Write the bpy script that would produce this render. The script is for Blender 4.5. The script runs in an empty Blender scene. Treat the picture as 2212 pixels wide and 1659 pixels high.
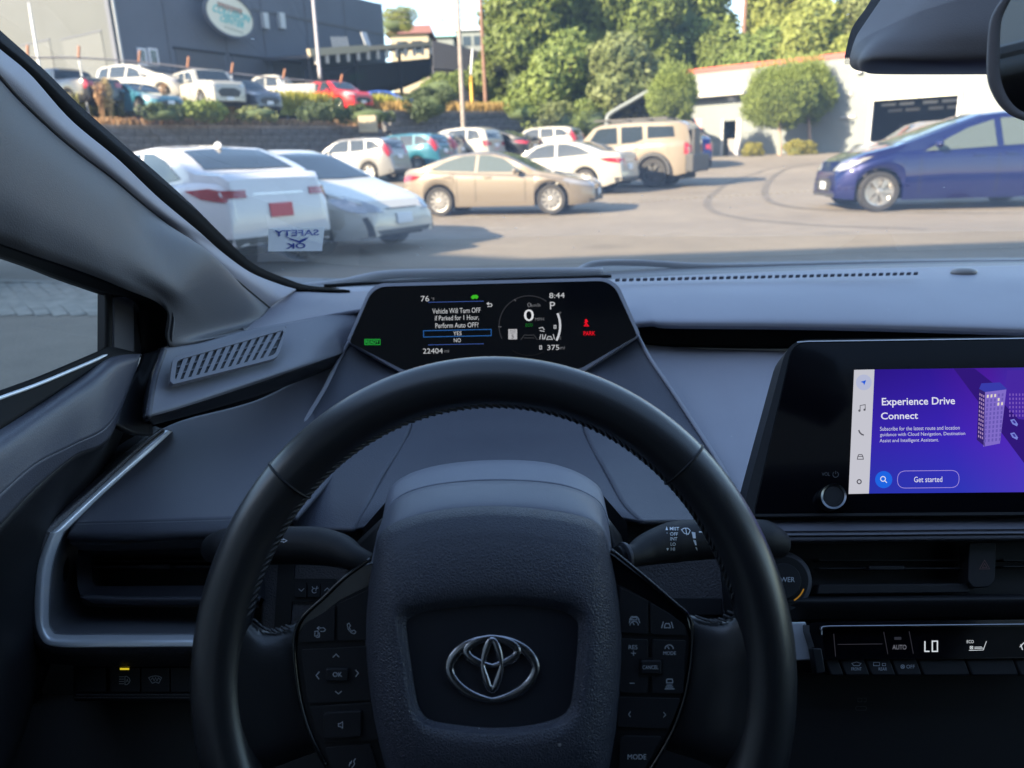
import bpy, bmesh, math, random
import numpy as np
from mathutils import Vector, Matrix
from mathutils.bvhtree import BVHTree
rnd = random.Random(7)
scene = bpy.context.scene
COL = scene.collection

# ---------------------------------------------------------------- camera
F, CX, CY = 1640.0, 1106.0, 829.5          # focal length and centre in units of a 2212 px wide picture
CAM = Vector((0.0, 0.0, 1.2))
PITCH, ROLL = math.radians(16.46), math.radians(2.0)
_f = Vector((0, math.cos(PITCH), -math.sin(PITCH)))
_r0 = Vector((1, 0, 0)); _u0 = Vector((0, math.sin(PITCH), math.cos(PITCH)))
_r = _r0 * math.cos(ROLL) - _u0 * math.sin(ROLL)
_u = _r0 * math.sin(ROLL) + _u0 * math.cos(ROLL)
cam_data = bpy.data.cameras.new('camera')
cam = bpy.data.objects.new('camera', cam_data); COL.objects.link(cam)
m = Matrix((( _r.x, _u.x, -_f.x, CAM.x), (_r.y, _u.y, -_f.y, CAM.y), (_r.z, _u.z, -_f.z, CAM.z), (0, 0, 0, 1)))
cam.matrix_world = m
cam_data.sensor_width = 36.0
cam_data.lens = 36.0 * F / 2212.0
cam_data.clip_start = 0.02; cam_data.clip_end = 2000
cam_data.dof.use_dof = True; cam_data.dof.focus_distance = 0.62; cam_data.dof.aperture_fstop = 9.0
scene.camera = cam

# ---------------------------------------------------------------- light
SUN_EL, SUN_AZ = math.radians(25), math.atan2(-0.80, -0.60)     # azimuth from +Y towards +X
SUN_DIR = Vector((math.sin(SUN_AZ) * math.cos(SUN_EL), math.cos(SUN_AZ) * math.cos(SUN_EL), math.sin(SUN_EL)))
world = bpy.data.worlds.new('World'); scene.world = world; world.use_nodes = True
wn = world.node_tree.nodes; wl = world.node_tree.links
sky = wn.new('ShaderNodeTexSky'); sky.sky_type = 'NISHITA'; sky.sun_disc = False
sky.sun_elevation = SUN_EL; sky.sun_rotation = SUN_AZ % (2 * math.pi); sky.dust_density = 0.6; sky.air_density = 1.0
wl.new(sky.outputs[0], wn['Background'].inputs[0]); wn['Background'].inputs[1].default_value = 0.113
sun_data = bpy.data.lights.new('sun', 'SUN'); sun_data.energy = 4.1; sun_data.angle = math.radians(0.5)
sun_data.color = (1.0, 0.83, 0.60)
sun = bpy.data.objects.new('sun', sun_data); COL.objects.link(sun)
sun.rotation_mode = 'QUATERNION'; sun.rotation_quaternion = SUN_DIR.to_track_quat('Z', 'Y')
vs = scene.view_settings; vs.view_transform = 'Standard'; vs.look = 'None'; vs.exposure = 2.45; vs.gamma = 1.0
vs.use_curve_mapping = False
scene.cycles.use_denoising = True
scene.cycles.max_bounces = 10; scene.cycles.transparent_max_bounces = 16; scene.cycles.caustics_reflective = False
scene.cycles.caustics_refractive = False; scene.cycles.sample_clamp_indirect = 4.0

# ---------------------------------------------------------------- measuring helpers
def ray(px, py):
    return _f + _r * ((px - CX) / F) + _u * ((CY - py) / F)
def P(px, py, d):
    return CAM + ray(px, py) * d
class Plane:
    def __init__(self, p, n):
        self.p = Vector(p); n = Vector(n).normalized()
        if n.dot(self.p - CAM) > 0: n = -n
        self.n = n
    def at(self, px, py, h=0.0):                 # h = height above the plane, towards the driver
        d = ray(px, py); p0 = self.p + self.n * h
        return CAM + d * ((p0 - CAM).dot(self.n) / d.dot(self.n))
def plane3(a, b, c):
    a, b, c = P(*a), P(*b), P(*c)
    return Plane(a, (b - a).cross(c - a))
def zg(y):                                       # the lot rises gently beyond 14 m
    return 0.0 if y < 14 else min(1.0, 0.024 * (y - 14) + 0.05 * max(0, y - 30))
def G(px, py, dz=0.0):
    d = ray(px, py); t = 1.0; lo, hi = 0.5, 300.0
    for _ in range(60):
        mid = (lo + hi) / 2; q = CAM + d * mid
        if q.z > zg(q.y) + dz: lo = mid
        else: hi = mid
    return CAM + d * lo
def col_at(px, py, Y):                           # point of the pixel's ray where world y = Y
    d = ray(px, py); return CAM + d * (Y / d.y)

# ---------------------------------------------------------------- objects
def link(o, parent=None):
    COL.objects.link(o)
    if parent is not None:
        o.parent = parent
        o.matrix_parent_inverse = PINV.get(parent.name, Matrix.Identity(4))
    return o
PINV = {}
def empty(name, loc=(0, 0, 0), rz=0, label=None, cat=None, group=None):
    o = bpy.data.objects.new(name, None); COL.objects.link(o)
    o.location = loc; o.rotation_euler = (0, 0, rz); o.empty_display_size = .2
    tag(o, label, cat, group); return o
def world_root(o):                               # children of o are given in world coordinates
    PINV[o.name] = (Matrix.Translation(o.location) @ Matrix.Rotation(o.rotation_euler.z, 4, 'Z')).inverted()
def tag(o, label=None, cat=None, group=None, kind=None):
    if label: o['label'] = label
    if cat: o['category'] = cat
    if group: o['group'] = group
    if kind: o['kind'] = kind
    return o
def mk(name, verts, faces, mat, parent=None, smooth=True, midx=None):
    me = bpy.data.meshes.new(name)
    me.from_pydata([tuple(v) for v in verts], [], faces)
    for mm in (mat if isinstance(mat, (list, tuple)) else [mat]): me.materials.append(mm)
    if smooth: me.polygons.foreach_set('use_smooth', [True] * len(me.polygons))
    if midx is not None: me.polygons.foreach_set('material_index', midx)
    me.update()
    return link(bpy.data.objects.new(name, me), parent)
def from_bm(name, bm, mat, parent=None, smooth=False):
    me = bpy.data.meshes.new(name); bm.to_mesh(me); bm.free()
    for mm in (mat if isinstance(mat, (list, tuple)) else [mat]): me.materials.append(mm)
    if smooth: me.polygons.foreach_set('use_smooth', [True] * len(me.polygons))
    return link(bpy.data.objects.new(name, me), parent)
def bevel(o, w, seg=2, ang=30):
    b = o.modifiers.new('bevel', 'BEVEL'); b.width = w; b.segments = seg; b.limit_method = 'ANGLE'
    b.angle_limit = math.radians(ang); b.harden_normals = False
    return o
def auto(o, ang=35):
    me = o.data
    me.polygons.foreach_set('use_smooth', [True] * len(me.polygons))
    me.set_sharp_from_angle(angle=math.radians(ang)); return o

def cr(pts, n, closed=False, lin=False):
    """n points along a Catmull-Rom (or straight) curve, uniform in the control index"""
    A = np.array([tuple(p) for p in pts], float); k = len(A)
    m_ = k if closed else k - 1
    t = np.linspace(0, m_, n, endpoint=not closed)
    i = np.minimum(t.astype(int), m_ - 1); f = (t - i)[:, None]
    def g(j):
        return A[j % k] if closed else A[np.clip(j, 0, k - 1)]
    p1, p2 = g(i), g(i + 1)
    if lin: return p1 * (1 - f) + p2 * f
    p0, p3 = g(i - 1), g(i + 2)
    return .5 * (2 * p1 + (p2 - p0) * f + (2 * p0 - 5 * p1 + 4 * p2 - p3) * f ** 2 + (3 * p1 - p0 - 3 * p2 + p3) * f ** 3)
def grid_faces(nu, nv, cu=False, cv=False):
    fs = []
    for j in range(nv if cv else nv - 1):
        for i in range(nu if cu else nu - 1):
            a = j * nu + i; b = j * nu + (i + 1) % nu
            c = ((j + 1) % nv) * nu + (i + 1) % nu; d = ((j + 1) % nv) * nu + i
            fs.append((a, b, c, d))
    return fs
def sheet(name, rows, mat, parent, nu=28, nv=20, thick=.004, lin_u=False, lin_v=False, px=True):
    """smooth surface through rows of (px, py, depth) points (or world points), given a real thickness away from the driver"""
    R = []
    for r in rows:
        pts = [P(*q) if px else Vector(q) for q in r]
        R.append(cr(pts, nu, lin=lin_u))
    R = np.array(R)
    V = np.stack([cr(R[:, i], nv, lin=lin_v) for i in range(nu)], 1).reshape(-1, 3)
    fs = grid_faces(nu, nv)
    mid = Vector(V[(nv // 2) * nu + nu // 2]); f = fs[(nv // 2) * (nu - 1) + nu // 2]
    a, b, d = (Vector(V[f[0]]), Vector(V[f[1]]), Vector(V[f[3]]))
    if (b - a).cross(d - a).dot(CAM - mid) < 0: fs = [q[::-1] for q in fs]
    o = mk(name, V, fs, mat, parent)
    if thick:
        s = o.modifiers.new('solid', 'SOLIDIFY'); s.thickness = thick; s.offset = -1
    return o
def rings(name, loops, mat, parent, n=96, cap=True, start=0, close_start=False, sm=True):
    """closed loops of world points joined one after the other; each loop resampled to n points"""
    V = []
    for L in loops:
        A = np.array([tuple(p) for p in L]); k = len(A)
        seg = np.linalg.norm(np.roll(A, -1, 0) - A, axis=1); s = np.concatenate([[0], np.cumsum(seg)])
        t = np.linspace(0, s[-1], n, endpoint=False)
        i = np.clip(np.searchsorted(s, t, side='right') - 1, 0, k - 1)
        f = ((t - s[i]) / np.maximum(seg[i], 1e-9))[:, None]
        V.append(A[i] * (1 - f) + A[(i + 1) % k] * f)
    V = np.concatenate(V); nl = len(loops)
    fs = grid_faces(n, nl, cu=True)
    V = [Vector(v) for v in V]
    if cap: fs.append(tuple((nl - 1) * n + i for i in range(n)))
    if close_start: fs.append(tuple(range(n))[::-1])
    o = mk(name, V, fs, mat, parent)
    bm = bmesh.new(); bm.from_mesh(o.data); bmesh.ops.recalc_face_normals(bm, faces=bm.faces); bm.to_mesh(o.data); bm.free()
    if not sm: auto(o)
    return o
def rpoly(pts, r, n=4):
    """round the corners of a 2D polygon; r one radius or one per corner"""
    out = []; k = len(pts)
    for i in range(k):
        p = Vector(pts[i][:2]); a = Vector(pts[i - 1][:2]) - p; b = Vector(pts[(i + 1) % k][:2]) - p
        rr = r[i] if isinstance(r, (list, tuple)) else r
        rr = min(rr, a.length * .49, b.length * .49)
        if rr <= 0: out.append((p.x, p.y)); continue
        s = p + a.normalized() * rr; e = p + b.normalized() * rr
        for j in range(n + 1):
            t = j / n; q = s * (1 - t) ** 2 + p * 2 * t * (1 - t) + e * t * t
            out.append((q.x, q.y))
    return out
def closed(pts, n=80):
    return [tuple(q) for q in cr([(p[0], p[1]) for p in pts], n, closed=True)]
def plate(name, pts, pl, h, thick, mat, parent, bev=0.0, flat=True):
    """solid panel whose face (outline in picture units) lies h above plane pl, thick deep"""
    front = [pl.at(x, y, h) for x, y in pts]; n = len(front)
    back = [p - pl.n * thick for p in front]
    bm = bmesh.new()
    fv = [bm.verts.new(p) for p in front]; bv = [bm.verts.new(p) for p in back]
    bm.faces.new(fv); bm.faces.new(bv[::-1])
    for i in range(n): bm.faces.new((fv[i], bv[i], bv[(i + 1) % n], fv[(i + 1) % n]))
    bmesh.ops.recalc_face_normals(bm, faces=bm.faces)
    o = from_bm(name, bm, mat, parent)
    if bev: bevel(o, bev, 2)
    auto(o, 40)
    return o
def frame(name, outer, inner, pl, h, thick, mat, parent, bev=0.0, h_in=None, n=96):
    """ring-shaped bezel between two outlines; h_in lowers the inner edge"""
    if h_in is None: h_in = h
    A = [pl.at(x, y, h) for x, y in outer]; B = [pl.at(x, y, h_in) for x, y in inner]
    return rings(name, [[p - pl.n * thick for p in A], A, B, [p - pl.n * thick for p in B]], mat, parent, n=n, cap=False, sm=False)
def box2(x0, y0, x1, y1): return [(x0, y0), (x1, y0), (x1, y1), (x0, y1)]
def strokes(name, lines, w, pl, h, mat, parent, closed_=False):
    """flat printed strokes on a plane; lines in picture units"""
    V = []; fs = []
    for L in lines:
        cl = len(L) > 2 and L[0] == L[-1]
        A = [Vector(p) for p in L]
        if cl: A = A[:-1]
        k = len(A); st = len(V)
        for i in range(k):
            a = A[i - 1] if (i > 0 or cl) else A[i]; b = A[(i + 1) % k] if (i < k - 1 or cl) else A[i]
            d1 = (A[i] - a).normalized() if (A[i] - a).length > 1e-6 else (b - A[i]).normalized()
            d2 = (b - A[i]).normalized() if (b - A[i]).length > 1e-6 else d1
            nn = Vector((-(d1 + d2).y, (d1 + d2).x)); nn = nn.normalized() if nn.length > 1e-4 else Vector((-d1.y, d1.x))
            c = max(.5, nn.dot(Vector((-d1.y, d1.x)))); nn = nn * (w / 2 / c)
            V += [pl.at(A[i].x + nn.x, A[i].y + nn.y, h), pl.at(A[i].x - nn.x, A[i].y - nn.y, h)]
        for i in range(k if cl else k - 1):
            a = st + 2 * i; b = st + 2 * ((i + 1) % k); fs.append((a, a + 1, b + 1, b))
    return mk(name, V, fs, mat, parent, smooth=False)
def fills(name, polys, pl, h, mat, parent):
    V = []; fs = []
    for L in polys:
        st = len(V); V += [pl.at(x, y, h) for x, y in L]; fs.append(tuple(range(st, st + len(L))))
    return mk(name, V, fs, mat, parent, smooth=False)
def circ(cx, cy, r, n=24, a0=0, a1=360, ry=None):
    ry = ry or r; full = (a1 - a0) >= 360
    k = n if full else n + 1
    pts = [(cx + r * math.cos(math.radians(a0 + (a1 - a0) * i / n)), cy - ry * math.sin(math.radians(a0 + (a1 - a0) * i / n))) for i in range(k)]
    return pts
_tc = {}
def glyph_mesh(body, sx=1.0, spacing=1.0, bold=0.0):
    key = (body, spacing, bold)
    if key not in _tc:
        cu = bpy.data.curves.new('lettering', 'FONT'); cu.body = body; cu.size = 1.0; cu.align_x = 'CENTER'; cu.align_y = 'CENTER'
        cu.space_character = spacing; cu.offset = bold; cu.resolution_u = 3; cu.space_line = 1.0
        ob = bpy.data.objects.new('lettering', cu); COL.objects.link(ob)
        dg = bpy.context.evaluated_depsgraph_get(); me = bpy.data.meshes.new_from_object(ob.evaluated_get(dg))
        vs_ = [tuple(v.co) for v in me.vertices]; fs_ = [tuple(p.vertices) for p in me.polygons]
        bpy.data.objects.remove(ob); bpy.data.curves.remove(cu); bpy.data.meshes.remove(me)
        if vs_:
            x0 = min(v[0] for v in vs_); x1 = max(v[0] for v in vs_); y0 = min(v[1] for v in vs_); y1 = max(v[1] for v in vs_)
            _tc[key] = ([((v[0] - (x0 + x1) / 2), (v[1] - (y0 + y1) / 2)) for v in vs_], fs_, x1 - x0, y1 - y0)
    return _tc[key]
def text(body, px, py, w, hgt, pl, h, mat, parent, rot=0.0, name='lettering', mirror=False, bold=0.0, spacing=1.0):
    """lettering centred at (px,py), w x hgt picture units, lying on plane pl"""
    v, f, tw, th = glyph_mesh(body, spacing=spacing, bold=bold)
    c, s = math.cos(math.radians(rot)), math.sin(math.radians(rot)); V = []
    for x, y in v:
        X = x * w / tw * (-1 if mirror else 1); Y = y * hgt / th
        V.append(pl.at(px + X * c - Y * s, py - (X * s + Y * c), h))
    return mk(name, V, f, mat, parent, smooth=False)
def tube(name, pts, r, mat, parent, n=12, k=None, flat=1.0, up=None, cap=True, closed_=False):
    """swept tube along world points; r one radius or one per control point"""
    k = k or len(pts) * 4
    A = cr([tuple(p) for p in pts], k, closed=closed_)
    R = np.interp(np.linspace(0, 1, k), np.linspace(0, 1, len(r)), r) if isinstance(r, (list, tuple)) else [r] * k
    V = []; N = Vector(up) if up else None
    for i in range(k):
        a = Vector(A[i - 1]) if (i or closed_) else Vector(A[0]); b = Vector(A[(i + 1) % k]) if (i < k - 1 or closed_) else Vector(A[-1])
        t = (b - a).normalized()
        if N is None: N = t.orthogonal()
        N = (N - t * N.dot(t)).normalized(); B = t.cross(N)
        for j in range(n):
            an = 2 * math.pi * j / n
            V.append(Vector(A[i]) + (N * math.cos(an) * flat + B * math.sin(an)) * R[i])
    fs = grid_faces(n, k, cu=True, cv=closed_)
    if cap and not closed_: fs += [tuple(range(n))[::-1], tuple((k - 1) * n + j for j in range(n))]
    return mk(name, V, fs, mat, parent)
def boxm(bm, c, s, rz=0.0):
    r = bmesh.ops.create_cube(bm, size=1.0)
    M = Matrix.Translation(c) @ Matrix.Rotation(rz, 4, 'Z') @ Matrix.Diagonal((s[0], s[1], s[2], 1))
    bmesh.ops.transform(bm, matrix=M, verts=r['verts'])
def box(name, c, s, mat, parent=None, rz=0.0, bev=0.0):
    bm = bmesh.new(); boxm(bm, c, s, rz); o = from_bm(name, bm, mat, parent)
    if bev: bevel(o, bev)
    return o

# ---------------------------------------------------------------- materials
def lin(c):
    return tuple(((x / 255) / 12.92 if x / 255 <= .04045 else ((x / 255 + .055) / 1.055) ** 2.4) for x in c) + (1,)
def mat(name, base=(.5, .5, .5), rough=.5, metal=0.0, spec=.5, coat=0.0, emit=None, es=1.0, grain=None, var=None, sheen=0.0, specks=0.0):
    """grain = (kind, scale, strength, distance); var = (scale, amount)"""
    m_ = bpy.data.materials.new(name); m_.use_nodes = True; nt = m_.node_tree; b = nt.nodes['Principled BSDF']
    b.inputs['Base Color'].default_value = tuple(base[:3]) + (1,)
    b.inputs['Roughness'].default_value = rough; b.inputs['Metallic'].default_value = metal
    b.inputs['Specular IOR Level'].default_value = spec; b.inputs['Coat Weight'].default_value = coat
    if coat: b.inputs['Coat Roughness'].default_value = .30 if name == 'rim_leather' else .04
    if emit: b.inputs['Emission Color'].default_value = tuple(emit[:3]) + (1,); b.inputs['Emission Strength'].default_value = es
    if sheen: b.inputs['Sheen Weight'].default_value = sheen
    if grain or var or specks: tc = nt.nodes.new('ShaderNodeTexCoord')
    if grain:
        kind, sc, st, dist = grain
        if kind == 'leather':
            t = nt.nodes.new('ShaderNodeTexVoronoi'); t.feature = 'DISTANCE_TO_EDGE'; t.inputs['Scale'].default_value = sc
            n2 = nt.nodes.new('ShaderNodeTexNoise'); n2.inputs['Scale'].default_value = sc * .8
            mv = nt.nodes.new('ShaderNodeMixRGB'); mv.inputs[0].default_value = .004 * 300 / sc
            nt.links.new(tc.outputs['Object'], n2.inputs['Vector']); nt.links.new(tc.outputs['Object'], mv.inputs[1]); nt.links.new(n2.outputs['Color'], mv.inputs[2])
            nt.links.new(mv.outputs[0], t.inputs['Vector'])
            rp = nt.nodes.new('ShaderNodeMath'); rp.operation = 'MINIMUM'; rp.inputs[1].default_value = .28
            nt.links.new(t.outputs['Distance'], rp.inputs[0]); out = rp.outputs[0]
        else:
            t = nt.nodes.new('ShaderNodeTexNoise'); t.inputs['Scale'].default_value = sc; t.inputs['Detail'].default_value = 2
            nt.links.new(tc.outputs['Object'], t.inputs['Vector']); out = t.outputs['Fac']
        bp = nt.nodes.new('ShaderNodeBump'); bp.inputs['Strength'].default_value = st; bp.inputs['Distance'].default_value = dist
        nt.links.new(out, bp.inputs['Height']); nt.links.new(bp.outputs[0], b.inputs['Normal'])
    if var:
        sc, am = var
        t = nt.nodes.new('ShaderNodeTexNoise'); t.inputs['Scale'].default_value = sc; t.inputs['Detail'].default_value = 5
        nt.links.new(tc.outputs['Object'], t.inputs['Vector'])
        r = nt.nodes.new('ShaderNodeMapRange'); r.inputs[1].default_value = .3; r.inputs[2].default_value = .7
        r.inputs[3].default_value = 1 - am; r.inputs[4].default_value = 1 + am
        nt.links.new(t.outputs['Fac'], r.inputs[0])
        mx = nt.nodes.new('ShaderNodeVectorMath'); mx.operation = 'SCALE'; mx.inputs[0].default_value = base[:3]
        nt.links.new(r.outputs[0], mx.inputs['Scale']); nt.links.new(mx.outputs[0], b.inputs['Base Color'])
    if specks:
        vo = nt.nodes.new('ShaderNodeTexVoronoi'); vo.inputs['Scale'].default_value = 42; nt.links.new(tc.outputs['Object'], vo.inputs[0])
        sp = nt.nodes.new('ShaderNodeSeparateColor'); nt.links.new(vo.outputs['Color'], sp.inputs[0])
        rr_ = nt.nodes.new('ShaderNodeMath'); rr_.operation = 'MULTIPLY'; rr_.inputs[1].default_value = .045; nt.links.new(sp.outputs[0], rr_.inputs[0])
        lt = nt.nodes.new('ShaderNodeMath'); lt.operation = 'LESS_THAN'; nt.links.new(vo.outputs['Distance'], lt.inputs[0]); nt.links.new(rr_.outputs[0], lt.inputs[1])
        mu = nt.nodes.new('ShaderNodeMath'); mu.operation = 'MULTIPLY'; mu.inputs[1].default_value = specks; nt.links.new(lt.outputs[0], mu.inputs[0])
        mc = nt.nodes.new('ShaderNodeMixRGB'); nt.links.new(mu.outputs[0], mc.inputs[0]); mc.inputs[2].default_value = (.6, .6, .6, 1)
        if b.inputs['Base Color'].is_linked: nt.links.new(b.inputs['Base Color'].links[0].from_socket, mc.inputs[1])
        else: mc.inputs[1].default_value = tuple(base[:3]) + (1,)
        nt.links.new(mc.outputs[0], b.inputs['Base Color'])
    return m_
def emis(name, c, s=1.0):
    m_ = bpy.data.materials.new(name); m_.use_nodes = True; nt = m_.node_tree; nt.nodes.remove(nt.nodes['Principled BSDF'])
    e = nt.nodes.new('ShaderNodeEmission'); e.inputs[0].default_value = lin(c); e.inputs[1].default_value = s
    nt.links.new(e.outputs[0], nt.nodes['Material Output'].inputs[0]); return m_
def glass(name, tint=(.93, .96, .95), refl=.06, dust=0):
    m_ = bpy.data.materials.new(name); m_.use_nodes = True; nt = m_.node_tree; nt.nodes.remove(nt.nodes['Principled BSDF'])
    a = nt.nodes.new('ShaderNodeBsdfTransparent'); a.inputs[0].default_value = tint + (1,)
    g = nt.nodes.new('ShaderNodeBsdfGlossy'); g.inputs['Roughness'].default_value = .02
    mx = nt.nodes.new('ShaderNodeMixShader'); fr = nt.nodes.new('ShaderNodeFresnel'); fr.inputs[0].default_value = 1.4
    mm = nt.nodes.new('ShaderNodeMath'); mm.operation = 'MULTIPLY'; mm.inputs[1].default_value = refl / .06
    nt.links.new(fr.outputs[0], mm.inputs[0]); mm.use_clamp = True
    nt.links.new(mm.outputs[0], mx.inputs[0]); nt.links.new(a.outputs[0], mx.inputs[1]); nt.links.new(g.outputs[0], mx.inputs[2])
    out = mx.outputs[0]
    if dust:
        df = nt.nodes.new('ShaderNodeBsdfDiffuse'); df.inputs[0].default_value = (.75, .75, .74, 1); tl = nt.nodes.new('ShaderNodeBsdfTranslucent'); tl.inputs[0].default_value = (.75, .75, .74, 1)
        ad = nt.nodes.new('ShaderNodeMixShader'); nt.links.new(df.outputs[0], ad.inputs[1]); nt.links.new(tl.outputs[0], ad.inputs[2])
        tc = nt.nodes.new('ShaderNodeTexCoord'); no = nt.nodes.new('ShaderNodeTexNoise'); no.inputs['Scale'].default_value = 3; no.inputs['Detail'].default_value = 6; nt.links.new(tc.outputs['Object'], no.inputs[0])
        vo = nt.nodes.new('ShaderNodeTexVoronoi'); vo.inputs['Scale'].default_value = 26; nt.links.new(tc.outputs['Object'], vo.inputs[0])
        lt = nt.nodes.new('ShaderNodeMath'); lt.operation = 'LESS_THAN'; lt.inputs[1].default_value = .036; nt.links.new(vo.outputs['Distance'], lt.inputs[0])
        mr = nt.nodes.new('ShaderNodeMapRange'); mr.inputs[3].default_value = dust * .6; mr.inputs[4].default_value = dust * 1.5; nt.links.new(no.outputs[0], mr.inputs[0])
        ma = nt.nodes.new('ShaderNodeMath'); ma.operation = 'MULTIPLY_ADD'; ma.inputs[1].default_value = .4; nt.links.new(lt.outputs[0], ma.inputs[0]); nt.links.new(mr.outputs[0], ma.inputs[2])
        m2 = nt.nodes.new('ShaderNodeMixShader'); nt.links.new(ma.outputs[0], m2.inputs[0]); nt.links.new(out, m2.inputs[1]); nt.links.new(ad.outputs[0], m2.inputs[2]); out = m2.outputs[0]
    nt.links.new(out, nt.nodes['Material Output'].inputs[0]); return m_
M = {}
M['dash'] = mat('dash_plastic', (.30, .30, .345), .55, spec=.5, grain=('noise', 900, .35, .0006), var=(8, .05), specks=.5)
M['wing'] = mat('defroster_wing', (.155, .155, .18), .52, spec=.5, grain=('noise', 900, .35, .0006), var=(9, .06), specks=.4)
M['dash_tex'] = mat('dash_woven_plastic', (.22, .21, .24), .55, spec=.5, grain=('noise', 500, .5, .0008))
M['dash_dark'] = mat('dash_lower_plastic', (.065, .065, .08), .55, spec=.45, grain=('noise', 900, .3, .0006))
M['dash_mid'] = mat('dash_shelf_plastic', (.10, .10, .12), .55, spec=.45, grain=('noise', 1200, .3, .0005))
M['dash_grain'] = mat('grained_trim', (.06, .056, .064), .5, spec=.6, grain=('leather', 330, .7, .0012))
M['shroud'] = mat('grained_shroud', (.070, .073, .094), .5, spec=.5, grain=('leather', 520, .5, .0008), specks=.5)
M['airbag'] = mat('grained_airbag_cover', (.042, .046, .066), .45, spec=.6, grain=('leather', 520, .9, .0010), specks=.5)
M['column'] = mat('column_plastic', (.135, .142, .18), .45, spec=.6, grain=('noise', 1100, .3, .0005))
M['leather'] = mat('rim_leather', (.009, .009, .012), .5, spec=.35, coat=1.0, grain=('noise', 1400, .35, .0006))
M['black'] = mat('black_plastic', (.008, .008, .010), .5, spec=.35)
M['soft_black'] = mat('soft_black_plastic', (.009, .009, .012), .6, spec=.4, grain=('noise', 1300, .25, .0005))
M['gloss'] = mat('gloss_black', (.006, .006, .008), .12, spec=.5, coat=.5)
M['glass_black'] = mat('display_glass', (.003, .003, .005), .09, spec=.18)
M['rubber'] = mat('black_rubber', (.008, .008, .009), .7, spec=.2)
M['frit'] = mat('black_ceramic', (.003, .003, .003), .9, spec=.05)
M['pillar'] = mat('pillar_trim', (.105, .104, .114), .55, spec=.45, grain=('noise', 850, .4, .0006), var=(5, .05))
M['door'] = mat('door_trim', (.075, .077, .098), .45, spec=.55, grain=('leather', 500, .35, .0007))
M['silver'] = mat('satin_silver', (.85, .86, .90), .36, metal=.4, spec=.7)
M['grey_panel'] = mat('grey_recess', (.10, .102, .115), .5, spec=.4)
M['chrome'] = mat('dark_chrome', (.42, .42, .45), .26, metal=1.0)
M['knob'] = mat('dark_ring', (.16, .165, .18), .3, metal=1.0)
M['fabric'] = mat('headliner', (.07, .07, .07), .9)
M['seat'] = mat('seat_cloth', (.02, .02, .022), .9)
M['print'] = mat('grey_print', (.52, .55, .60), .6)
M['print_hi'] = mat('white_print', (.8, .82, .86), .6)
M['stitch'] = mat('black_thread', (.03, .03, .034), .6)
M['wind'] = glass('windscreen_glass', (.96, .965, .945), .055, dust=.095)
M['sideglass'] = glass('side_glass', (.86, .90, .89), .04)
M['tinted'] = glass('tinted_glass', (.12, .14, .13), .05)  # unseen rear panes; tint added to keep light off the lower cabin
# ================================================================ THE CAR WE SIT IN
own = empty('car', (0.37, -0.7, 0), 0, 'grey and black car cabin with a leather steering wheel, driver display and purple lit touchscreen', 'car')
world_root(own)
EXP = 2.0 ** -vs.exposure
def part_root(name, loc, parent=own):
    o = bpy.data.objects.new(name, None); link(o, parent); o.matrix_world = Matrix.Translation(loc)
    o.matrix_parent_inverse = Matrix.Identity(4); o.location = Vector(loc) - parent.location
    PINV[o.name] = Matrix.Translation(-Vector(loc)); return o

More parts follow.
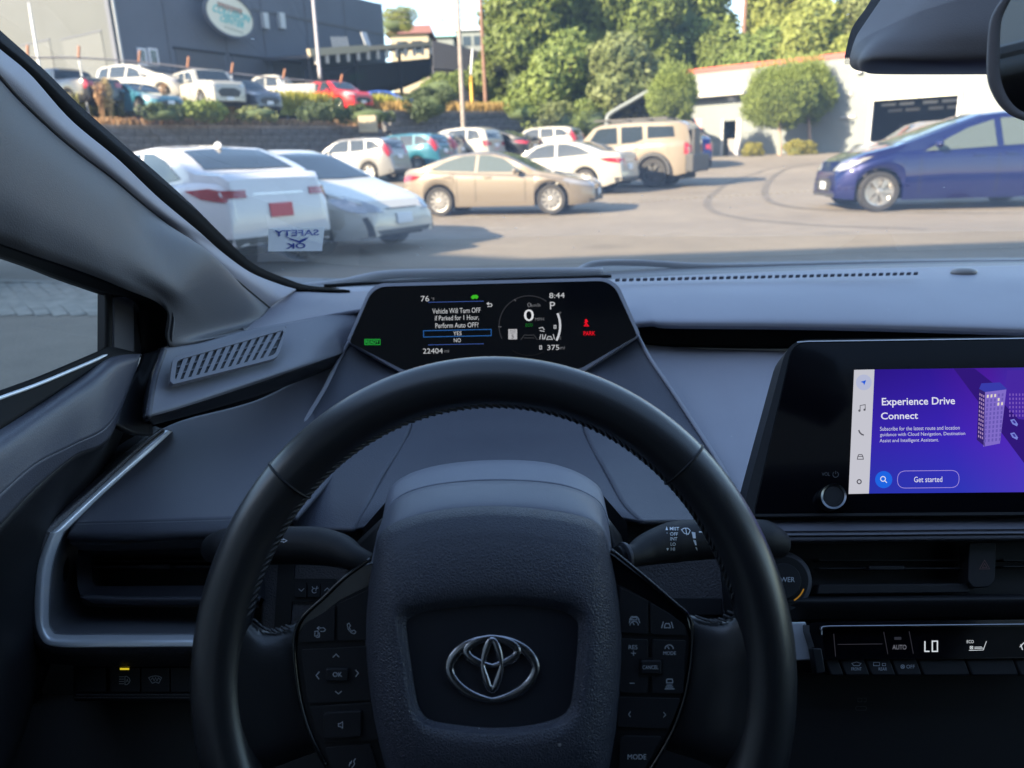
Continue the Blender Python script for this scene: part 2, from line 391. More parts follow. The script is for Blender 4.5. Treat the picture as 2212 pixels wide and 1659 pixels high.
# ---- body round the cabin: roof, doors, pillars on the far side, seats, bonnet
def body_shell():
    w = mat('own_paint', (.35, .36, .38), .3, metal=.3, coat=.8)
    cxm = .37
    hl = []                                             # headliner and roof, from the windscreen header back to the tailgate
    for y, z, hw in ((.16, 1.47, .52), (-.3, 1.50, .56), (-.9, 1.49, .56), (-1.5, 1.42, .54), (-2.1, 1.22, .52), (-2.5, 1.02, .55)):
        hl.append([(cxm + s * hw, y, z - .05 * abs(s) ** 3) for s in (-1, -.5, 0, .5, 1)])
    sheet('headliner', hl, M['fabric'], own, nu=16, nv=20, thick=.02, px=False)
    hl2 = [[(x, y, z + .035) for x, y, z in r] for r in hl]
    sheet('roof', hl2, w, own, nu=16, nv=20, thick=.003, px=False)
    # bonnet and wings, falling away in front of the glass
    rows = []
    for y, z in ((1.42, .97), (1.6, .925), (1.9, .84), (2.15, .74), (2.25, .6), (2.27, .35)):
        rows.append([(cxm + s * (.84 - .12 * max(0, y - 1.7)), y - .25 * abs(s) ** 3, z - .10 * s ** 4) for s in (-1, -.6, 0, .6, 1)])
    sheet('bonnet', rows, w, own, nu=24, nv=20, thick=.004, px=False)
    for s in (-1, 1):
        x = cxm + s * .88
        rows = [[(x, 1.2, .86), (x, .5, .90), (x, -.3, .92), (x - s * .02, -1.2, .96), (x - s * .08, -2.3, 1.0)],
                [(x + s * .02, 1.2, .6), (x + s * .02, .5, .6), (x + s * .02, -.3, .6), (x + s * .02, -1.2, .6), (x - s * .04, -2.3, .6)],
                [(x - s * .02, 1.2, .25), (x - s * .02, .5, .22), (x - s * .02, -.3, .22), (x - s * .02, -1.2, .25), (x - s * .08, -2.3, .3)]]
        sheet('door_skin', rows, w, own, nu=20, nv=10, thick=.02, px=False)
        # pillars behind the front seats and the quarter behind them
        xi = cxm + s * .66
        for y0, y1, y2, y3 in ((-.62, -.78, -.55, -.72), (-1.45, -2.3, -1.2, -1.9)):
            sheet('pillar', [[(cxm + s * .54, y2, 1.47), (cxm + s * .54, y3, 1.44)], [(xi, (y0 + y2) / 2, 1.2), (xi, (y1 + y3) / 2, 1.2)], [(cxm + s * .74, y0, .9), (cxm + s * .74, y1, .93)]],
                  M['pillar'], own, nu=6, nv=10, thick=.03, px=False, lin_u=True)
        sheet('roof_rail', [[(cxm + s * .52, .2, 1.46), (cxm + s * .55, -.5, 1.48), (cxm + s * .55, -1.3, 1.43), (cxm + s * .52, -2.1, 1.22)],
                            [(cxm + s * .60, .2, 1.41), (cxm + s * .61, -.5, 1.43), (cxm + s * .61, -1.3, 1.38), (cxm + s * .60, -2.1, 1.16)]],
              M['pillar'], own, nu=16, nv=4, thick=.03, px=False)
    sheet('rear_deck', [[(-.3, -2.05, 1.25), (1.04, -2.05, 1.25)], [(-.4, -2.3, .9), (1.14, -2.3, .9)], [(-.4, -2.3, .3), (1.14, -2.3, .3)]], M['black'], own, nu=4, nv=8, px=False)
    box('cabin_floor', (.37, -.5, .27), (1.56, 3.4, .04), M['seat'], own)
    box('firewall', (.37, 1.12, .5), (1.56, .03, .7), M['black'], own)
    # passenger side
    xr = .37 + .74
    sheet('door_trim', [[(xr, .75, .90), (xr, .2, .93), (xr, -.6, .95), (xr, -1.6, .98)], [(xr - .07, .75, .88), (xr - .07, .2, .9), (xr - .07, -.6, .92), (xr - .07, -1.6, .94)],
                        [(xr - .03, .75, .3), (xr - .03, .2, .3), (xr - .03, -.6, .3), (xr - .03, -1.6, .3)]], M['door'], own, nu=14, nv=12, px=False)
    sheet('pillar_trim', [[(1.035, 1.02, 1.03), (1.0, .55, 1.24), (.92, .18, 1.44)], [(1.10, .82, .98), (1.07, .4, 1.18), (.99, .05, 1.40)]], M['pillar'], own, nu=14, nv=6, thick=.03, px=False)
    sheet('side_window', [[(1.10, .75, .93), (1.10, -.6, .96)], [(1.04, .3, 1.25), (1.02, -.6, 1.3)], [(.98, .1, 1.41), (.96, -.6, 1.44)]], M['sideglass'], own, nu=4, nv=6, thick=0, px=False)
    sheet('side_window', [[(1.10, -.75, .97), (1.10, -1.6, 1.0)], [(.97, -.7, 1.43), (.95, -1.3, 1.38)]], M['tinted'], own, nu=4, nv=4, thick=0, px=False)
    sheet('side_window', [[(-.36, -.75, .97), (-.36, -1.6, 1.0)], [(-.23, -.7, 1.43), (-.21, -1.3, 1.38)]], M['tinted'], own, nu=4, nv=4, thick=0, px=False)
    # seats
    for x in (0.0, .74):
        s = part_root('seat', (x, -.55, .3))
        def cushion(name, rows):
            sheet(name, rows, M['seat'], s, nu=14, nv=14, thick=.10, px=False)
        cushion('seat_cushion', [[(x - .26, -.72, .55), (x, -.72, .53), (x + .26, -.72, .55)], [(x - .26, -.4, .58), (x, -.4, .55), (x + .26, -.4, .58)], [(x - .25, -.18, .6), (x, -.18, .58), (x + .25, -.18, .6)]])
        cushion('backrest', [[(x - .26, -.74, .55), (x, -.78, .55), (x + .26, -.74, .55)], [(x - .27, -.8, .85), (x, -.86, .85), (x + .27, -.8, .85)], [(x - .22, -.92, 1.12), (x, -.94, 1.14), (x + .22, -.92, 1.12)]])
        cushion('headrest', [[(x - .12, -.93, 1.17), (x, -.92, 1.17), (x + .12, -.93, 1.17)], [(x - .13, -.97, 1.3), (x, -.96, 1.32), (x + .13, -.97, 1.3)]])
body_shell()

# ---- windscreen
def windscreen():
    rows = []
    for t in np.linspace(0, 1, 7):
        y0 = 1.27 - 1.06 * t; z = 1.01 + .45 * t; hw = .745 - .05 * t
        rows.append([(.37 + s * hw, y0 - .02 * abs(s) ** 3.2, z - .015 * abs(s) ** 3) for s in np.linspace(-1, 1, 9)])
    return sheet('windscreen', rows, M['wind'], own, nu=30, nv=20, thick=0, px=False)
windscreen()
band_in = [(-60, 50, .47), (0, 106, .50), (68, 164, .53), (154, 260, .58), (256, 345, .65), (342, 427, .72), (427, 498, .80), (480, 545, .87), (540, 588, .93), (600, 613, .98), (640, 625, 1.0), (756, 629, 1.05)]
band_out = [(-60, 10, .50), (0, 65, .53), (99, 154, .58), (171, 226, .63), (263, 308, .70), (342, 376, .77), (421, 448, .85), (479, 506, .92), (547, 569, .99), (620, 602, 1.04), (670, 617, 1.07), (756, 623, 1.12)]
seam = [(-60, 105, .45), (0, 171, .48), (44, 219, .505), (113, 284, .545), (171, 332, .585), (239, 383, .635), (308, 441, .69), (376, 496, .76), (462, 567, .84), (547, 637, .92), (581, 665, .95)]
strip_edge = band_in[:11]
sheet('glass_border', [band_out, band_in], M['frit'], own, nu=60, nv=3, thick=.003)
def off(row, dx, dy, dd): return [(a + dx, b + dy, c + dd) for a, b, c in row]
midrow = [((a[0] * .5 + b[0] * .5), (a[1] * .5 + b[1] * .5), (a[2] + b[2]) / 2 - .012) for a, b in zip(strip_edge, seam)]
M['pillar_strip'] = mat('pillar_strip', (.34, .325, .36), .55, spec=.4, grain=('leather', 600, .4, .0006))
sheet('pillar_strip', [strip_edge, midrow, seam], M['pillar_strip'], own, nu=60, nv=14, thick=.004)
tube('pillar_seam', [P(x, y, d + .002) for x, y, d in seam], .0024, M['black'], own, n=8, k=60)
low = [(-60, 500, .44), (0, 526, .47), (68, 550, .50), (140, 574, .54), (210, 599, .58), (274, 626, .62), (342, 655, .67), (367, 690, .69), (368, 752, .70), (450, 738, .76), (526, 716, .82)]
m1 = [(a[0] * .72 + b[0] * .28, a[1] * .72 + b[1] * .28, a[2] * .72 + b[2] * .28 - .022) for a, b in zip(seam, low)]
m2 = [(a[0] * .35 + b[0] * .65, a[1] * .35 + b[1] * .65, a[2] * .35 + b[2] * .65 - .026) for a, b in zip(seam, low)]
m3 = [(a[0] * .1 + b[0] * .9, a[1] * .1 + b[1] * .9, a[2] * .1 + b[2] * .9 - .014) for a, b in zip(seam, low)]
m1 = m1[:7] + [(440, 545, .735), (500, 600, .81), (545, 655, .89), (570, 680, .92)]
m2 = m2[:6] + [(368, 610, .665), (410, 640, .70), (450, 690, .77), (510, 700, .85), (550, 700, .885)]
sheet('pillar_trim', [seam, m1, m2, m3, low], M['pillar'], own, nu=60, nv=40, thick=.004)

sheet('pillar_trim_top', [[tuple(P(-60, 50, .47)), tuple(P(-60, 105, .45)), tuple(P(-60, 300, .425)), tuple(P(-60, 500, .44)), tuple(P(-60, 533, .50))],
                          [(-.245, .30, 1.385), (-.262, .27, 1.36), (-.29, .18, 1.33), (-.325, .08, 1.30), (-.345, .08, 1.31)], [(-.155, .16, 1.465), (-.18, .14, 1.455), (-.215, .0, 1.44), (-.25, -.15, 1.42), (-.27, -.16, 1.43)]], M['pillar'], own, nu=20, nv=24, px=False)
sheet('window_frame_top', [[(-.36, -.02, 1.29), (-.30, -.25, 1.40), (-.27, -.7, 1.42)], [(-.385, -.02, 1.27), (-.325, -.25, 1.37), (-.295, -.7, 1.39)]], M['rubber'], own, nu=16, nv=4, px=False)
# ---- driver's door: frame, glass, sill and trim
low_f = [(a, b, c + .015) for a, b, c in low[:8]] + [(366, 735, .72), (362, 760, .725)]
inner_f = [(-60, 533, .50), (0, 554, .525), (60, 575, .55), (113, 596, .575), (170, 616, .605), (219, 632, .635), (270, 642, .67), (297, 660, .69), (303, 705, .695), (304, 766, .70)]
sheet('window_frame', [low_f, inner_f], M['rubber'], own, nu=50, nv=5, thick=.006)
sheet('window_seal', [off(inner_f[:7], 0, -6, .012), off(inner_f[:7], 0, 5, .022)], M['black'], own, nu=30, nv=3, thick=.003)
qp = plane3((232, 637, .66), (300, 640, .695), (232, 765, .655))
plate('quarter_panel', [(229, 628), (306, 632), (306, 772), (229, 760)], qp, -.004, .01, M['black'], own, bev=.001)
plate('quarter_trim', [(247, 642), (289, 642), (291, 760), (246, 762)], qp, 0, .004, M['dash_dark'], own, bev=.001)
tube('window_divider', [qp.at(234, 628, .003), qp.at(234, 700, .003), qp.at(233, 756, .003)], .0035, M['rubber'], own, n=8)
sill = [(-60, 866, .50), (0, 843, .525), (85, 812, .56), (192, 767, .615), (232, 750, .64), (258, 752, .665)]
dtop = [(-60, 962, .475), (0, 928, .505), (85, 874, .55), (170, 818, .595), (239, 772, .635), (304, 764, .68)]
sheet('window_sill', [sill, dtop], M['rubber'], own, nu=30, nv=6, thick=.006)
tube('sill_strip', [P(x, y + 17, d - .004) for x, y, d in sill], .0014, M['silver'], own, n=8, k=30)
d1 = [(-60, 1010, .45), (0, 970, .48), (85, 905, .525), (170, 850, .57), (242, 800, .612), (300, 778, .665)]
d2 = [(-60, 1120, .445), (0, 1068, .47), (80, 1000, .51), (160, 960, .555), (240, 912, .60), (296, 796, .672)]
sheet('door_top', [dtop, d1, d2], M['door'], own, nu=40, nv=20, thick=.004)
d3 = [(-60, 1195, .45), (0, 1135, .478), (80, 1052, .52), (160, 985, .56), (240, 940, .605), (292, 800, .682)]
sheet('door_ledge', [d2, d3], M['door'], own, nu=40, nv=6, thick=.004)
d4 = [(-60, 1400, .50), (0, 1330, .52), (60, 1250, .56), (130, 1120, .60), (215, 1010, .65), (290, 830, .71)]
d5 = [(-60, 1700, .46), (0, 1700, .49), (60, 1560, .55), (100, 1400, .60), (200, 1100, .68), (290, 880, .73)]
sheet('door_card', [d3, d4, d5], M['black'], own, nu=40, nv=12, thick=.004)
sheet('door_end', [[(246, 915, .615), (262, 860, .635), (296, 795, .68), (306, 765, .69)], [(290, 935, .63), (296, 900, .645), (312, 850, .67), (352, 752, .70)],
                   [(330, 940, .66), (330, 900, .67), (335, 850, .69), (368, 748, .72)]], M['black'], own, nu=20, nv=8, thick=.004)
box('door_inner_panel', (-.40, .86, .65), (.012, .66, .70), M['black'], own)
box('door_inner_panel', (-.43, .0, .60), (.012, 1.2, .60), M['black'], own)
sheet('side_window', [[(-.405, 1.0, .93), (-.405, -.6, .96)], [(-.385, .85, 1.2), (-.36, -.6, 1.25)], [(-.35, .2, 1.42), (-.30, -.6, 1.46)]], M['sideglass'], own, nu=4, nv=6, thick=0, px=False)

# ---- dashboard
dash = part_root('dashboard', (.37, .8, .9))
sheet('dash_corner', [[(583, 664, .955), (612, 645, .98), (643, 627, 1.01), (756, 623, 1.10), (830, 618, 1.12)], [(552, 690, .90), (600, 680, .92), (690, 660, .95), (756, 648, .98), (830, 640, 1.0)],
                      [(523, 716, .82), (580, 705, .84), (670, 688, .88), (756, 672, .92), (830, 662, .94)]], M['dash_tex'], dash, nu=30, nv=16)
w0 = [(352, 751, .69), (430, 741, .735), (523, 715, .80), (640, 694, .86), (756, 671, .93), (840, 655, 1.0)]
w1 = [(331, 812, .655), (420, 800, .70), (545, 765, .77), (650, 735, .82), (756, 706, .905), (840, 685, .98)]
w2 = [(317, 885, .618), (400, 862, .65), (560, 812, .725), (660, 778, .79), (752, 748, .89), (840, 720, .97)]
w3 = [(315, 903, .615), (405, 877, .648), (568, 824, .73), (665, 789, .79), (757, 757, .895), (840, 730, .975)]
sheet('defroster_wing', [w0, w1, w2, w3], M['wing'], dash, nu=50, nv=30)
sheet('wing_underside', [w3, [(330, 918, .67), (420, 895, .70), (580, 848, .78), (690, 806, .85), (770, 770, .93), (840, 750, 1.0)]], M['black'], dash, nu=40, nv=5)
sheet('wing_end', [[(352, 751, .69), (331, 812, .655), (317, 885, .618), (315, 903, .615)], [(340, 752, .72), (318, 812, .70), (304, 880, .67), (305, 915, .67)]], M['dash_dark'], dash, nu=20, nv=4)
# demister grille in the wing
vp = plane3((383, 778, .676), (616, 714, .80), (376, 824, .655))
vent = part_root('demister_vent', vp.at(500, 765))
vo = rpoly([(374, 770), (622, 702), (600, 773), (366, 832)], 14); vi = rpoly([(383, 778), (615, 712), (594, 766), (377, 823)], 8)
plate('vent_well', vo, vp, .0016, .002, M['black'], dash)
frame('vent_frame', vo, vi, vp, .0040, .004, M['wing'], dash, n=90)
def bil(u, v):
    a = Vector((383, 778)).lerp(Vector((615, 712)), u); b = Vector((377, 823)).lerp(Vector((594, 766)), u)
    return a.lerp(b, v)
for i in range(12):
    u0 = (i + .12) / 12.6; u1 = (i + .70) / 12.6
    q = [bil(min(1, u0 + .05), 0), bil(min(1, u1 + .05), 0), bil(u1, 1), bil(u0, 1)]
    plate('vent_slat', [(p.x, p.y) for p in q], vp, .0032, .0012, M['wing'], dash)
for i in range(2):
    q = [bil(0.01, .30 + i * .34), bil(.99, .30 + i * .34), bil(.99, .37 + i * .34), bil(.01, .37 + i * .34)]
    plate('vent_rib', [(p.x, p.y) for p in q], vp, .0026, .001, M['dash_dark'], dash)
bpy.data.objects.remove(vent)

plate('dash_recess', [(325, 765), (860, 735), (860, 900), (325, 950)], Plane(P(560, 830, .94), (0, -1, .3)), 0, .01, M['black'], dash)
# shelf below, with its front lip
sheet('dash_shelf', [[(352, 925, .735), (410, 903, .755), (560, 862, .81), (700, 792, .90), (800, 770, .93)], [(232, 1042, .655), (330, 1010, .675), (500, 985, .71), (640, 970, .75), (760, 960, .78)],
                     [(160, 1131, .600), (260, 1129, .602), (400, 1125, .606), (520, 1121, .61), (640, 1117, .61)]], M['dash_mid'], dash, nu=40, nv=24)
sheet('shelf_lip', [[(160, 1131, .600), (260, 1129, .602), (400, 1125, .606), (520, 1121, .61)], [(149, 1150, .592), (260, 1150, .594), (400, 1146, .598), (520, 1142, .60)],
                    [(146, 1164, .592), (260, 1168, .594), (400, 1162, .598), (520, 1158, .60)], [(160, 1172, .60), (260, 1173, .602), (400, 1168, .606), (520, 1164, .61)]], M['dash_dark'], dash, nu=30, nv=14)
sheet('shelf_under', [[(150, 1172, .598), (260, 1174, .600), (400, 1169, .604), (520, 1166, .61)], [(170, 1188, .61), (260, 1190, .612), (400, 1186, .616), (520, 1182, .62)]], M['grey_panel'], dash, nu=20, nv=5)
LP = plane3((164, 1443, .60), (415, 1443, .60), (164, 1180, .64))
to = [(357, 929, .715), (300, 974, .68), (205, 1062, .625), (122, 1139, .585), (104, 1160, .578), (80, 1230, .573), (75, 1324, .57), (87, 1377, .568), (122, 1397, .568), (240, 1398, .57), (415, 1397, .575), (500, 1397, .58)]
ti = [(372, 932, .72), (324, 976, .685), (228, 1062, .632), (152, 1136, .595), (134, 1158, .588), (112, 1228, .582), (105, 1330, .578), (112, 1362, .577), (135, 1371, .577), (240, 1371, .579), (415, 1371, .584), (500, 1371, .589)]
tm = [((a[0] + b[0]) / 2, (a[1] + b[1]) / 2, (a[2] + b[2]) / 2 - .003) for a, b in zip(to, ti)]
sheet('silver_trim', [to, tm, ti], M['silver'], dash, nu=110, nv=10, thick=.004)
ri = [(372, 932, .73), (330, 976, .70), (245, 1062, .66), (190, 1130, .64), (172, 1170, .64), (166, 1225, .65), (166, 1262, .655), (180, 1292, .66), (215, 1304, .66), (300, 1304, .66), (415, 1304, .66), (500, 1304, .66)]
M['satin_grey'] = mat('satin_grey', (.17, .172, .19), .36, spec=.6)
rm = [(a[0] * .45 + b[0] * .55, a[1] * .45 + b[1] * .55, a[2] * .45 + b[2] * .55 + .008) for a, b in zip(ti, ri)]
sheet('tray_recess', [ti, rm, ri], M['satin_grey'], dash, nu=110, nv=14, thick=.003)
plate('tray_back', box2(150, 1150, 560, 1312), LP, -.035, .004, M['satin_grey'], dash)
lo = [(345, 925, .72), (285, 968, .685), (180, 1058, .63), (92, 1125, .595), (72, 1150, .59), (52, 1230, .588), (44, 1330, .588), (58, 1400, .588), (105, 1432, .592), (240, 1441, .595), (415, 1440, .60), (500, 1440, .60)]
lm = [(a[0] * .5 + b[0] * .5, a[1] * .5 + b[1] * .5, (a[2] + b[2]) / 2 - .007) for a, b in zip(to, lo)]
sheet('grained_surround', [to, lm, lo], M['dash_grain'], dash, nu=110, nv=12, thick=.004)
sheet('surround_side', [lo[:9], [(335, 920, .76), (260, 960, .74), (140, 1050, .70), (60, 1115, .66), (35, 1150, .66), (15, 1230, .66), (5, 1330, .65), (15, 1440, .64), (70, 1520, .62)]], M['black'], dash, nu=60, nv=6)
# air vent, driver's side
av = rpoly([(163, 1190), (560, 1184), (560, 1290), (170, 1291)], [26, 2, 2, 22])
ai = rpoly([(196, 1199), (560, 1194), (560, 1264), (200, 1266)], [10, 2, 2, 14])
frame('air_vent_frame', av, ai, LP, .004, .035, M['dash_dark'], dash, bev=0, h_in=-.003)
plate('air_vent_well', ai, LP, -.024, .003, M['black'], dash)
plate('air_vent_slat', box2(200, 1210, 560, 1214), LP, -.010, .02, M['soft_black'], dash)
plate('air_vent_slat', box2(200, 1222, 560, 1226), LP, -.006, .02, M['dash_dark'], dash)
plate('air_vent_tab', box2(300, 1219, 367, 1228), LP, .002, .012, M['dash_dark'], dash, bev=.0006)
sheet('vent_lip', [[(172, 1290, .606), (300, 1293, .606), (560, 1293, .606)], [(196, 1302, .612), (300, 1306, .612), (560, 1306, .612)], [(230, 1306, .65), (300, 1308, .65), (560, 1308, .65)]], M['dash_mid'], dash, nu=20, nv=6)
# switch row
plate('switch_panel', rpoly(box2(158, 1438, 560, 1514), 6), LP, -.006, .012, M['soft_black'], dash, bev=.001)
for a, b in ((165, 229), (239, 303), (305, 367), (369, 431), (433, 495)):
    plate('switch', rpoly(box2(a, 1443, b - 1, 1495), 2), LP, .0, .005, M['soft_black'], dash, bev=.0006)
plate('switch_rail', box2(164, 1499, 500, 1502), LP, -.001, .004, M['dash_grain'], dash)
plate('switch_rail', box2(160, 1505, 500, 1508), LP, -.002, .004, M['dash_grain'], dash)
M['pr'] = M['print']
sh = .0006
fills('indicator_lamp', [box2(259, 1443, 279, 1447)], LP, sh, emis('amber_lamp', (215, 190, 40), EXP), dash)
strokes('switch_symbol', [[(257, y), (268, y)] for y in (1462, 1467, 1472, 1477)] + [[(270, 1461), (274, 1461), (279, 1465), (281, 1470), (279, 1475), (274, 1479), (270, 1479), (270, 1461)]], 1.4, LP, sh, M['pr'], dash)
text('A', 275, 1470, 6, 8, LP, sh, M['pr'], dash, name='switch_symbol')
strokes('switch_symbol', [[(321, 1464), (328, 1461), (336, 1460), (344, 1461), (349, 1464), (343, 1476), (336, 1473), (329, 1476), (321, 1464)], [(326, 1468), (330, 1464), (333, 1471), (336, 1463), (339, 1471), (342, 1464), (346, 1468)]], 1.4, LP, sh, M['pr'], dash)
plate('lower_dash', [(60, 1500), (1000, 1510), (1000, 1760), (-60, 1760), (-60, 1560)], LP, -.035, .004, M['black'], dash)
# facets that hold the driver display, and the panel under them
sheet('display_stand_side', [[(754, 738, .885), (728, 785, .875), (702, 838, .85), (657, 914, .80), (610, 1010, .735), (625, 1080, .68), (632, 1140, .645)],
                             [(810, 768, .885), (790, 830, .86), (775, 880, .82), (750, 950, .77), (710, 1020, .715), (690, 1085, .665), (690, 1143, .63)],
                             [(875, 800, .88), (880, 850, .83), (889, 910, .785), (865, 965, .74), (830, 1020, .69), (795, 1085, .64), (762, 1145, .615)]], M['shroud'], dash, nu=40, nv=18)
sheet('display_stand_side', [[(1377, 724, .885), (1405, 775, .87), (1456, 850, .83), (1505, 925, .79), (1560, 1010, .735), (1590, 1075, .70), (1600, 1135, .66)],
                             [(1310, 760, .885), (1330, 820, .86), (1350, 880, .82), (1385, 950, .77), (1430, 1020, .715), (1480, 1085, .665), (1500, 1125, .635)],
                             [(1253, 797, .88), (1255, 850, .83), (1258, 910, .785), (1278, 965, .74), (1310, 1020, .69), (1345, 1085, .64), (1385, 1125, .615)]], M['shroud'], dash, nu=40, nv=18)
tube('stand_edge', [P(x, y, d - .002) for x, y, d in [(754, 738, .885), (728, 785, .875), (702, 838, .85), (657, 914, .80), (610, 1010, .735)]], .0022, M['dash'], dash, n=8, k=30)
tube('stand_edge', [P(x, y, d - .002) for x, y, d in [(1377, 724, .885), (1405, 775, .87), (1456, 850, .83), (1505, 925, .79), (1560, 1010, .735), (1590, 1075, .70)]], .0022, M['dash'], dash, n=8, k=30)
sheet('display_stand_front', [[(875, 800, .882), (1066, 806, .882), (1253, 797, .882)], [(889, 910, .787), (1066, 900, .80), (1258, 910, .787)], [(865, 965, .742), (1066, 945, .765), (1278, 965, .742)],
                              [(795, 1085, .642), (1066, 1010, .69), (1345, 1085, .642)], [(762, 1145, .617), (1066, 1080, .66), (1385, 1125, .617)]], M['shroud'], dash, nu=40, nv=30)
KP = plane3((640, 1150, .655), (1500, 1150, .655), (640, 1400, .62))
plate('knee_panel', [(570, 1143), (840, 1143), (840, 1420), (560, 1420)], KP, 0, .02, M['dash_grain'], dash, bev=.002)
plate('panel_gap', [(602, 1200), (638, 1200), (622, 1420), (588, 1420)], KP, .002, .01, M['black'], dash)
plate('knee_panel', [(1290, 1128), (1640, 1132), (1640, 1420), (1290, 1420)], KP, 0, .02, M['dash_grain'], dash, bev=.002)
plate('panel_gap', [(1555, 1200), (1600, 1200), (1612, 1420), (1575, 1420)], KP, .002, .01, M['black'], dash)
plate('knee_ledge', [(1370, 1290), (1560, 1292), (1562, 1330), (1370, 1330)], KP, .003, .01, M['soft_black'], dash, bev=.001)
plate('dash_back', box2(470, 1100, 1760, 1450), KP, -.035, .01, M['black'], dash)
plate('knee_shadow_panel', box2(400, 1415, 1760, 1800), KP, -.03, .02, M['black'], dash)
plate('switch_bezel', rpoly(box2(629, 1250, 728, 1300), 5), KP, .003, .005, M['black'], dash)
for a, b in ((636, 660), (664, 690), (693, 717)): plate('dimmer_switch', rpoly(box2(a, 1258, b + 2, 1290), 2), KP, .0055, .004, M['soft_black'], dash, bev=.0005)
strokes('switch_symbol', [[(645, 1272), (651, 1277), (657, 1271)], [(701, 1276), (707, 1270), (713, 1276)]], 1.5, KP, .0062, M['pr'], dash)
strokes('switch_symbol', [circ(679, 1276, 5, 12, 60, 330), [(682, 1276), (685, 1266)], [(677, 1271), (674, 1267)], [(683, 1271), (688, 1270)]], 1.5, KP, .0062, M['pr'], dash)

# right of the display: upper pad, slot, lower face
sheet('dash_pad', [[(700, 622, 1.10), (1000, 612, 1.14), (1300, 604, 1.16), (1456, 596, 1.17), (1798, 582, 1.18), (2212, 573, 1.18), (2900, 560, 1.16)],
                   [(700, 640, 1.04), (1000, 630, 1.06), (1300, 618, 1.08), (1456, 612, 1.08), (1798, 604, 1.08), (2212, 598, 1.08), (2900, 590, 1.06)],
                   [(780, 700, .96), (1000, 690, .98), (1330, 650, .99), (1456, 637, 1.0), (1798, 637, 1.0), (2212, 640, 1.0), (2900, 650, .98)],
                   [(840, 740, .94), (1050, 720, .94), (1365, 686, .935), (1456, 684, .93), (1798, 686, .93), (2212, 697, .92), (2900, 720, .90)],
                   [(840, 760, .935), (1050, 740, .935), (1372, 700, .925), (1456, 702, .92), (1798, 706, .92), (2212, 718, .91), (2900, 745, .89)],
                   [(840, 770, .95), (1050, 750, .95), (1376, 708, .935), (1456, 710, .93), (1798, 714, .93), (2212, 726, .92), (2900, 752, .90)]], M['dash'], dash, nu=70, nv=50)
for i in range(44):
    px = 1330 + i * 15; py = 605 - (px - 1311) * .022
    plate('demister_slot', [(px, py - 3), (px + 9, py - 3.3), (px + 8, py - 1.9), (px - 1, py - 1.6)], Plane(P(1700, 606, 1.065), (0, -.3, 1)), .003, .004, M['dash_mid'], dash)
bm = bmesh.new(); bmesh.ops.create_uvsphere(bm, u_segments=24, v_segments=12, radius=1)
bmesh.ops.transform(bm, matrix=Matrix.Translation(P(2082, 588, 1.11)) @ Matrix.Diagonal((.019, .012, .007, 1)), verts=bm.verts)
from_bm('light_sensor', bm, mat('sensor_lens', (.30, .28, .27), .4), dash, smooth=True)
sheet('dash_slot', [[(1340, 700, .99), (1600, 704, .99), (2000, 712, .98), (2900, 740, .96)], [(1360, 745, .985), (1600, 752, .985), (2000, 752, .97), (2900, 770, .95)]], M['black'], dash, nu=30, nv=5)  # black sheet stands in for the shadow inside the slot
sheet('dash_face', [[(1370, 742, .97), (1500, 752, .975), (1680, 758, .97), (2000, 765, .96), (3350, 780, .95)], [(1385, 775, .92), (1500, 775, .93), (1680, 775, .93), (2000, 790, .93), (3350, 800, .92)],
                    [(1440, 900, .83), (1560, 890, .84), (1660, 885, .84), (2000, 900, .85), (3350, 910, .85)], [(1530, 1040, .735), (1600, 1035, .73), (1700, 1035, .73), (2000, 1040, .74), (3350, 1050, .76)],
                    [(1560, 1130, .67), (1640, 1130, .66), (1740, 1130, .66), (2000, 1130, .67), (3350, 1130, .70)]], M['dash'], dash, nu=50, nv=34)
SC = plane3((1845, 799, .665), (2212, 794, .662), (1833, 1067, .625))
sheet('screen_shelf', [[(1600, 1100, .68), (1900, 1096, .68), (2212, 1092, .68), (3350, 1080, .68)], [(1630, 1116, .64), (1900, 1113, .64), (2212, 1108, .64), (3350, 1100, .64)],
                       [(1645, 1152, .605), (1900, 1150, .605), (2212, 1147, .605), (3350, 1140, .61)], [(1648, 1159, .604), (1900, 1157, .604), (2212, 1154, .604), (3350, 1147, .61)]], M['dash_mid'], dash, nu=40, nv=20)
sheet('shelf_edge', [[(1640, 1161, .603), (1900, 1159, .603), (2212, 1156, .603), (3350, 1149, .61)], [(1640, 1171, .603), (1900, 1169, .603), (2212, 1166, .603), (3350, 1160, .61)], [(1640, 1175, .62), (1900, 1173, .62), (2212, 1170, .62), (3350, 1164, .63)]], M['dash_dark'], dash, nu=20, nv=8)
CP = plane3((1760, 1180, .615), (2212, 1176, .615), (1760, 1460, .585))
plate('centre_panel', [(1600, 1168), (3350, 1150), (3350, 1345), (1600, 1350)], CP, -.022, .01, M['black'], dash)
plate('centre_vent_slat', box2(1770, 1208, 2092, 1212), CP, -.012, .01, M['soft_black'], dash)
plate('centre_vent_slat', box2(1770, 1226, 2092, 1229), CP, -.008, .012, M['soft_black'], dash)
plate('centre_vent_tab', box2(1878, 1222, 1954, 1231), CP, -.002, .012, M['soft_black'], dash, bev=.0006)
plate('centre_vent_sill', [(1770, 1262), (2090, 1260), (2096, 1280), (1764, 1284)], CP, -.004, .015, M['soft_black'], dash, bev=.001)
plate('centre_vent_slat', box2(2168, 1208, 2800, 1212), CP, -.012, .01, M['soft_black'], dash)
plate('centre_vent_slat', box2(2168, 1222, 2800, 1225), CP, -.008, .012, M['soft_black'], dash)
plate('hazard_switch', rpoly([(2094, 1172), (2152, 1171), (2150, 1254), (2138, 1268), (2104, 1270), (2092, 1256)], 6), CP, .001, .015, M['soft_black'], dash, bev=.0012)
M['red_print'] = mat('red_print', (.16, .07, .07), .6)
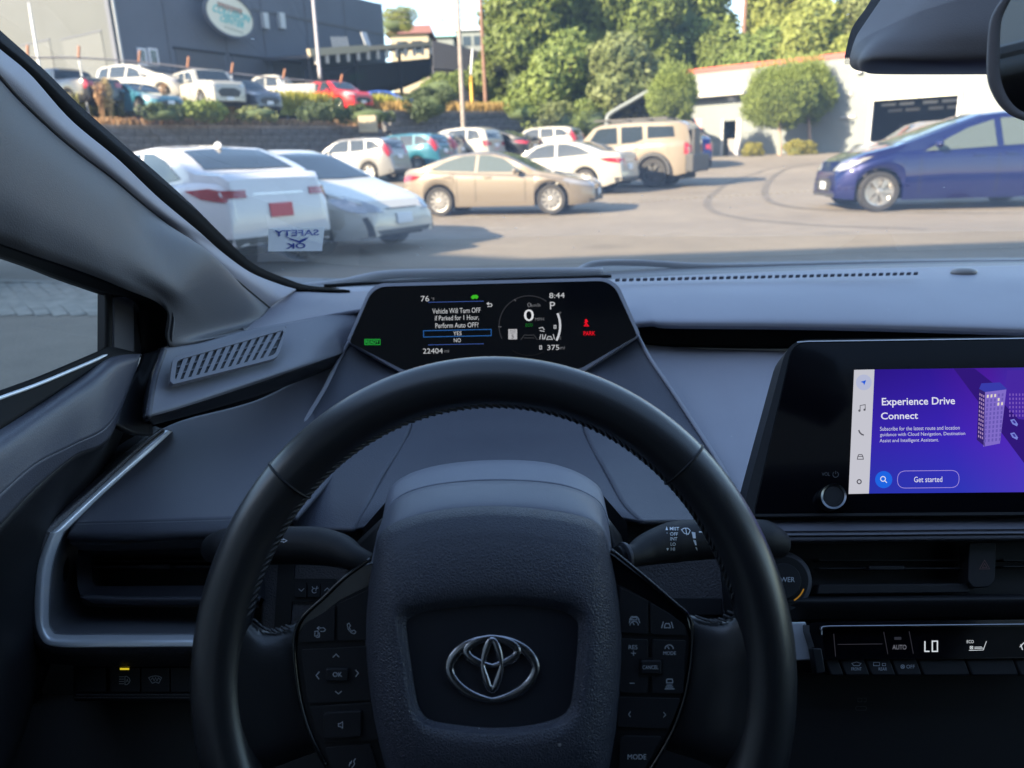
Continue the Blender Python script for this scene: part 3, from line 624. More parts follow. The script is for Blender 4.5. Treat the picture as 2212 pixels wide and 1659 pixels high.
strokes('hazard_symbol', [[(2127, 1210), (2138, 1229), (2116, 1229), (2127, 1210)], [(2127, 1217), (2132, 1226), (2122, 1226), (2127, 1217)]], 1.2, CP, .0017, M['red_print'], dash)
sheet('centre_ledge', [[(1600, 1288, .615), (1900, 1286, .615), (2212, 1283, .615), (3350, 1275, .62)], [(1600, 1300, .60), (1900, 1297, .60), (2212, 1294, .60), (3350, 1286, .60)], [(1600, 1343, .61), (1900, 1340, .61), (2212, 1336, .61), (3350, 1330, .61)]], M['soft_black'], dash, nu=20, nv=12)
# power switch
pc = (1692, 1256)
plate('power_switch_ring', circ(*pc, 66, 48), CP, .0, .02, M['dash_dark'], dash, bev=.004)
plate('power_switch_well', circ(*pc, 54, 48), CP, .0015, .004, M['black'], dash)
plate('power_switch', circ(*pc, 40, 48), CP, .006, .008, M['soft_black'], dash, bev=.001)
text('POWER', 1692, 1252, 50, 11, CP, .0068, M['pr'], dash, name='power_lettering', bold=.01)
strokes('power_lamp', [circ(1692, 1256, 47, 10, 300, 340)], 3, CP, .0022, emis('amber_ring', (150, 110, 40), EXP * .8), dash)

# centre screen
scr = part_root('touchscreen', SC.at(1950, 930))
sf = rpoly([(1712, 739), (2480, 727), (2480, 1104), (1627, 1110)], [34, 20, 20, 6], 8)
so = rpoly([(1703, 734), (2486, 722), (2486, 1110), (1600, 1116)], [44, 24, 24, 8], 8)
frame('screen_housing', so, sf, SC, .001, .03, M['soft_black'], scr, n=160)
plate('screen_glass', sf, SC, .0005, .006, M['glass_black'], scr, bev=.0008)
strokes('screen_edge_strip', [[(1722, 739), (1745, 737.2), (2000, 733.5), (2480, 727)]], 2.2, SC, .0016, M['silver'], scr)
def screen_mat():
    m_ = bpy.data.materials.new('screen_picture'); m_.use_nodes = True; nt = m_.node_tree; nt.nodes.remove(nt.nodes['Principled BSDF'])
    tc = nt.nodes.new('ShaderNodeTexCoord'); mp = nt.nodes.new('ShaderNodeSeparateXYZ'); nt.links.new(tc.outputs['Generated'], mp.inputs[0])
    r1 = nt.nodes.new('ShaderNodeValToRGB'); nt.links.new(mp.outputs[0], r1.inputs[0])
    e = r1.color_ramp.elements; e[0].position = 0; e[0].color = lin((38, 22, 140)); e[1].position = 1; e[1].color = lin((45, 75, 190))
    for p_, c_ in ((.30, (50, 26, 165)), (.50, (88, 30, 175)), (.66, (62, 60, 190))):
        q = r1.color_ramp.elements.new(p_); q.color = lin(c_)
    r2 = nt.nodes.new('ShaderNodeValToRGB'); nt.links.new(mp.outputs[2], r2.inputs[0])
    e = r2.color_ramp.elements; e[0].position = 0; e[0].color = lin((38, 70, 190)); e[1].position = 1; e[1].color = lin((42, 22, 110))
    q = r2.color_ramp.elements.new(.45); q.color = lin((62, 44, 185))
    mx = nt.nodes.new('ShaderNodeMixRGB'); mx.inputs[0].default_value = .5; nt.links.new(r1.outputs[0], mx.inputs[1]); nt.links.new(r2.outputs[0], mx.inputs[2])
    em = nt.nodes.new('ShaderNodeEmission'); em.inputs[1].default_value = EXP * 1.05; nt.links.new(mx.outputs[0], em.inputs[0])
    nt.links.new(em.outputs[0], nt.nodes['Material Output'].inputs[0]); return m_
E = {}
def em(c, k=1.0):
    key = (c, k)
    if key not in E: E[key] = emis('lit_%d_%d_%d' % c, c, EXP * k)
    return E[key]
def sx(y): return 1845 - (y - 799) * 12 / 268                    # left edge of the lit picture
h0 = .0011
fills('screen_picture', [[(1889, 798), (2440, 791), (2440, 1061), (1877, 1066)]], SC, h0, screen_mat(), scr)
fills('screen_sidebar', [[(1845, 799), (1889, 798), (1877, 1066), (1833, 1067)]], SC, h0, em((196, 196, 206)), scr)
h1 = .0016; h2 = .0021
fills('screen_button', [circ(1866, 826, 17, 28)], SC, h1, em((178, 184, 212)), scr)
fills('screen_icon', [[(1871, 821), (1859, 825), (1864.5, 827), (1867, 832)]], SC, h2, em((30, 90, 215)), scr)
g = em((92, 92, 100))
strokes('screen_icon', [[(1858, 887), (1858, 876), (1869, 874), (1869, 885)]], 1.6, SC, h2, g, scr); fills('screen_icon', [circ(1856.5, 887, 2.6, 10), circ(1867.5, 885, 2.6, 10)], SC, h2, g, scr)
strokes('screen_icon', [[(1855, 929), (1857, 934), (1861, 938), (1866, 940)]], 3.2, SC, h2, g, scr)
strokes('screen_icon', [[(1852, 992), (1853, 986), (1855, 982), (1862, 982), (1864, 986), (1865, 992), (1852, 992)], [(1853, 986), (1864, 986)]], 1.8, SC, h2, g, scr)
strokes('screen_icon', [circ(1856, 1040.5, 4.4, 12) + [(1860.4, 1040.5)]], 2.6, SC, h2, g, scr)
wt = em((225, 225, 240)); wt2 = em((205, 205, 228))
text('Experience Drive', 1984, 869, 158, 21, SC, h1, wt, scr, rot=.9, name='screen_lettering', bold=.012)
text('Connect', 1943, 898, 80, 15, SC, h1, wt, scr, rot=.9, name='screen_lettering', bold=.012)
text('Subscribe for the latest route and location', 1987, 925, 172, 8.5, SC, h1, wt2, scr, rot=.9, name='screen_lettering')
text('guidance with Cloud Navigation, Destination', 1993, 938.5, 184, 9.5, SC, h1, wt2, scr, rot=.9, name='screen_lettering')
text('Assist and Intelligent Assistant.', 1964, 952, 128, 9.5, SC, h1, wt2, scr, rot=.9, name='screen_lettering')
fills('screen_button', [circ(1909, 1036, 18.5, 32)], SC, h1, em((30, 100, 225)), scr)
strokes('screen_icon', [circ(1907.5, 1034.5, 5.2, 16) + [(1912.7, 1034.5)], [(1911.5, 1038.5), (1916, 1043)]], 1.8, SC, h2, wt, scr)
pill = rpoly([(1939, 1017.5), (2072, 1016), (2071.5, 1053), (1938.5, 1054.5)], 18, 8)
strokes('screen_button_outline', [pill + [pill[0]]], 1.2, SC, h1, em((170, 150, 225)), scr)
text('Get started', 2005, 1035.5, 61, 12, SC, h2, wt, scr, rot=.7, name='screen_lettering')
# the towers in the screen's picture
fills('screen_street', [[(2060, 796), (2105, 796), (2212, 880), (2420, 1045), (2420, 1058), (2250, 1058), (2212, 1000)]], SC, .0013, em((48, 24, 120)), scr)
fills('screen_tower', [[(2115, 840), (2128, 846), (2128, 965), (2110, 950)]], SC, h1, em((50, 32, 110)), scr)
fills('screen_tower', [[(2128, 846), (2174, 841), (2160, 958), (2124, 965)]], SC, h1, em((128, 108, 200)), scr)
fills('screen_tower', [[(2115, 840), (2120, 828), (2160, 826), (2176, 841), (2128, 847)]], SC, .0018, em((56, 60, 170)), scr)
fills('screen_tower', [[(2176, 800), (2440, 796), (2440, 940), (2200, 905), (2166, 870)]], SC, .0014, em((70, 40, 160)), scr)
wn_l, wn_d, wn_p = [], [], []
for r in range(11):
    for c_ in range(5):
        x = 2132 + c_ * 8 - r * .6; y = 853 + r * 9.6 - c_ * .8
        (wn_l if (r, c_) in ((0, 0), (0, 1), (0, 2), (1, 3), (2, 4), (2, 3)) else wn_p).append([(x, y), (x + 4, y - .4), (x + 3.6, y + 6), (x - .4, y + 6.4)])
    for c_ in range(3):
        x = 2116 + c_ * 4 - r * .3; y = 849 + r * 9 + c_ * 2; wn_d.append([(x, y), (x + 2.2, y + 1), (x + 2, y + 6), (x - .2, y + 5)])
fills('screen_tower_windows', wn_l, SC, h2, em((225, 215, 200)), scr); fills('screen_tower_windows', wn_p, SC, h2, em((104, 88, 178)), scr)
fills('screen_tower_windows', wn_d, SC, h2, em((170, 140, 190)), scr)
fills('screen_tower_windows', [[(x, y), (x + 3, y), (x + 3, y + 5), (x, y + 5)] for x in range(2180, 2212, 7) for y in range(850, 900, 9)], SC, h2, em((120, 88, 185)), scr)
for cx_, cy_ in ((2190, 913), (2190, 942)):
    fills('screen_toy_car', [[(cx_ - 8, cy_ - 6), (cx_ + 1, cy_ - 8), (cx_ + 9, cy_ + 3), (cx_ + 7, cy_ + 8), (cx_ - 3, cy_ + 3)]], SC, h2, em((120, 130, 215)), scr)
    fills('screen_toy_car', [[(cx_ - 4, cy_ - 4), (cx_ + 1, cy_ - 5), (cx_ + 5, cy_ + 1), (cx_ + 1, cy_ + 2)]], SC, .0024, em((60, 50, 150)), scr)
frame('volume_knob_ring', circ(1801, 1072, 27.5, 40), circ(1801, 1072, 23, 40), SC, .011, .010, M['knob'], scr, n=60, h_in=.010)
plate('volume_knob', circ(1801, 1072, 23.5, 40), SC, .0095, .009, M['soft_black'], scr, bev=.001)
M['dim'] = mat('dim_print', (.07, .07, .075), .6)
text('VOL', 1784, 1024, 18, 8, SC, .0012, M['dim'], scr, name='knob_lettering')
strokes('knob_symbol', [circ(1805, 1025, 6, 14, 120, 420), [(1805, 1017), (1805, 1024)]], 1.4, SC, .0012, M['dim'], scr)

# driver display
DP = plane3((815, 618, .885), (1310, 606, .885), (1066, 770, .865))
dd = part_root('driver_display', DP.at(1066, 700))
df = rpoly([(754, 739), (800, 634), (822, 619), (1306, 606.5), (1330, 622), (1377, 725), (1253, 797), (1066, 812), (873, 800)], [5, 12, 14, 14, 12, 5, 10, 60, 10], 6)
do = rpoly([(749, 736), (796, 628), (818, 612), (1309, 599.5), (1337, 617), (1383, 722), (1255, 806), (1066, 820), (871, 808)], [5, 14, 16, 16, 14, 5, 10, 60, 10], 6)
frame('display_housing', do, df, DP, .0, .05, M['dash'], dd, n=200, h_in=.001)
plate('display_back', do, DP, -.05, .004, M['dash'], dd)
plate('display_glass', df, DP, -.0005, .005, M['glass_black'], dd)
e0 = .0006; gw = em((190, 192, 196)); gd = em((105, 107, 112)); gg = em((35, 160, 60)); rr_ = em((235, 20, 40)); RT = 1.3
def dt(s, x, y, w, h, m_, **k): text(s, x, y, w, h, DP, e0, m_, dd, rot=RT, name='display_lettering', **k)
dt('76', 918, 645, 18, 12, gw); dt('°F', 935, 646, 7, 7, gd)
dt('Vehicle Will Turn OFF', 986, 671, 104, 11, gw); dt('if Parked for 1 Hour,', 987, 687, 95, 12, gw); dt('Perform Auto OFF?', 987, 702.5, 93, 10.5, gw)
dt('YES', 988, 720, 18, 8.5, gw); dt('NO', 988, 735, 15, 8.5, gw)
dt('22404', 935, 758, 43, 11, gw); dt('mi', 965, 758, 10, 7, gd)
dt('8:44', 1203, 638, 33, 11.5, gw); dt('P', 1193.5, 660, 11, 16, gw); dt('0', 1143, 658.5, 8, 9.5, gd); dt('km/h', 1157, 659, 20, 7.5, gd)
dt('0', 1142.5, 681, 21, 25, em((220, 222, 226))); dt('MPH', 1165.5, 689.5, 19, 6.5, gd); dt('ECO', 1143, 702, 15, 6.5, em((30, 120, 45)))
dt('375', 1195, 750.5, 26, 11, gw); dt('mi', 1215, 751, 10, 7, gd); dt('F', 1210.5, 677, 3.5, 6, gd); dt('E', 1210.5, 730, 3.5, 6, gd)
dt('PARK', 1273, 720, 25, 9, rr_, bold=.01); dt('READY', 804, 738.5, 28, 7.5, em((50, 190, 80)))
rb = box2(788, 733, 821, 744.5); strokes('display_symbol', [rb + [rb[0]]], 1.4, DP, e0, gg, dd)
bl = em((40, 90, 150)); rb = [(915, 714.5), (1061, 711.5), (1061, 725), (915, 728)]; strokes('display_symbol', [rb + [rb[0]]], 1.8, DP, e0, bl, dd)
for q in ([(925, 653), (1045, 650.5)], [(925, 745), (1045, 742.5)]): strokes('display_symbol', [q], 1.3, DP, e0, em((60, 85, 150)), dd)
fills('display_symbol', [[(1017, 642), (1021, 637.5), (1030, 637), (1034, 641), (1030, 646), (1026, 644), (1021, 646.5)]], DP, e0, em((60, 180, 40)), dd)
strokes('display_symbol', [[(1053, 656), (1061, 656), (1063, 659), (1061, 662), (1053, 662)], [(1056, 653), (1052, 656), (1056, 659)]], 1.6, DP, e0, gw, dd)
strokes('display_symbol', [circ(1143, 704, 65, 36, 55, 205)], 2.2, DP, e0, em((48, 50, 56)), dd)
strokes('display_symbol', [[(1076, 706), (1083, 706)], [(1114, 651), (1111, 646)]], 1.6, DP, e0, gd, dd)
strokes('display_symbol', [circ(1143, 704, 67, 20, -28, 24)], 4.5, DP, e0, em((196, 198, 204)), dd)
strokes('display_symbol', [circ(1143, 704, 64, 20, 235, 300)], 1.4, DP, e0, em((28, 30, 34)), dd)
fills('display_symbol', [box2(1098, 711, 1117, 733)], DP, e0, em((176, 176, 180)), dd)
text('5', 1107.5, 727, 5, 8, DP, .001, em((20, 20, 24)), dd, name='display_lettering'); text('SPEED', 1107.5, 715, 13, 3.4, DP, .001, em((90, 90, 95)), dd, name='display_lettering'); text('LIMIT', 1107.5, 719.5, 12, 3.2, DP, .001, em((90, 90, 95)), dd, name='display_lettering')
strokes('display_symbol', [[(1125, 734), (1134, 722)], [(1161, 734), (1152, 722)], [(1132, 730), (1154, 730)], [(1135, 724), (1151, 724)]], 1.4, DP, e0, em((60, 62, 66)), dd)
for q in ([[(1164, 709), (1172, 707), (1176, 713)], [(1166, 714), (1176, 716)]], [[(1168, 722), (1166, 733)], [(1172, 722), (1172, 733)], [(1174, 733), (1178, 726)]],
          [[(1181, 733), (1184, 727), (1190, 727), (1193, 733), (1181, 733)], [(1179, 722), (1176, 733)], [(1195, 722), (1198, 733)]], [[(1166, 747), (1166, 754), (1170, 754), (1170, 747), (1166, 747)]], [[(1197, 703), (1197, 709), (1201, 709), (1201, 703), (1197, 703)]]):
    strokes('display_symbol', q, 2.0, DP, e0, em((170, 172, 176)), dd)
strokes('display_symbol', [[(1266, 690), (1266, 700), (1262, 704), (1271, 704), (1266, 698)], [(1262, 697), (1270, 694)]], 2.4, DP, e0, rr_, dd)
fills('display_symbol', [circ(1266, 692, 2.8, 12)], DP, e0, rr_, dd)

# climate panel
cl = part_root('climate_panel', CP.at(1950, 1400))
frame('climate_bezel', rpoly([(1742, 1343), (2480, 1336), (2480, 1419), (1768, 1425)], [22, 4, 4, 8], 6), rpoly([(1775, 1357), (2470, 1350), (2470, 1418), (1784, 1424)], [12, 3, 3, 4], 6), CP, .010, .02, M['gloss'], cl, n=120)
plate('climate_glass', rpoly([(1773, 1355), (2472, 1348), (2472, 1422), (1782, 1426)], 8), CP, .005, .02, M['glass_black'], cl, bev=.001)
tube('chrome_strip', [CP.at(1774, 1372, .0115), CP.at(1775, 1358, .0115), CP.at(1786, 1353.5, .0115), CP.at(1850, 1352.5, .0115), CP.at(2100, 1350, .0115), CP.at(2470, 1346, .0115)], .0008, M['chrome'], cl, n=8, k=60)
plate('bezel_clip', [(1755, 1400), (1775, 1400), (1784, 1452), (1764, 1458)], CP, .012, .01, M['black'], cl, bev=.001)
plate('silver_trim', [(1690, 1344), (1741, 1343), (1757, 1426), (1690, 1428)], CP, -.004, .01, M['silver'], cl, bev=.001)
c0 = .0057; pg = em((110, 112, 122))
strokes('climate_line', [[(1810, 1392), (1906, 1391)], [(1801, 1369), (1805, 1418), ], [(1909, 1365), (1918, 1413)], [(1964, 1364), (1973, 1412)]], 1.2, CP, c0, em((50, 50, 58)), cl)
fills('climate_line', [box2(1932, 1376, 1947, 1382)], CP, c0, em((40, 42, 50)), cl)
text('AUTO', 1943, 1398, 30, 10, CP, c0, pg, cl, name='climate_lettering')
dg = em((215, 222, 228))
strokes('climate_lettering', [[(1998, 1385), (1998, 1407), (2008, 1407)], [(2014, 1385), (2025, 1385), (2025, 1407), (2014, 1407), (2014, 1385)]], 2.6, CP, c0, dg, cl)
text('ECO', 2096, 1386, 15, 6.5, CP, c0, dg, cl, name='climate_lettering')
strokes('climate_symbol', [[(2093, 1405), (2124, 1404), (2131, 1385)], [(2105, 1401), (2124, 1400)], [(2105, 1398), (2121, 1397.5)]], 1.2, CP, c0, dg, cl)
strokes('climate_symbol', [circ(2098.5, 1399, 3.2, 10) + [(2101.7, 1399)], [(2095, 1396), (2102, 1402)], [(2095, 1402), (2102, 1396)]], 1.0, CP, c0, dg, cl)
strokes('climate_symbol', [[(2205, 1392), (2209, 1404)], [(2203, 1398), (2212, 1388)]], 1.8, CP, c0, dg, cl)
bx = [1780, 1812, 1868, 1924, 1981, 2085, 2190, 2290, 2400]
for i in range(len(bx) - 1):
    a, b = bx[i], bx[i + 1]
    plate('climate_key', [(a + 1, 1424), (b - 2, 1423), (b + 12, 1459), (a + 16, 1460)], CP, .006, .02, M['soft_black'], cl, bev=.0012)
k0 = .0066
text('FRONT', 1850, 1445, 22, 6.5, CP, k0, M['print'], cl, name='key_lettering'); text('REAR', 1907, 1445, 18, 6.5, CP, k0, M['print'], cl, name='key_lettering'); text('OFF', 1967, 1440, 18, 8, CP, k0, M['print'], cl, name='key_lettering')
strokes('key_symbol', [[(1840, 1433), (1850, 1430), (1860, 1433), (1856, 1438), (1844, 1438), (1840, 1433)], [(1887, 1431), (1900, 1431), (1900, 1438), (1887, 1438), (1887, 1431)], [(1906, 1433), (1913, 1433), (1913, 1438), (1906, 1438), (1906, 1433)], circ(1950, 1440, 4, 10) + [(1954, 1440)], [(1947, 1437), (1953, 1443)], [(1947, 1443), (1953, 1437)]], 1.1, CP, k0, M['print'], cl)
plate('lower_console', box2(1640, 1455, 3350, 1800), CP, -.04, .01, M['black'], dash)
strokes('port_symbol', [[(1853, 1508), (1862, 1508), (1862, 1516), (1853, 1516), (1853, 1508)], [(1865, 1508), (1871, 1508), (1871, 1516), (1865, 1516)], [(1850, 1526), (1870, 1526), (1872, 1530), (1870, 1534), (1850, 1534), (1848, 1530), (1850, 1526)]], 1.2, CP, -.0394, M['dim'], dash)

box('dash_end', (1.06, .84, .64), (.03, .60, .68), M['dash_dark'], dash, 0, .01)
# ---- bonnet rear edge, wipers
M['cowl'] = mat('cowl_plastic', (.12, .12, .13), .5, spec=.4)
sheet('cowl', [[(560, 592, 1.22), (660, 600, 1.26), (830, 600, 1.32), (1050, 592, 1.40), (1283, 575, 1.42), (1456, 569, 1.44), (1800, 562, 1.44), (2212, 556, 1.42), (2900, 560, 1.3)],
               [(560, 606, 1.18), (660, 612, 1.22), (830, 609, 1.27), (1050, 602, 1.32), (1283, 591, 1.34), (1456, 583, 1.35), (1800, 573, 1.35), (2212, 565, 1.33), (2900, 570, 1.25)],
               [(560, 640, 1.14), (660, 634, 1.16), (830, 625, 1.21), (1050, 616, 1.24), (1283, 606, 1.25), (1456, 600, 1.25), (1800, 588, 1.25), (2212, 580, 1.24), (2900, 585, 1.2)]], M['cowl'], own, nu=60, nv=14)
wp = part_root('wiper', P(1060, 590, 1.33))
M['wiper'] = mat('wiper_arm', (.46, .46, .50), .45, spec=.5)
tube('wiper_arm', [P(x, y, d) for x, y, d in ((640, 624, 1.22), (740, 612, 1.25), (835, 594, 1.28), (1000, 590, 1.30), (1180, 588, 1.31), (1300, 588, 1.32))], .0105, M['wiper'], wp, n=10, k=40, flat=.6)
tube('wiper_blade', [P(x, y, d) for x, y, d in ((700, 618, 1.20), (900, 606, 1.25), (1150, 600, 1.27), (1320, 597, 1.28))], .003, M['rubber'], wp, n=8, k=30)
wp2 = part_root('wiper', P(1600, 575, 1.33))
tube('wiper_arm', [P(x, y, d) for x, y, d in ((1240, 590, 1.34), (1283, 570, 1.36), (1380, 568, 1.37), (1560, 576, 1.37), (1900, 570, 1.37), (2300, 566, 1.34))], .0075, M['wiper'], wp2, n=10, k=40, flat=.5)

# ---- camera housing and rear-view mirror at the top of the glass
M['housing'] = mat('mirror_housing', (.16, .145, .145), .55, spec=.4, grain=('noise', 900, .3, .0005))
ch = part_root('camera_housing', P(2000, 90, .55))
sheet('camera_cover', [[(1930, -40, .60), (1868, 50, .60), (1848, 83, .60), (1836, 123, .605), (1838, 143, .61), (1852, 153, .615)],
                       [(1985, -40, .575), (1912, 50, .575), (1874, 90, .575), (1852, 125, .58), (1852, 146, .59), (1868, 155, .60)],
                       [(2050, -40, .55), (1972, 50, .55), (1915, 95, .55), (1885, 128, .553), (1882, 150, .57), (1895, 160, .585)],
                       [(2130, -40, .54), (2090, 50, .53), (2070, 100, .53), (2050, 135, .535), (2045, 153, .55), (2040, 161, .575)],
                       [(2330, -40, .53), (2300, 50, .52), (2280, 100, .52), (2270, 130, .525), (2265, 150, .54), (2262, 160, .57)]], M['housing'], ch, nu=40, nv=50)
sheet('glass_border', [[(1905, -40, .63), (1872, 15, .63), (1851, 44, .63), (1837, 70, .63), (1824, 124, .635)], [(1950, -40, .625), (1900, 15, .625), (1875, 50, .625), (1860, 75, .625), (1845, 124, .63)]], M['frit'], ch, nu=24, nv=3, thick=.002)
dp_ = plane3((1824, 124, .635), (1850, 124, .63), (1822, 140, .64))
for j in range(4):
    for i in range(4):
        plate('border_dot', circ(1826 + i * 4.2 + (j % 2) * 2 - j * .4, 127 + j * 3.6, 1.25, 6), dp_, 0, .0006, M['rubber'], ch)
MP = plane3((2140, 50, .455), (2140, 200, .455), (2500, 100, .43))
mr = part_root('rear_view_mirror', MP.at(2300, 120))
mo = [tuple(q) for q in cr([(2185, -30), (2150, 18), (2137, 50), (2132, 100), (2131, 153), (2137, 188), (2155, 223), (2181, 248), (2214, 262)], 40)] + [(2520, 290), (2560, 250), (2560, -20), (2500, -40)]
mi_ = [tuple(q) for q in cr([(2200, -30), (2172, 22), (2163, 50), (2160, 100), (2160, 153), (2166, 185), (2180, 215), (2200, 236), (2224, 246)], 40)] + [(2510, 272), (2545, 240), (2545, -10), (2500, -28)]
mo2 = [(x + 8 if x < 2300 else x - 8, y - (6 if y > 200 else 0)) for x, y in mo]
rings('mirror_housing', [[MP.at(x, y, -.03) for x, y in mo2], [MP.at(x, y, -.012) for x, y in mo], [MP.at(x, y, -.003) for x, y in mo], [MP.at(x + 5 if x < 2300 else x, y, .0) for x, y in mo], [MP.at(x, y, -.002) for x, y in mi_], [MP.at(x, y, -.005) for x, y in mi_]], M['housing'], mr, n=160, cap=False, close_start=True)
M['mirror'] = mat('mirror_glass', (.55, .58, .60), .03, metal=1.0)
plate('mirror_glass', mi_, MP, -.004, .002, M['mirror'], mr)
# ================================================================ STEERING WHEEL
TILT = math.radians(24)
WC = P(1066, 1437, .47)
WPl = Plane(WC, (0, -math.cos(TILT), math.sin(TILT)))
wh = part_root('steering_wheel', WC)
EX = Vector((1, 0, 0)); EV = Vector((0, math.sin(TILT), math.cos(TILT))); EN = WPl.n
Ra = ((WPl.at(1718, 1437) - WC).length + (WPl.at(415, 1437) - WC).length) / 2
Rb = (WPl.at(1066, 770) - WC).length
HW, HD = .0168, .0150
def rim_pt(deg, dr=0.0, dn=0.0):
    a = math.radians(deg); r = 1 / math.sqrt((math.cos(a) / (Ra - HW)) ** 2 + (math.sin(a) / (Rb - HW)) ** 2)
    d = EX * math.cos(a) + EV * math.sin(a)
    return WC + d * (r + dr) + EN * dn, d
V = []; nU, nS = 160, 28
for i in range(nU):
    p, d = rim_pt(360 * i / nU)
    for j in range(nS):
        b = 2 * math.pi * j / nS
        V.append(p + d * math.cos(b) * HW + EN * math.sin(b) * HD)
mk('rim', V, grid_faces(nS, nU, cu=True, cv=True), M['leather'], wh)
for deg in (137, 43.5):                                           # seams in the leather
    p, d = rim_pt(deg); t = d.cross(EN)
    tube('rim_seam', [p + d * math.cos(b) * (HW + .0001) + EN * math.sin(b) * (HD + .0001) for b in np.linspace(0, 2 * math.pi, 24, endpoint=False)], .0009, M['black'], wh, n=8, k=72, closed_=True)
def WP(x, y, h): return WPl.at(x, y, h)
# leather arms between rim and key panels
sheet('left_arm', [[WP(505, 1300, -.022), WP(548, 1362, -.024), WP(585, 1372, -.024), WP(650, 1362, -.024)],
                   [WP(505, 1285, -.006), WP(547, 1345, -.008), WP(585, 1360, -.010), WP(650, 1342, -.012)],
                   [WP(500, 1310, .006), WP(550, 1372, .002), WP(590, 1382, -.002), WP(655, 1372, -.006)],
                   [WP(470, 1450, .010), WP(540, 1450, .006), WP(600, 1450, .001), WP(668, 1450, -.004)],
                   [WP(500, 1640, .008), WP(560, 1620, .002), WP(620, 1600, -.004), WP(715, 1590, -.008)],
                   [WP(500, 1690, -.010), WP(560, 1670, -.012), WP(640, 1640, -.014), WP(725, 1610, -.016)]], M['leather'], wh, nu=30, nv=36, px=False)
sheet('right_arm', [[WP(1625, 1270, -.022), WP(1585, 1345, -.024), WP(1545, 1356, -.024), WP(1480, 1345, -.024)],
                    [WP(1630, 1255, -.006), WP(1586, 1327, -.008), WP(1548, 1340, -.010), WP(1480, 1325, -.012)],
                    [WP(1635, 1290, .006), WP(1588, 1352, .002), WP(1545, 1364, -.002), WP(1475, 1352, -.006)],
                    [WP(1665, 1450, .010), WP(1600, 1450, .006), WP(1540, 1450, .001), WP(1465, 1450, -.004)],
                    [WP(1635, 1640, .008), WP(1570, 1620, .002), WP(1510, 1600, -.004), WP(1420, 1590, -.008)],
                    [WP(1635, 1690, -.010), WP(1570, 1670, -.012), WP(1500, 1640, -.014), WP(1400, 1610, -.016)]], M['leather'], wh, nu=30, nv=36, px=False)
# stitches
bm = bmesh.new(); bmesh.ops.create_icosphere(bm, subdivisions=1, radius=1)
sm = bpy.data.meshes.new('stitch'); bm.to_mesh(sm); bm.free(); sm.materials.append(M['stitch'])
sm.polygons.foreach_set('use_smooth', [True] * len(sm.polygons))
def stitch(p, t, n_, size=1.0):
    o = bpy.data.objects.new('stitch', sm); COL.objects.link(o); o.parent = wh
    s = t.cross(n_).normalized()
    X = (t * .75 + s * .66).normalized(); Z = n_.normalized(); Y = Z.cross(X)
    k = .0042 * size
    Mx = Matrix(((X.x * k, Y.x * .0011, Z.x * .0010, p.x), (X.y * k, Y.y * .0011, Z.y * .0010, p.y), (X.z * k, Y.z * .0011, Z.z * .0010, p.z), (0, 0, 0, 1)))
    o.matrix_parent_inverse = Matrix.Identity(4); o.matrix_basis = Matrix.Translation(-WC) @ Mx
for i in range(92):
    deg = 166 - i * (152 / 91)
    p, d = rim_pt(deg, -HW * .96, HD * .30); t = EX * -math.sin(math.radians(deg)) + EV * math.cos(math.radians(deg))
    stitch(p, t, (-d * .85 + EN * .5).normalized())
for A_ in ([(552, 1338), (568, 1352), (585, 1358), (603, 1356), (622, 1350)], [(1580, 1320), (1563, 1334), (1546, 1338), (1528, 1336), (1510, 1330)]):
    for q in cr([(a, b) for a, b in A_], 8): stitch(WP(q[0], q[1] + 4, -.004), EX, (EN * .5 + EV).normalized(), .9)

# hub back cover, airbag cover, badge
cc0 = [(829, 1120, .565), (846, 1050, .595), (924, 1010, .61), (1061, 994, .615), (1198, 1003, .61), (1290, 1048, .595), (1311, 1115, .565)]
cc1 = [(822, 1140, .535), (850, 1082, .55), (925, 1050, .56), (1061, 1037, .565), (1205, 1046, .56), (1290, 1080, .55), (1318, 1135, .535)]
sheet('column_cover', [[(800, 1300, .60), (828, 1140, .62), (924, 1040, .645), (1061, 1015, .655), (1198, 1035, .645), (1310, 1130, .62), (1340, 1290, .60)], cc0, cc1], M['column'], own, nu=50, nv=20)
sheet('column_side', [[(829, 1115, .57), (800, 1230, .56), (790, 1330, .55)], [(760, 1180, .62), (740, 1290, .61), (720, 1400, .60)]], M['black'], own, nu=10, nv=6)
sheet('column_side', [[(1311, 1115, .57), (1335, 1230, .56), (1345, 1330, .55)], [(1360, 1180, .62), (1390, 1290, .61), (1410, 1400, .60)]], M['black'], own, nu=10, nv=6)
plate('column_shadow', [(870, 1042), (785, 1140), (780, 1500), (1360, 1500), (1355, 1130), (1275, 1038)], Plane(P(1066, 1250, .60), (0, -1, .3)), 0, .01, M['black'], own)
top = [(812, 1180), (826, 1150), (860, 1128), (940, 1104), (1053, 1093), (1170, 1100), (1262, 1117), (1298, 1134), (1310, 1160)]
cc2 = [(810, 1190), (838, 1100), (925, 1062), (1061, 1046), (1205, 1058), (1292, 1092), (1322, 1170)]
sheet('hub_back', [[WP(x, y, -.062) for x, y in [(815, 1150), (850, 1084), (925, 1051), (1061, 1038), (1205, 1047), (1290, 1081), (1316, 1140)]],
                   [WP(x, y, -.040) for x, y in [(812, 1165), (845, 1092), (925, 1058), (1061, 1046), (1205, 1054), (1292, 1089), (1318, 1155)]],
                   [WP(x, y, -.008) for x, y in [(800, 1230), (838, 1145), (930, 1108), (1061, 1096), (1190, 1104), (1296, 1135), (1325, 1220)]],
                   [WP(x, y, -.010) for x, y in [(800, 1300), (838, 1190), (930, 1150), (1061, 1140), (1190, 1150), (1296, 1180), (1330, 1290)]]], M['column'], wh, nu=50, nv=20, px=False)
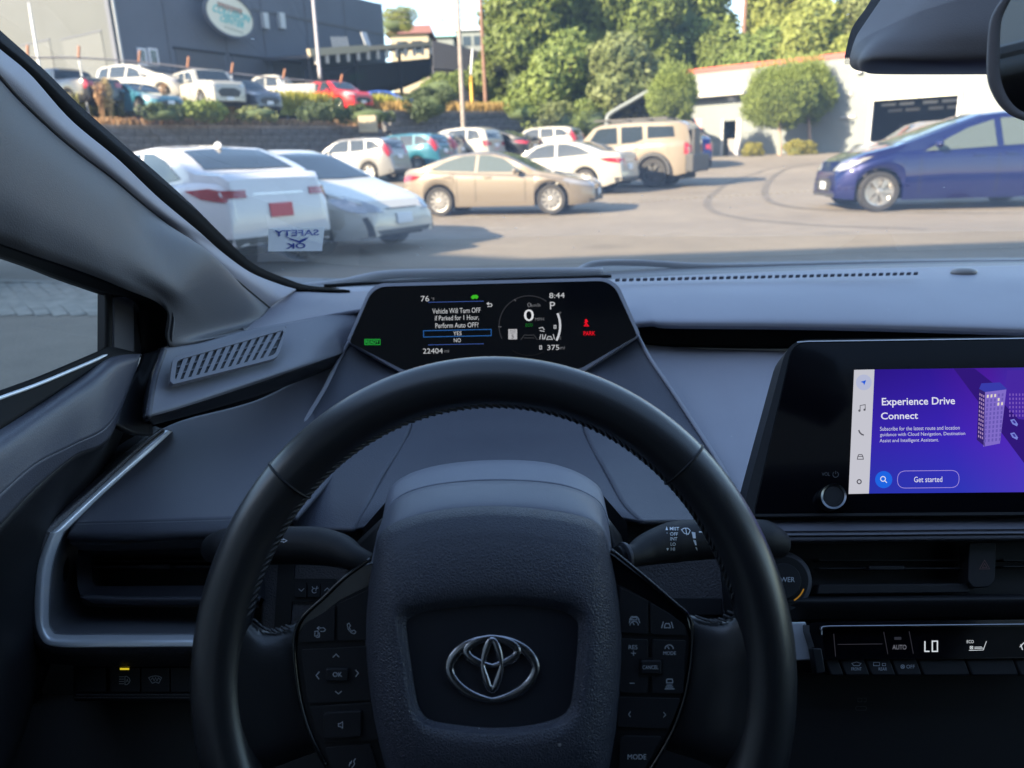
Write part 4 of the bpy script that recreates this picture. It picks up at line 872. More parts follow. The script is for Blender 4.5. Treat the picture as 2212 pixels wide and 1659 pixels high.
A0 = closed([(808, 1200), (818, 1158), (850, 1130), (940, 1104), (1053, 1093), (1170, 1100), (1262, 1117), (1298, 1138), (1312, 1170), (1330, 1250), (1341, 1320), (1345, 1400), (1340, 1500), (1328, 1600), (1300, 1700),
             (1200, 1745), (1063, 1755), (930, 1745), (850, 1700), (818, 1610), (800, 1520), (789, 1420), (788, 1340), (795, 1265)], 160)
def scl(L, k, cx=1065, cy=1420, ky=None): return [(cx + (x - cx) * k, cy + (y - cy) * (ky or k)) for x, y in L]
REC = closed([(861, 1345), (872, 1322), (909, 1309), (1000, 1298), (1087, 1293), (1160, 1297), (1224, 1306), (1255, 1325), (1264, 1350), (1258, 1434), (1250, 1500), (1240, 1540), (1210, 1563), (1140, 1578), (1063, 1583), (990, 1577), (926, 1566), (899, 1545), (888, 1510), (876, 1434)], 160)
REC2 = closed([(879, 1352), (888, 1335), (920, 1322), (1000, 1311), (1087, 1306), (1160, 1310), (1215, 1320), (1240, 1336), (1248, 1358), (1243, 1434), (1236, 1495), (1228, 1528), (1203, 1550), (1140, 1566), (1063, 1571), (990, 1565), (933, 1555), (911, 1536), (900, 1505), (889, 1434)], 160)
def start_align(L, ang=math.pi / 2):
    c = Vector((1065, 1430)); k = min(range(len(L)), key=lambda i: abs(math.atan2(c.y - L[i][1], L[i][0] - c.x) - ang)); return L[k:] + L[:k]
A0, REC, REC2 = start_align(A0), start_align(REC), start_align(REC2)
def mixl(A, B, t): return [(a[0] * (1 - t) + b[0] * t, a[1] * (1 - t) + b[1] * t) for a, b in zip(A, B)]
loops = [(A0, -.035), (A0, -.006), (mixl(A0, REC, .02), .000), (mixl(A0, REC, .10), .008), (mixl(A0, REC, .30), .0165), (mixl(A0, REC, .55), .0215), (mixl(A0, REC, .80), .0235), (mixl(A0, REC, .95), .0232), (REC, .0215), (REC2, .0150)]
rings('airbag_cover', [[WP(x, y, h) for x, y in L] for L, h in loops], M['airbag'], wh, n=160, cap=True)
M['hubflat'] = mat('hub_centre', (.016, .017, .024), .5, spec=.4)
plate('hub_centre', REC2, WPl, .0158, .003, M['hubflat'], wh)
# badge: outer ring, upright ring, flat ring
def ring_badge(name, cx, cy, rx, ry, w0, w1, k=96, h=.0162):
    outer = [(cx + rx * math.cos(t), cy - ry * math.sin(t)) for t in np.linspace(0, 2 * math.pi, k, endpoint=False)]
    inner = [(cx + (rx - w0 * abs(math.cos(t)) - w1 * abs(math.sin(t))) * math.cos(t), cy - (ry - w0 * abs(math.cos(t)) - w1 * abs(math.sin(t))) * math.sin(t)) for t in np.linspace(0, 2 * math.pi, k, endpoint=False)]
    o8 = mixl(outer, inner, .16); i8 = mixl(outer, inner, .84)
    rings(name, [[WP(x, y, h - .002) for x, y in outer], [WP(x, y, h + .0010) for x, y in outer], [WP(x, y, h + .0022) for x, y in o8], [WP(x, y, h + .0022) for x, y in i8], [WP(x, y, h + .0010) for x, y in inner], [WP(x, y, h - .002) for x, y in inner]], M['chrome'], wh, n=k, cap=False)
ring_badge('badge_ring', 1064, 1444, 103, 74, 19, 12)
ring_badge('badge_ring', 1063, 1436, 25, 62, 9, 17, h=.0168)
ring_badge('badge_ring', 1063, 1407, 64, 37, 17, 11, h=.0165)

# gloss frames and keys
def keyboard(side):
    L = side == 'L'
    outer = [(800, 1215), (760, 1230), (742, 1250), (700, 1290), (650, 1335), (632, 1375), (633, 1440), (645, 1520), (665, 1590), (700, 1660), (760, 1740), (850, 1760), (850, 1215)] if L else \
            [(1322, 1190), (1388, 1240), (1456, 1297), (1490, 1325), (1500, 1360), (1499, 1420), (1488, 1490), (1470, 1550), (1445, 1610), (1400, 1690), (1350, 1760), (1290, 1760), (1290, 1190)]
    plate('key_frame', rpoly(outer, 12, 4), WPl, -.002, .02, M['gloss'], wh, bev=.0025)
    face = [(802, 1262), (735, 1295), (690, 1330), (660, 1345), (644, 1368), (641, 1420), (652, 1500), (670, 1580), (702, 1650), (760, 1730), (850, 1750), (850, 1262)] if L else \
           [(1338, 1264), (1388, 1290), (1450, 1330), (1480, 1350), (1488, 1375), (1486, 1430), (1476, 1480), (1460, 1540), (1434, 1600), (1390, 1680), (1345, 1745), (1290, 1745), (1290, 1262)]
    plate('key_panel', rpoly(face, 8, 3), WPl, -.0005, .004, M['black'], wh)
    tube('frame_edge', [WP(x, y, .0) for x, y in ([(800, 1208), (742, 1250), (700, 1290), (655, 1332), (637, 1372), (638, 1440), (650, 1520), (672, 1590), (705, 1655)] if L else [(1320, 1188), (1388, 1243), (1454, 1300), (1487, 1330), (1496, 1365), (1494, 1420), (1483, 1490), (1465, 1550), (1440, 1605), (1400, 1670)])], .0013, M['gloss'], wh, n=8, k=50)
    ks = [[(646, 1372), (662, 1346), (700, 1322), (724, 1308), (722, 1384), (648, 1388)], [(729, 1305), (800, 1272), (800, 1382), (729, 1384)], [(650, 1404), (815, 1396), (825, 1512), (664, 1520)],
          [(668, 1527), (825, 1516), (830, 1598), (700, 1604), (684, 1580)], [(702, 1616), (800, 1608), (840, 1740), (770, 1740), (722, 1680)]] if L else \
         [[(1338, 1268), (1400, 1298), (1401, 1370), (1338, 1366)], [(1405, 1302), (1450, 1328), (1480, 1352), (1482, 1373), (1405, 1370)], [(1338, 1380), (1400, 1382), (1400, 1498), (1338, 1496)],
          [(1409, 1382), (1482, 1384), (1476, 1498), (1409, 1498)], [(1336, 1506), (1470, 1510), (1455, 1550), (1444, 1574), (1334, 1570)], [(1340, 1596), (1350, 1590), (1430, 1592), (1400, 1650), (1360, 1720), (1335, 1720)]]
    for q in ks: plate('wheel_key', rpoly(q, 4, 3), WPl, .0012, .003, M['soft_black'], wh, bev=.0005)
keyboard('L'); keyboard('R')
plate('wheel_key', rpoly(box2(704, 1444, 752, 1472), 5), WPl, .0032, .004, M['soft_black'], wh, bev=.0007)
plate('wheel_key', rpoly([(698, 1545), (704, 1540), (780, 1536), (780, 1592), (700, 1596)], 5), WPl, .0036, .004, M['soft_black'], wh, bev=.0012)
plate('key_well', rpoly(box2(1380, 1422, 1434, 1462), 4), WPl, .0014, .003, M['black'], wh)
plate('wheel_key', rpoly(box2(1385, 1427, 1429, 1456), 4), WPl, .0032, .004, M['soft_black'], wh, bev=.0007)
k1 = .0018; k2 = .0038; pr = M['print']
def ws(lines, w=1.6, h=k1): strokes('key_symbol', lines, w, WPl, h, pr, wh)
ws([[(719, 1420), (726, 1413), (733, 1420)], [(724, 1493), (731, 1499), (738, 1493)], [(690, 1451), (683, 1459), (689, 1467)], [(768, 1447), (774, 1454), (768, 1462)]])
text('OK', 729, 1457, 20, 10, WPl, k2, pr, wh, name='key_lettering')
ws([[(686, 1357), (699, 1356), (703, 1360), (700, 1364), (692, 1364)], [(690, 1353), (685, 1357), (690, 1361)], [(680, 1364), (687, 1363), (687, 1373), (680, 1374), (680, 1364)], [(690, 1366), (690, 1376), (683, 1377)]], 1.2)
ws([[(750, 1349), (754, 1346), (757, 1352), (754, 1356), (760, 1364), (764, 1361), (769, 1365), (766, 1369), (759, 1367), (752, 1359), (750, 1349)]], 1.3)
ws([[(731, 1563), (735, 1563), (740, 1559), (740, 1573), (735, 1569), (731, 1569), (731, 1563)]], 1.3, .0042)
ws([[(768, 1639), (764, 1644), (766, 1650), (763, 1655), (760, 1658)], [(757, 1646), (754, 1655)], [(760, 1643), (757, 1650)]], 1.5)
ws([[(1360, 1339), (1364, 1332), (1376, 1332), (1381, 1339)], [(1363, 1334), (1359, 1346)], [(1378, 1334), (1382, 1346)], circ(1370, 1351, 9, 10, 0, 180), [(1370, 1350), (1366, 1343)], [(1366, 1334), (1375, 1334), (1376, 1339), (1364, 1339), (1366, 1334)]], 1.5)
ws([[(1433, 1343), (1429, 1357)], [(1450, 1343), (1454, 1357)], [(1435, 1356), (1436, 1351), (1438, 1347), (1445, 1347), (1447, 1351), (1448, 1356), (1435, 1356)]], 1.7)
text('RES', 1367.5, 1398, 19, 9, WPl, k1, pr, wh, name='key_lettering'); ws([[(1363, 1411), (1374, 1411)], [(1368.5, 1405.5), (1368.5, 1416.5)], [(1360, 1476), (1371, 1476)], [(1362, 1537), (1358, 1543), (1362, 1549)], [(1433, 1538), (1438, 1544), (1433, 1550)]], 1.3)
text('MODE', 1446.5, 1411, 27, 7.5, WPl, k1, pr, wh, name='key_lettering'); ws([circ(1445.5, 1402, 9, 12, 0, 180), [(1445.5, 1402), (1442, 1396)]], 1.5)
text('CANCEL', 1405, 1441.5, 34, 8, WPl, k2, pr, wh, name='key_lettering'); text('MODE', 1376, 1635, 40, 11, WPl, k1, pr, wh, name='key_lettering')
ws([[(1440, 1471), (1441, 1467), (1452, 1467), (1453, 1471), (1453, 1475), (1440, 1475), (1440, 1471)], [(1440, 1480), (1452, 1480)], [(1438, 1484), (1454, 1484)], [(1436, 1488), (1457, 1488)]], 1.7)

# ---- column stalks
def stalk(name, pts, rr):
    s = part_root(name, P(*pts[0]))
    return s, tube('stalk_body', [P(*q) for q in pts], rr, M['soft_black'], s, n=28, k=60)
def printed(objs, surf):
    dg_ = bpy.context.evaluated_depsgraph_get(); me = surf.data
    W_ = surf.matrix_basis if surf.parent is None else None
    bv = BVHTree.FromPolygons([v.co.copy() for v in me.vertices], [tuple(p.vertices) for p in me.polygons])
    for o in objs:
        for v in o.data.vertices:
            d = (v.co - CAM).normalized(); hit = bv.ray_cast(CAM, d)
            if hit[0] is not None: v.co = hit[0] - d * .0004
M['stalk'] = M['soft_black']
ls, lb = stalk('indicator_stalk', [(800, 1222, .53), (765, 1205, .535), (735, 1190, .545), (690, 1180, .555), (640, 1178, .56), (560, 1179, .565), (490, 1182, .57), (452, 1186, .575)], [.008, .009, .012, .0138, .0138, .0138, .0145, .009])
SP = Plane(P(640, 1178, .54), (0, -.93, .3))
printed([strokes('stalk_symbol', [[(612, 1164), (620, 1168), (612, 1172), (612, 1170), (606, 1170), (606, 1166), (612, 1166), (612, 1164)], [(597, 1164), (589, 1168), (597, 1172), (597, 1170), (603, 1170), (603, 1166), (597, 1166), (597, 1164)]], 1.2, SP, 0, M['print_hi'], ls)], lb)
rs, rb2 = stalk('wiper_stalk', [(1335, 1205, .53), (1368, 1200, .535), (1400, 1186, .545), (1450, 1172, .555), (1500, 1166, .56), (1580, 1164, .565), (1650, 1166, .57), (1690, 1180, .575)], [.008, .008, .0115, .0148, .0148, .0145, .0148, .009])
tube('stalk_collar', [P(1346, 1203, .53), P(1352, 1202, .531)], .0100, M['dash_dark'], rs, n=24)
SR = Plane(P(1460, 1170, .53), (0, -.93, .3)); hi = M['print_hi']
pr_ = [text(t, x, y, w, 7.2, SR, 0, hi, rs, rot=-1, name='stalk_lettering', bold=.01) for t, x, y, w in (('MIST', 1457, 1142, 20), ('OFF', 1456, 1153.5, 17), ('INT', 1455.5, 1164, 15), ('LO', 1454, 1175.5, 11), ('HI', 1453.5, 1186, 9))]
pr_.append(strokes('stalk_symbol', [[(1441, 1150), (1442, 1188)]], 1.4, SR, 0, hi, rs))
pr_.append(fills('stalk_symbol', [[(1438, 1145), (1440, 1137), (1443, 1145)], [(1439.5, 1184), (1445, 1184), (1442, 1190)], [(1494, 1149), (1502, 1150), (1503, 1163), (1497, 1163)], [(1497, 1166), (1503, 1167), (1505, 1178), (1502, 1178)], [(1502, 1182), (1505, 1182), (1507, 1191)]], SR, 0, hi, rs))
pr_.append(strokes('stalk_symbol', [[(1472, 1144), (1478, 1141), (1486, 1141), (1491, 1146), (1487, 1154), (1478, 1152), (1472, 1144)], [(1481, 1141), (1484, 1156)]], 1.6, SR, 0, hi, rs))
pr_.append(strokes('stalk_symbol', [[(1510, 1149), (1518, 1149), (1518, 1143)]], 2.6, SR, 0, hi, rs))
printed(pr_, rb2)
tube('stalk_ring', [P(1503.5, 1166, .5605), P(1507, 1166, .561)], .0149, M['black'], rs, n=28)

# ---- sticker on the glass
ST = plane3((580, 493, .93), (701, 490, 1.0), (579, 543, .94))
stk = mk('sticker', [ST.at(580, 493), ST.at(701, 490), ST.at(695, 542), ST.at(579, 543)] , [(0, 1, 2, 3)], mat('sticker_paper', (.80, .82, .86), .5), None, smooth=False)
tag(stk, 'white paper sticker with mirrored blue letters on the lower left of the windscreen', 'sticker')
so_ = stk.modifiers.new('solid', 'SOLIDIFY'); so_.thickness = .0004
blue_ink = mat('blue_ink', (.03, .06, .32), .5)
PINV[stk.name] = Matrix.Identity(4)
text('SAFETY', 641, 503, 96, 13, ST, .0012, blue_ink, stk, rot=1.2, mirror=True, bold=.02); text('OK', 639, 531, 42, 12, ST, .0012, blue_ink, stk, rot=1.2, mirror=True, bold=.02)
fills('tick_mark', [[(615, 509), (628, 515), (646, 520), (655, 516), (668, 511), (660, 519), (648, 525), (640, 522), (628, 518)]], ST, .0012, blue_ink, stk)

# ================================================================ GROUND
def asphalt_mat():
    m_ = bpy.data.materials.new('asphalt'); m_.use_nodes = True; nt = m_.node_tree; b = nt.nodes['Principled BSDF']
    tc = nt.nodes.new('ShaderNodeTexCoord'); n1 = nt.nodes.new('ShaderNodeTexNoise'); n1.inputs['Scale'].default_value = .35; n1.inputs['Detail'].default_value = 6
    n2 = nt.nodes.new('ShaderNodeTexNoise'); n2.inputs['Scale'].default_value = 45; n2.inputs['Detail'].default_value = 3
    nt.links.new(tc.outputs['Object'], n1.inputs[0]); nt.links.new(tc.outputs['Object'], n2.inputs[0])
    r = nt.nodes.new('ShaderNodeValToRGB'); r.color_ramp.elements[0].position = .3; r.color_ramp.elements[0].color = (.165, .138, .106, 1)
    r.color_ramp.elements[1].position = .7; r.color_ramp.elements[1].color = (.215, .182, .140, 1); nt.links.new(n1.outputs[0], r.inputs[0])
    mx = nt.nodes.new('ShaderNodeMixRGB'); mx.blend_type = 'OVERLAY'; mx.inputs[0].default_value = .35; nt.links.new(r.outputs[0], mx.inputs[1]); nt.links.new(n2.outputs[0], mx.inputs[2])
    vo = nt.nodes.new('ShaderNodeTexVoronoi'); vo.inputs['Scale'].default_value = .55; nt.links.new(tc.outputs['Object'], vo.inputs[0])
    sr = nt.nodes.new('ShaderNodeMapRange'); sr.inputs[1].default_value = .06; sr.inputs[2].default_value = .22; sr.inputs[3].default_value = .78; sr.inputs[4].default_value = 1.0; nt.links.new(vo.outputs['Distance'], sr.inputs[0])
    n3 = nt.nodes.new('ShaderNodeTexNoise'); n3.inputs['Scale'].default_value = 2.2; n3.inputs['Detail'].default_value = 8; n3.inputs['Roughness'].default_value = .7; nt.links.new(tc.outputs['Object'], n3.inputs[0])
    s3 = nt.nodes.new('ShaderNodeMapRange'); s3.inputs[1].default_value = .35; s3.inputs[2].default_value = .65; s3.inputs[3].default_value = .90; s3.inputs[4].default_value = 1.08; nt.links.new(n3.outputs[0], s3.inputs[0])
    mm = nt.nodes.new('ShaderNodeMath'); mm.operation = 'MULTIPLY'; nt.links.new(sr.outputs[0], mm.inputs[0]); nt.links.new(s3.outputs[0], mm.inputs[1])
    sc_ = nt.nodes.new('ShaderNodeVectorMath'); sc_.operation = 'SCALE'; nt.links.new(mx.outputs[0], sc_.inputs[0]); nt.links.new(mm.outputs[0], sc_.inputs['Scale'])
    nt.links.new(sc_.outputs[0], b.inputs['Base Color']); b.inputs['Roughness'].default_value = .85
    bp = nt.nodes.new('ShaderNodeBump'); bp.inputs['Strength'].default_value = .3; bp.inputs['Distance'].default_value = .01; nt.links.new(n2.outputs[0], bp.inputs['Height']); nt.links.new(bp.outputs[0], b.inputs['Normal'])
    return m_
xs = [-500, -120, -60, -30, -15, -5, 0, 5, 15, 30, 60, 120, 500]; ys = [-300, -60, -20, -5, 2, 8, 14, 20, 26, 30, 34, 37.3, 44, 60, 120, 600]
tag(mk('ground', [(x, y, zg(y)) for y in ys for x in xs], grid_faces(len(xs), len(ys)), asphalt_mat(), smooth=False), kind='structure')
M['line'] = mat('worn_white_paint', (.26, .24, .20), .8, var=(6, .25)); M['skid'] = mat('tyre_mark', (.125, .106, .083), .8, var=(5, .25))
def ribbon(name, pts, w, m_, k=40, dz=.004):
    A = cr([tuple(p) for p in pts], k) if len(pts) > 2 else cr([tuple(p) for p in pts], 2, lin=True); V = []
    for i in range(len(A)):
        t = Vector(A[min(i + 1, len(A) - 1)]) - Vector(A[max(i - 1, 0)]); n_ = Vector((-t.y, t.x, 0)).normalized() * (w / 2)
        for s in (-1, 1):
            q = Vector(A[i]) + n_ * s; V.append((q.x, q.y, zg(q.y) + dz))
    fs = [(2 * i, 2 * i + 1, 2 * i + 3, 2 * i + 2) for i in range(len(A) - 1)]
    return tag(mk(name, V, fs, m_, smooth=False), kind='structure')
ribbon('parking_line', [G(925, 494), G(1140, 494)], .12, M['line']); ribbon('parking_line', [G(960, 470), G(1250, 470)], .11, M['line'])
ribbon('parking_line', [G(1815, 458), G(2400, 460)], .12, M['line']); ribbon('parking_line', [G(1290, 415), G(1345, 413)], .12, M['line'])
ribbon('tyre_marks', [G(*q) for q in ((1760, 352), (1660, 365), (1590, 388), (1545, 415), (1527, 438), (1545, 458), (1600, 471), (1680, 480), (1806, 489), (2000, 495))], .17, M['skid'], dz=.004)
ribbon('tyre_marks', [G(*q) for q in ((1790, 352), (1696, 366), (1665, 388), (1652, 410), (1658, 430), (1690, 444), (1769, 453), (1900, 458))], .17, M['skid'], dz=.008)
for i in range(7):
    a = G(-40 + i * 34, 612); b_ = G(20 + i * 38, 682); ribbon('painted_hatching', [a, b_], .13, M['line'], dz=.006)
ribbon('painted_hatching', [G(-60, 606), G(260, 614)], .14, M['line'], dz=.01)

# ================================================================ CARS
PAINT = {}
def paint(c, metal=.0, rough=.28):
    key = (c, metal)
    if key not in PAINT: PAINT[key] = mat('car_paint', c, .4, metal=metal, coat=1.0, spec=.2)
    return PAINT[key]
M['carglass'] = mat('car_glass', (.022, .032, .045), .06, spec=.55)
M['paleglass'] = mat('pale_car_glass', (.07, .09, .09), .08, spec=.6)
M['tyre'] = mat('tyre_rubber', (.022, .021, .021), .75)
M['alloy'] = mat('alloy', (.55, .54, .53), .3, metal=.9); M['alloy_dark'] = mat('dark_alloy', (.06, .06, .06), .4, metal=.5)
M['tail'] = mat('tail_lamp', (.30, .010, .018), .12, coat=1.0); M['lamp'] = mat('head_lamp', (.34, .34, .35), .12, metal=.4, coat=1.0)
M['clad'] = mat('grey_cladding', (.035, .035, .037), .6); M['under'] = mat('underbody', (.01, .01, .01), .9)
M['orange_lamp'] = mat('side_marker', (.6, .12, .03), .2, coat=1.0)
M['white_plate'] = mat('number_plate', (.6, .63, .68), .5); M['red_plate'] = mat('red_number_plate', (.55, .06, .08), .5)
S = {}
S['sedan'] = dict(L=4.65, W=1.80, r=.335, uw=(.95, 3.65),
    top=[(0, .50), (.03, .64), (.2, .745), (.8, .89), (1.22, .965), (1.35, 1.0), (2.0, 1.33), (2.3, 1.415), (2.8, 1.44), (3.3, 1.40), (3.7, 1.28), (4.12, 1.12), (4.45, 1.10), (4.58, 1.04), (4.62, .85), (4.65, .6)],
    belt=[(0, .48), (.03, .58), (.3, .70), (1.2, .87), (2.0, .91), (3.4, .98), (4.2, 1.0), (4.5, .98), (4.62, .82), (4.65, .58)],
    win=[[(1.60, .955), (2.10, 1.27), (2.40, 1.34), (2.66, 1.355), (2.70, .985)], [(2.78, .99), (2.75, 1.355), (3.05, 1.345), (3.40, 1.26), (3.86, 1.06), (3.6, 1.03)]],
    ws=[(1.40, .66), (1.36, 0), (1.40, -.66), (2.08, -.55), (2.14, 0), (2.08, .55)], rw=[(3.42, .52), (3.38, 0), (3.42, -.52), (4.05, -.60), (4.08, 0), (4.05, .60)],
    hl=[(.06, .60), (.10, .68), (.62, .80), (.70, .76), (.5, .68)], tl=[(4.02, .93), (4.30, .84), (4.60, .80), (4.60, .91), (4.40, .95)], handles=[(2.45, .86), (3.45, .90)], mirror=1.75)
S['fastback'] = dict(L=4.54, W=1.76, r=.325, uw=(.95, 3.65),
    top=[(0, .46), (.03, .60), (.2, .71), (.8, .88), (1.1, .97), (1.2, 1.01), (1.9, 1.35), (2.3, 1.46), (2.7, 1.47), (3.3, 1.41), (4.0, 1.24), (4.35, 1.14), (4.46, 1.02), (4.5, .8), (4.54, .55)],
    belt=[(0, .44), (.03, .54), (.3, .66), (1.1, .86), (2.0, .92), (3.4, 1.0), (4.2, 1.02), (4.42, .98), (4.54, .53)],
    win=[[(1.45, .95), (1.98, 1.27), (2.35, 1.37), (2.62, 1.385), (2.66, .995)], [(2.74, 1.0), (2.71, 1.385), (3.1, 1.36), (3.5, 1.24), (3.85, 1.10), (3.6, 1.05)]],
    ws=[(1.24, .66), (1.20, 0), (1.24, -.66), (2.0, -.55), (2.06, 0), (2.0, .55)], rw=[(3.3, .5), (3.26, 0), (3.3, -.5), (4.2, -.56), (4.22, 0), (4.2, .56)],
    hl=[(.10, .56), (.14, .66), (.60, .83), (.72, .82), (.55, .70), (.30, .60)], tl=[(4.2, .98), (4.3, .7), (4.5, .66), (4.46, .95)], handles=[(2.4, .88), (3.35, .93)], mirror=1.6)
S['suv'] = dict(L=4.55, W=1.84, r=.35, uw=(.92, 3.55),
    top=[(0, .60), (.03, .84), (.2, .97), (.9, 1.07), (1.15, 1.12), (1.25, 1.15), (1.8, 1.55), (2.1, 1.65), (3.0, 1.68), (3.9, 1.64), (4.15, 1.57), (4.40, 1.15), (4.47, .95), (4.5, .8), (4.55, .6)],
    belt=[(0, .58), (.03, .75), (.3, .9), (1.2, 1.03), (2.2, 1.06), (3.5, 1.12), (4.2, 1.16), (4.40, 1.0), (4.5, .8), (4.55, .58)],
    win=[[(1.50, 1.11), (1.88, 1.46), (2.2, 1.55), (2.56, 1.57), (2.60, 1.13)], [(2.68, 1.13), (2.64, 1.57), (3.3, 1.56), (3.36, 1.17)], [(3.43, 1.18), (3.40, 1.55), (3.75, 1.51), (4.05, 1.30), (3.95, 1.22)]],
    ws=[(1.30, .68), (1.26, 0), (1.30, -.68), (1.84, -.58), (1.9, 0), (1.84, .58)], rw=[(4.19, .56), (4.19, 0), (4.19, -.56), (4.37, -.62), (4.37, 0), (4.37, .62)],
    hl=[(.05, .80), (.08, .90), (.5, .98), (.55, .92), (.4, .82)], tl=[(4.12, 1.50), (4.24, 1.10), (4.40, .88), (4.50, .88), (4.44, 1.10), (4.22, 1.5)], handles=[(2.4, .98), (3.3, 1.02)], mirror=1.65)
S['wagon4'] = dict(L=4.92, W=1.95, r=.42, uw=(.95, 3.80), tumble=.12,
    top=[(0, .72), (.03, 1.08), (.12, 1.20), (.9, 1.26), (1.35, 1.29), (1.42, 1.33), (1.85, 1.80), (2.1, 1.89), (3.0, 1.92), (4.5, 1.89), (4.74, 1.78), (4.86, 1.25), (4.88, 1.1), (4.90, .9), (4.92, .7)],
    belt=[(0, .70), (.03, 1.0), (.12, 1.12), (1.35, 1.20), (2.5, 1.22), (3.2, 1.28), (4.7, 1.30), (4.84, 1.2), (4.92, .68)],
    win=[[(1.66, 1.26), (1.98, 1.70), (2.1, 1.74), (2.62, 1.76), (2.66, 1.28)], [(2.78, 1.28), (2.76, 1.76), (3.42, 1.76), (3.46, 1.38), (3.2, 1.30)], [(3.60, 1.40), (3.58, 1.75), (4.36, 1.72), (4.42, 1.42)]],
    ws=[(1.46, .74), (1.44, 0), (1.46, -.74), (1.88, -.66), (1.90, 0), (1.88, .66)], rw=[(4.77, .62), (4.77, 0), (4.77, -.62), (4.84, -.66), (4.84, 0), (4.84, .66)],
    hl=[(.03, .95), (.03, 1.08), (.25, 1.10), (.25, .95)], tl=[(4.70, 1.24), (4.70, .92), (4.90, .90), (4.87, 1.24)], handles=[(2.45, 1.12), (3.3, 1.14)], mirror=1.8)
S['van'] = dict(L=5.12, W=1.99, r=.36, uw=(.92, 3.98),
    top=[(0, .50), (.03, .68), (.2, .82), (.7, .98), (1.2, 1.09), (1.32, 1.13), (2.2, 1.54), (2.7, 1.70), (3.4, 1.76), (4.5, 1.71), (4.84, 1.6), (5.01, 1.15), (5.07, .85), (5.12, .6)],
    belt=[(0, .48), (.03, .60), (.3, .76), (1.2, .99), (2.1, 1.05), (3.5, 1.10), (4.76, 1.16), (5.0, 1.05), (5.12, .58)],
    win=[[(1.66, 1.06), (1.96, 1.22), (2.40, 1.44), (2.86, 1.58), (2.92, 1.11)], [(3.04, 1.12), (2.98, 1.60), (3.9, 1.63), (3.95, 1.15)], [(4.05, 1.16), (4.02, 1.62), (4.52, 1.56), (4.70, 1.22)]],
    ws=[(1.38, .74), (1.34, 0), (1.38, -.74), (2.3, -.62), (2.36, 0), (2.3, .62)], rw=[(4.88, .6), (4.88, 0), (4.88, -.6), (4.99, -.66), (4.99, 0), (4.99, .66)],
    hl=[(.10, .66), (.14, .74), (.62, .90), (.78, .92), (.55, .80), (.35, .71)], tl=[(4.8, 1.12), (4.9, .88), (5.07, .85), (5.01, 1.1)], handles=[(2.6, .97), (3.15, .98)], mirror=1.85)
S['pickup'] = dict(L=5.6, W=1.98, r=.39, uw=(1.0, 4.45),
    top=[(0, .75), (.03, 1.05), (.12, 1.17), (1.0, 1.24), (1.35, 1.27), (1.42, 1.31), (1.9, 1.76), (2.15, 1.86), (2.6, 1.88), (3.1, 1.86), (3.34, 1.76), (3.48, 1.34), (3.56, 1.30), (5.4, 1.29), (5.52, 1.25), (5.56, 1.0), (5.6, .72)],
    belt=[(0, .72), (.03, .95), (.12, 1.08), (1.35, 1.17), (3.4, 1.20), (3.6, 1.24), (5.45, 1.24), (5.55, 1.1), (5.6, .7)],
    win=[[(1.66, 1.22), (2.0, 1.64), (2.5, 1.72), (2.54, 1.24)], [(2.62, 1.24), (2.58, 1.72), (3.16, 1.70), (3.26, 1.25)]],
    ws=[(1.46, .72), (1.44, 0), (1.46, -.72), (1.92, -.64), (1.94, 0), (1.92, .64)], rw=[(3.38, .6), (3.38, 0), (3.38, -.6), (3.46, -.62), (3.46, 0), (3.46, .62)],
    hl=[(.03, .95), (.03, 1.06), (.35, 1.10), (.35, .95)], tl=[(5.42, 1.2), (5.42, .85), (5.58, .85), (5.55, 1.2)], handles=[(2.4, 1.1), (3.15, 1.1)], mirror=1.75)
def _short(u): return u - .18 if u > .5 else u * .64
_v = S['van']; _v['L'] -= .18; _v['uw'] = tuple(_short(u) for u in _v['uw']); _v['mirror'] -= .18
for _k in ('top', 'belt', 'ws', 'rw', 'hl', 'tl', 'handles'): _v[_k] = [(_short(q[0]), q[1]) for q in _v[_k]]
_v['win'] = [[(_short(a), b) for a, b in w] for w in _v['win']]
_v['top'] = [(u, z + (.10 if .1 < u < 1.3 else 0) + (.04 if u <= .1 else 0)) for u, z in _v['top']]; _v['belt'] = [(u, z + (.06 if .1 < u < 2.2 else 0)) for u, z in _v['belt']]; _v['hl'] = [(u, z + .08) for u, z in _v['hl']]
def interp(T, u): return float(np.interp(u, [q[0] for q in T], [q[1] for q in T]))
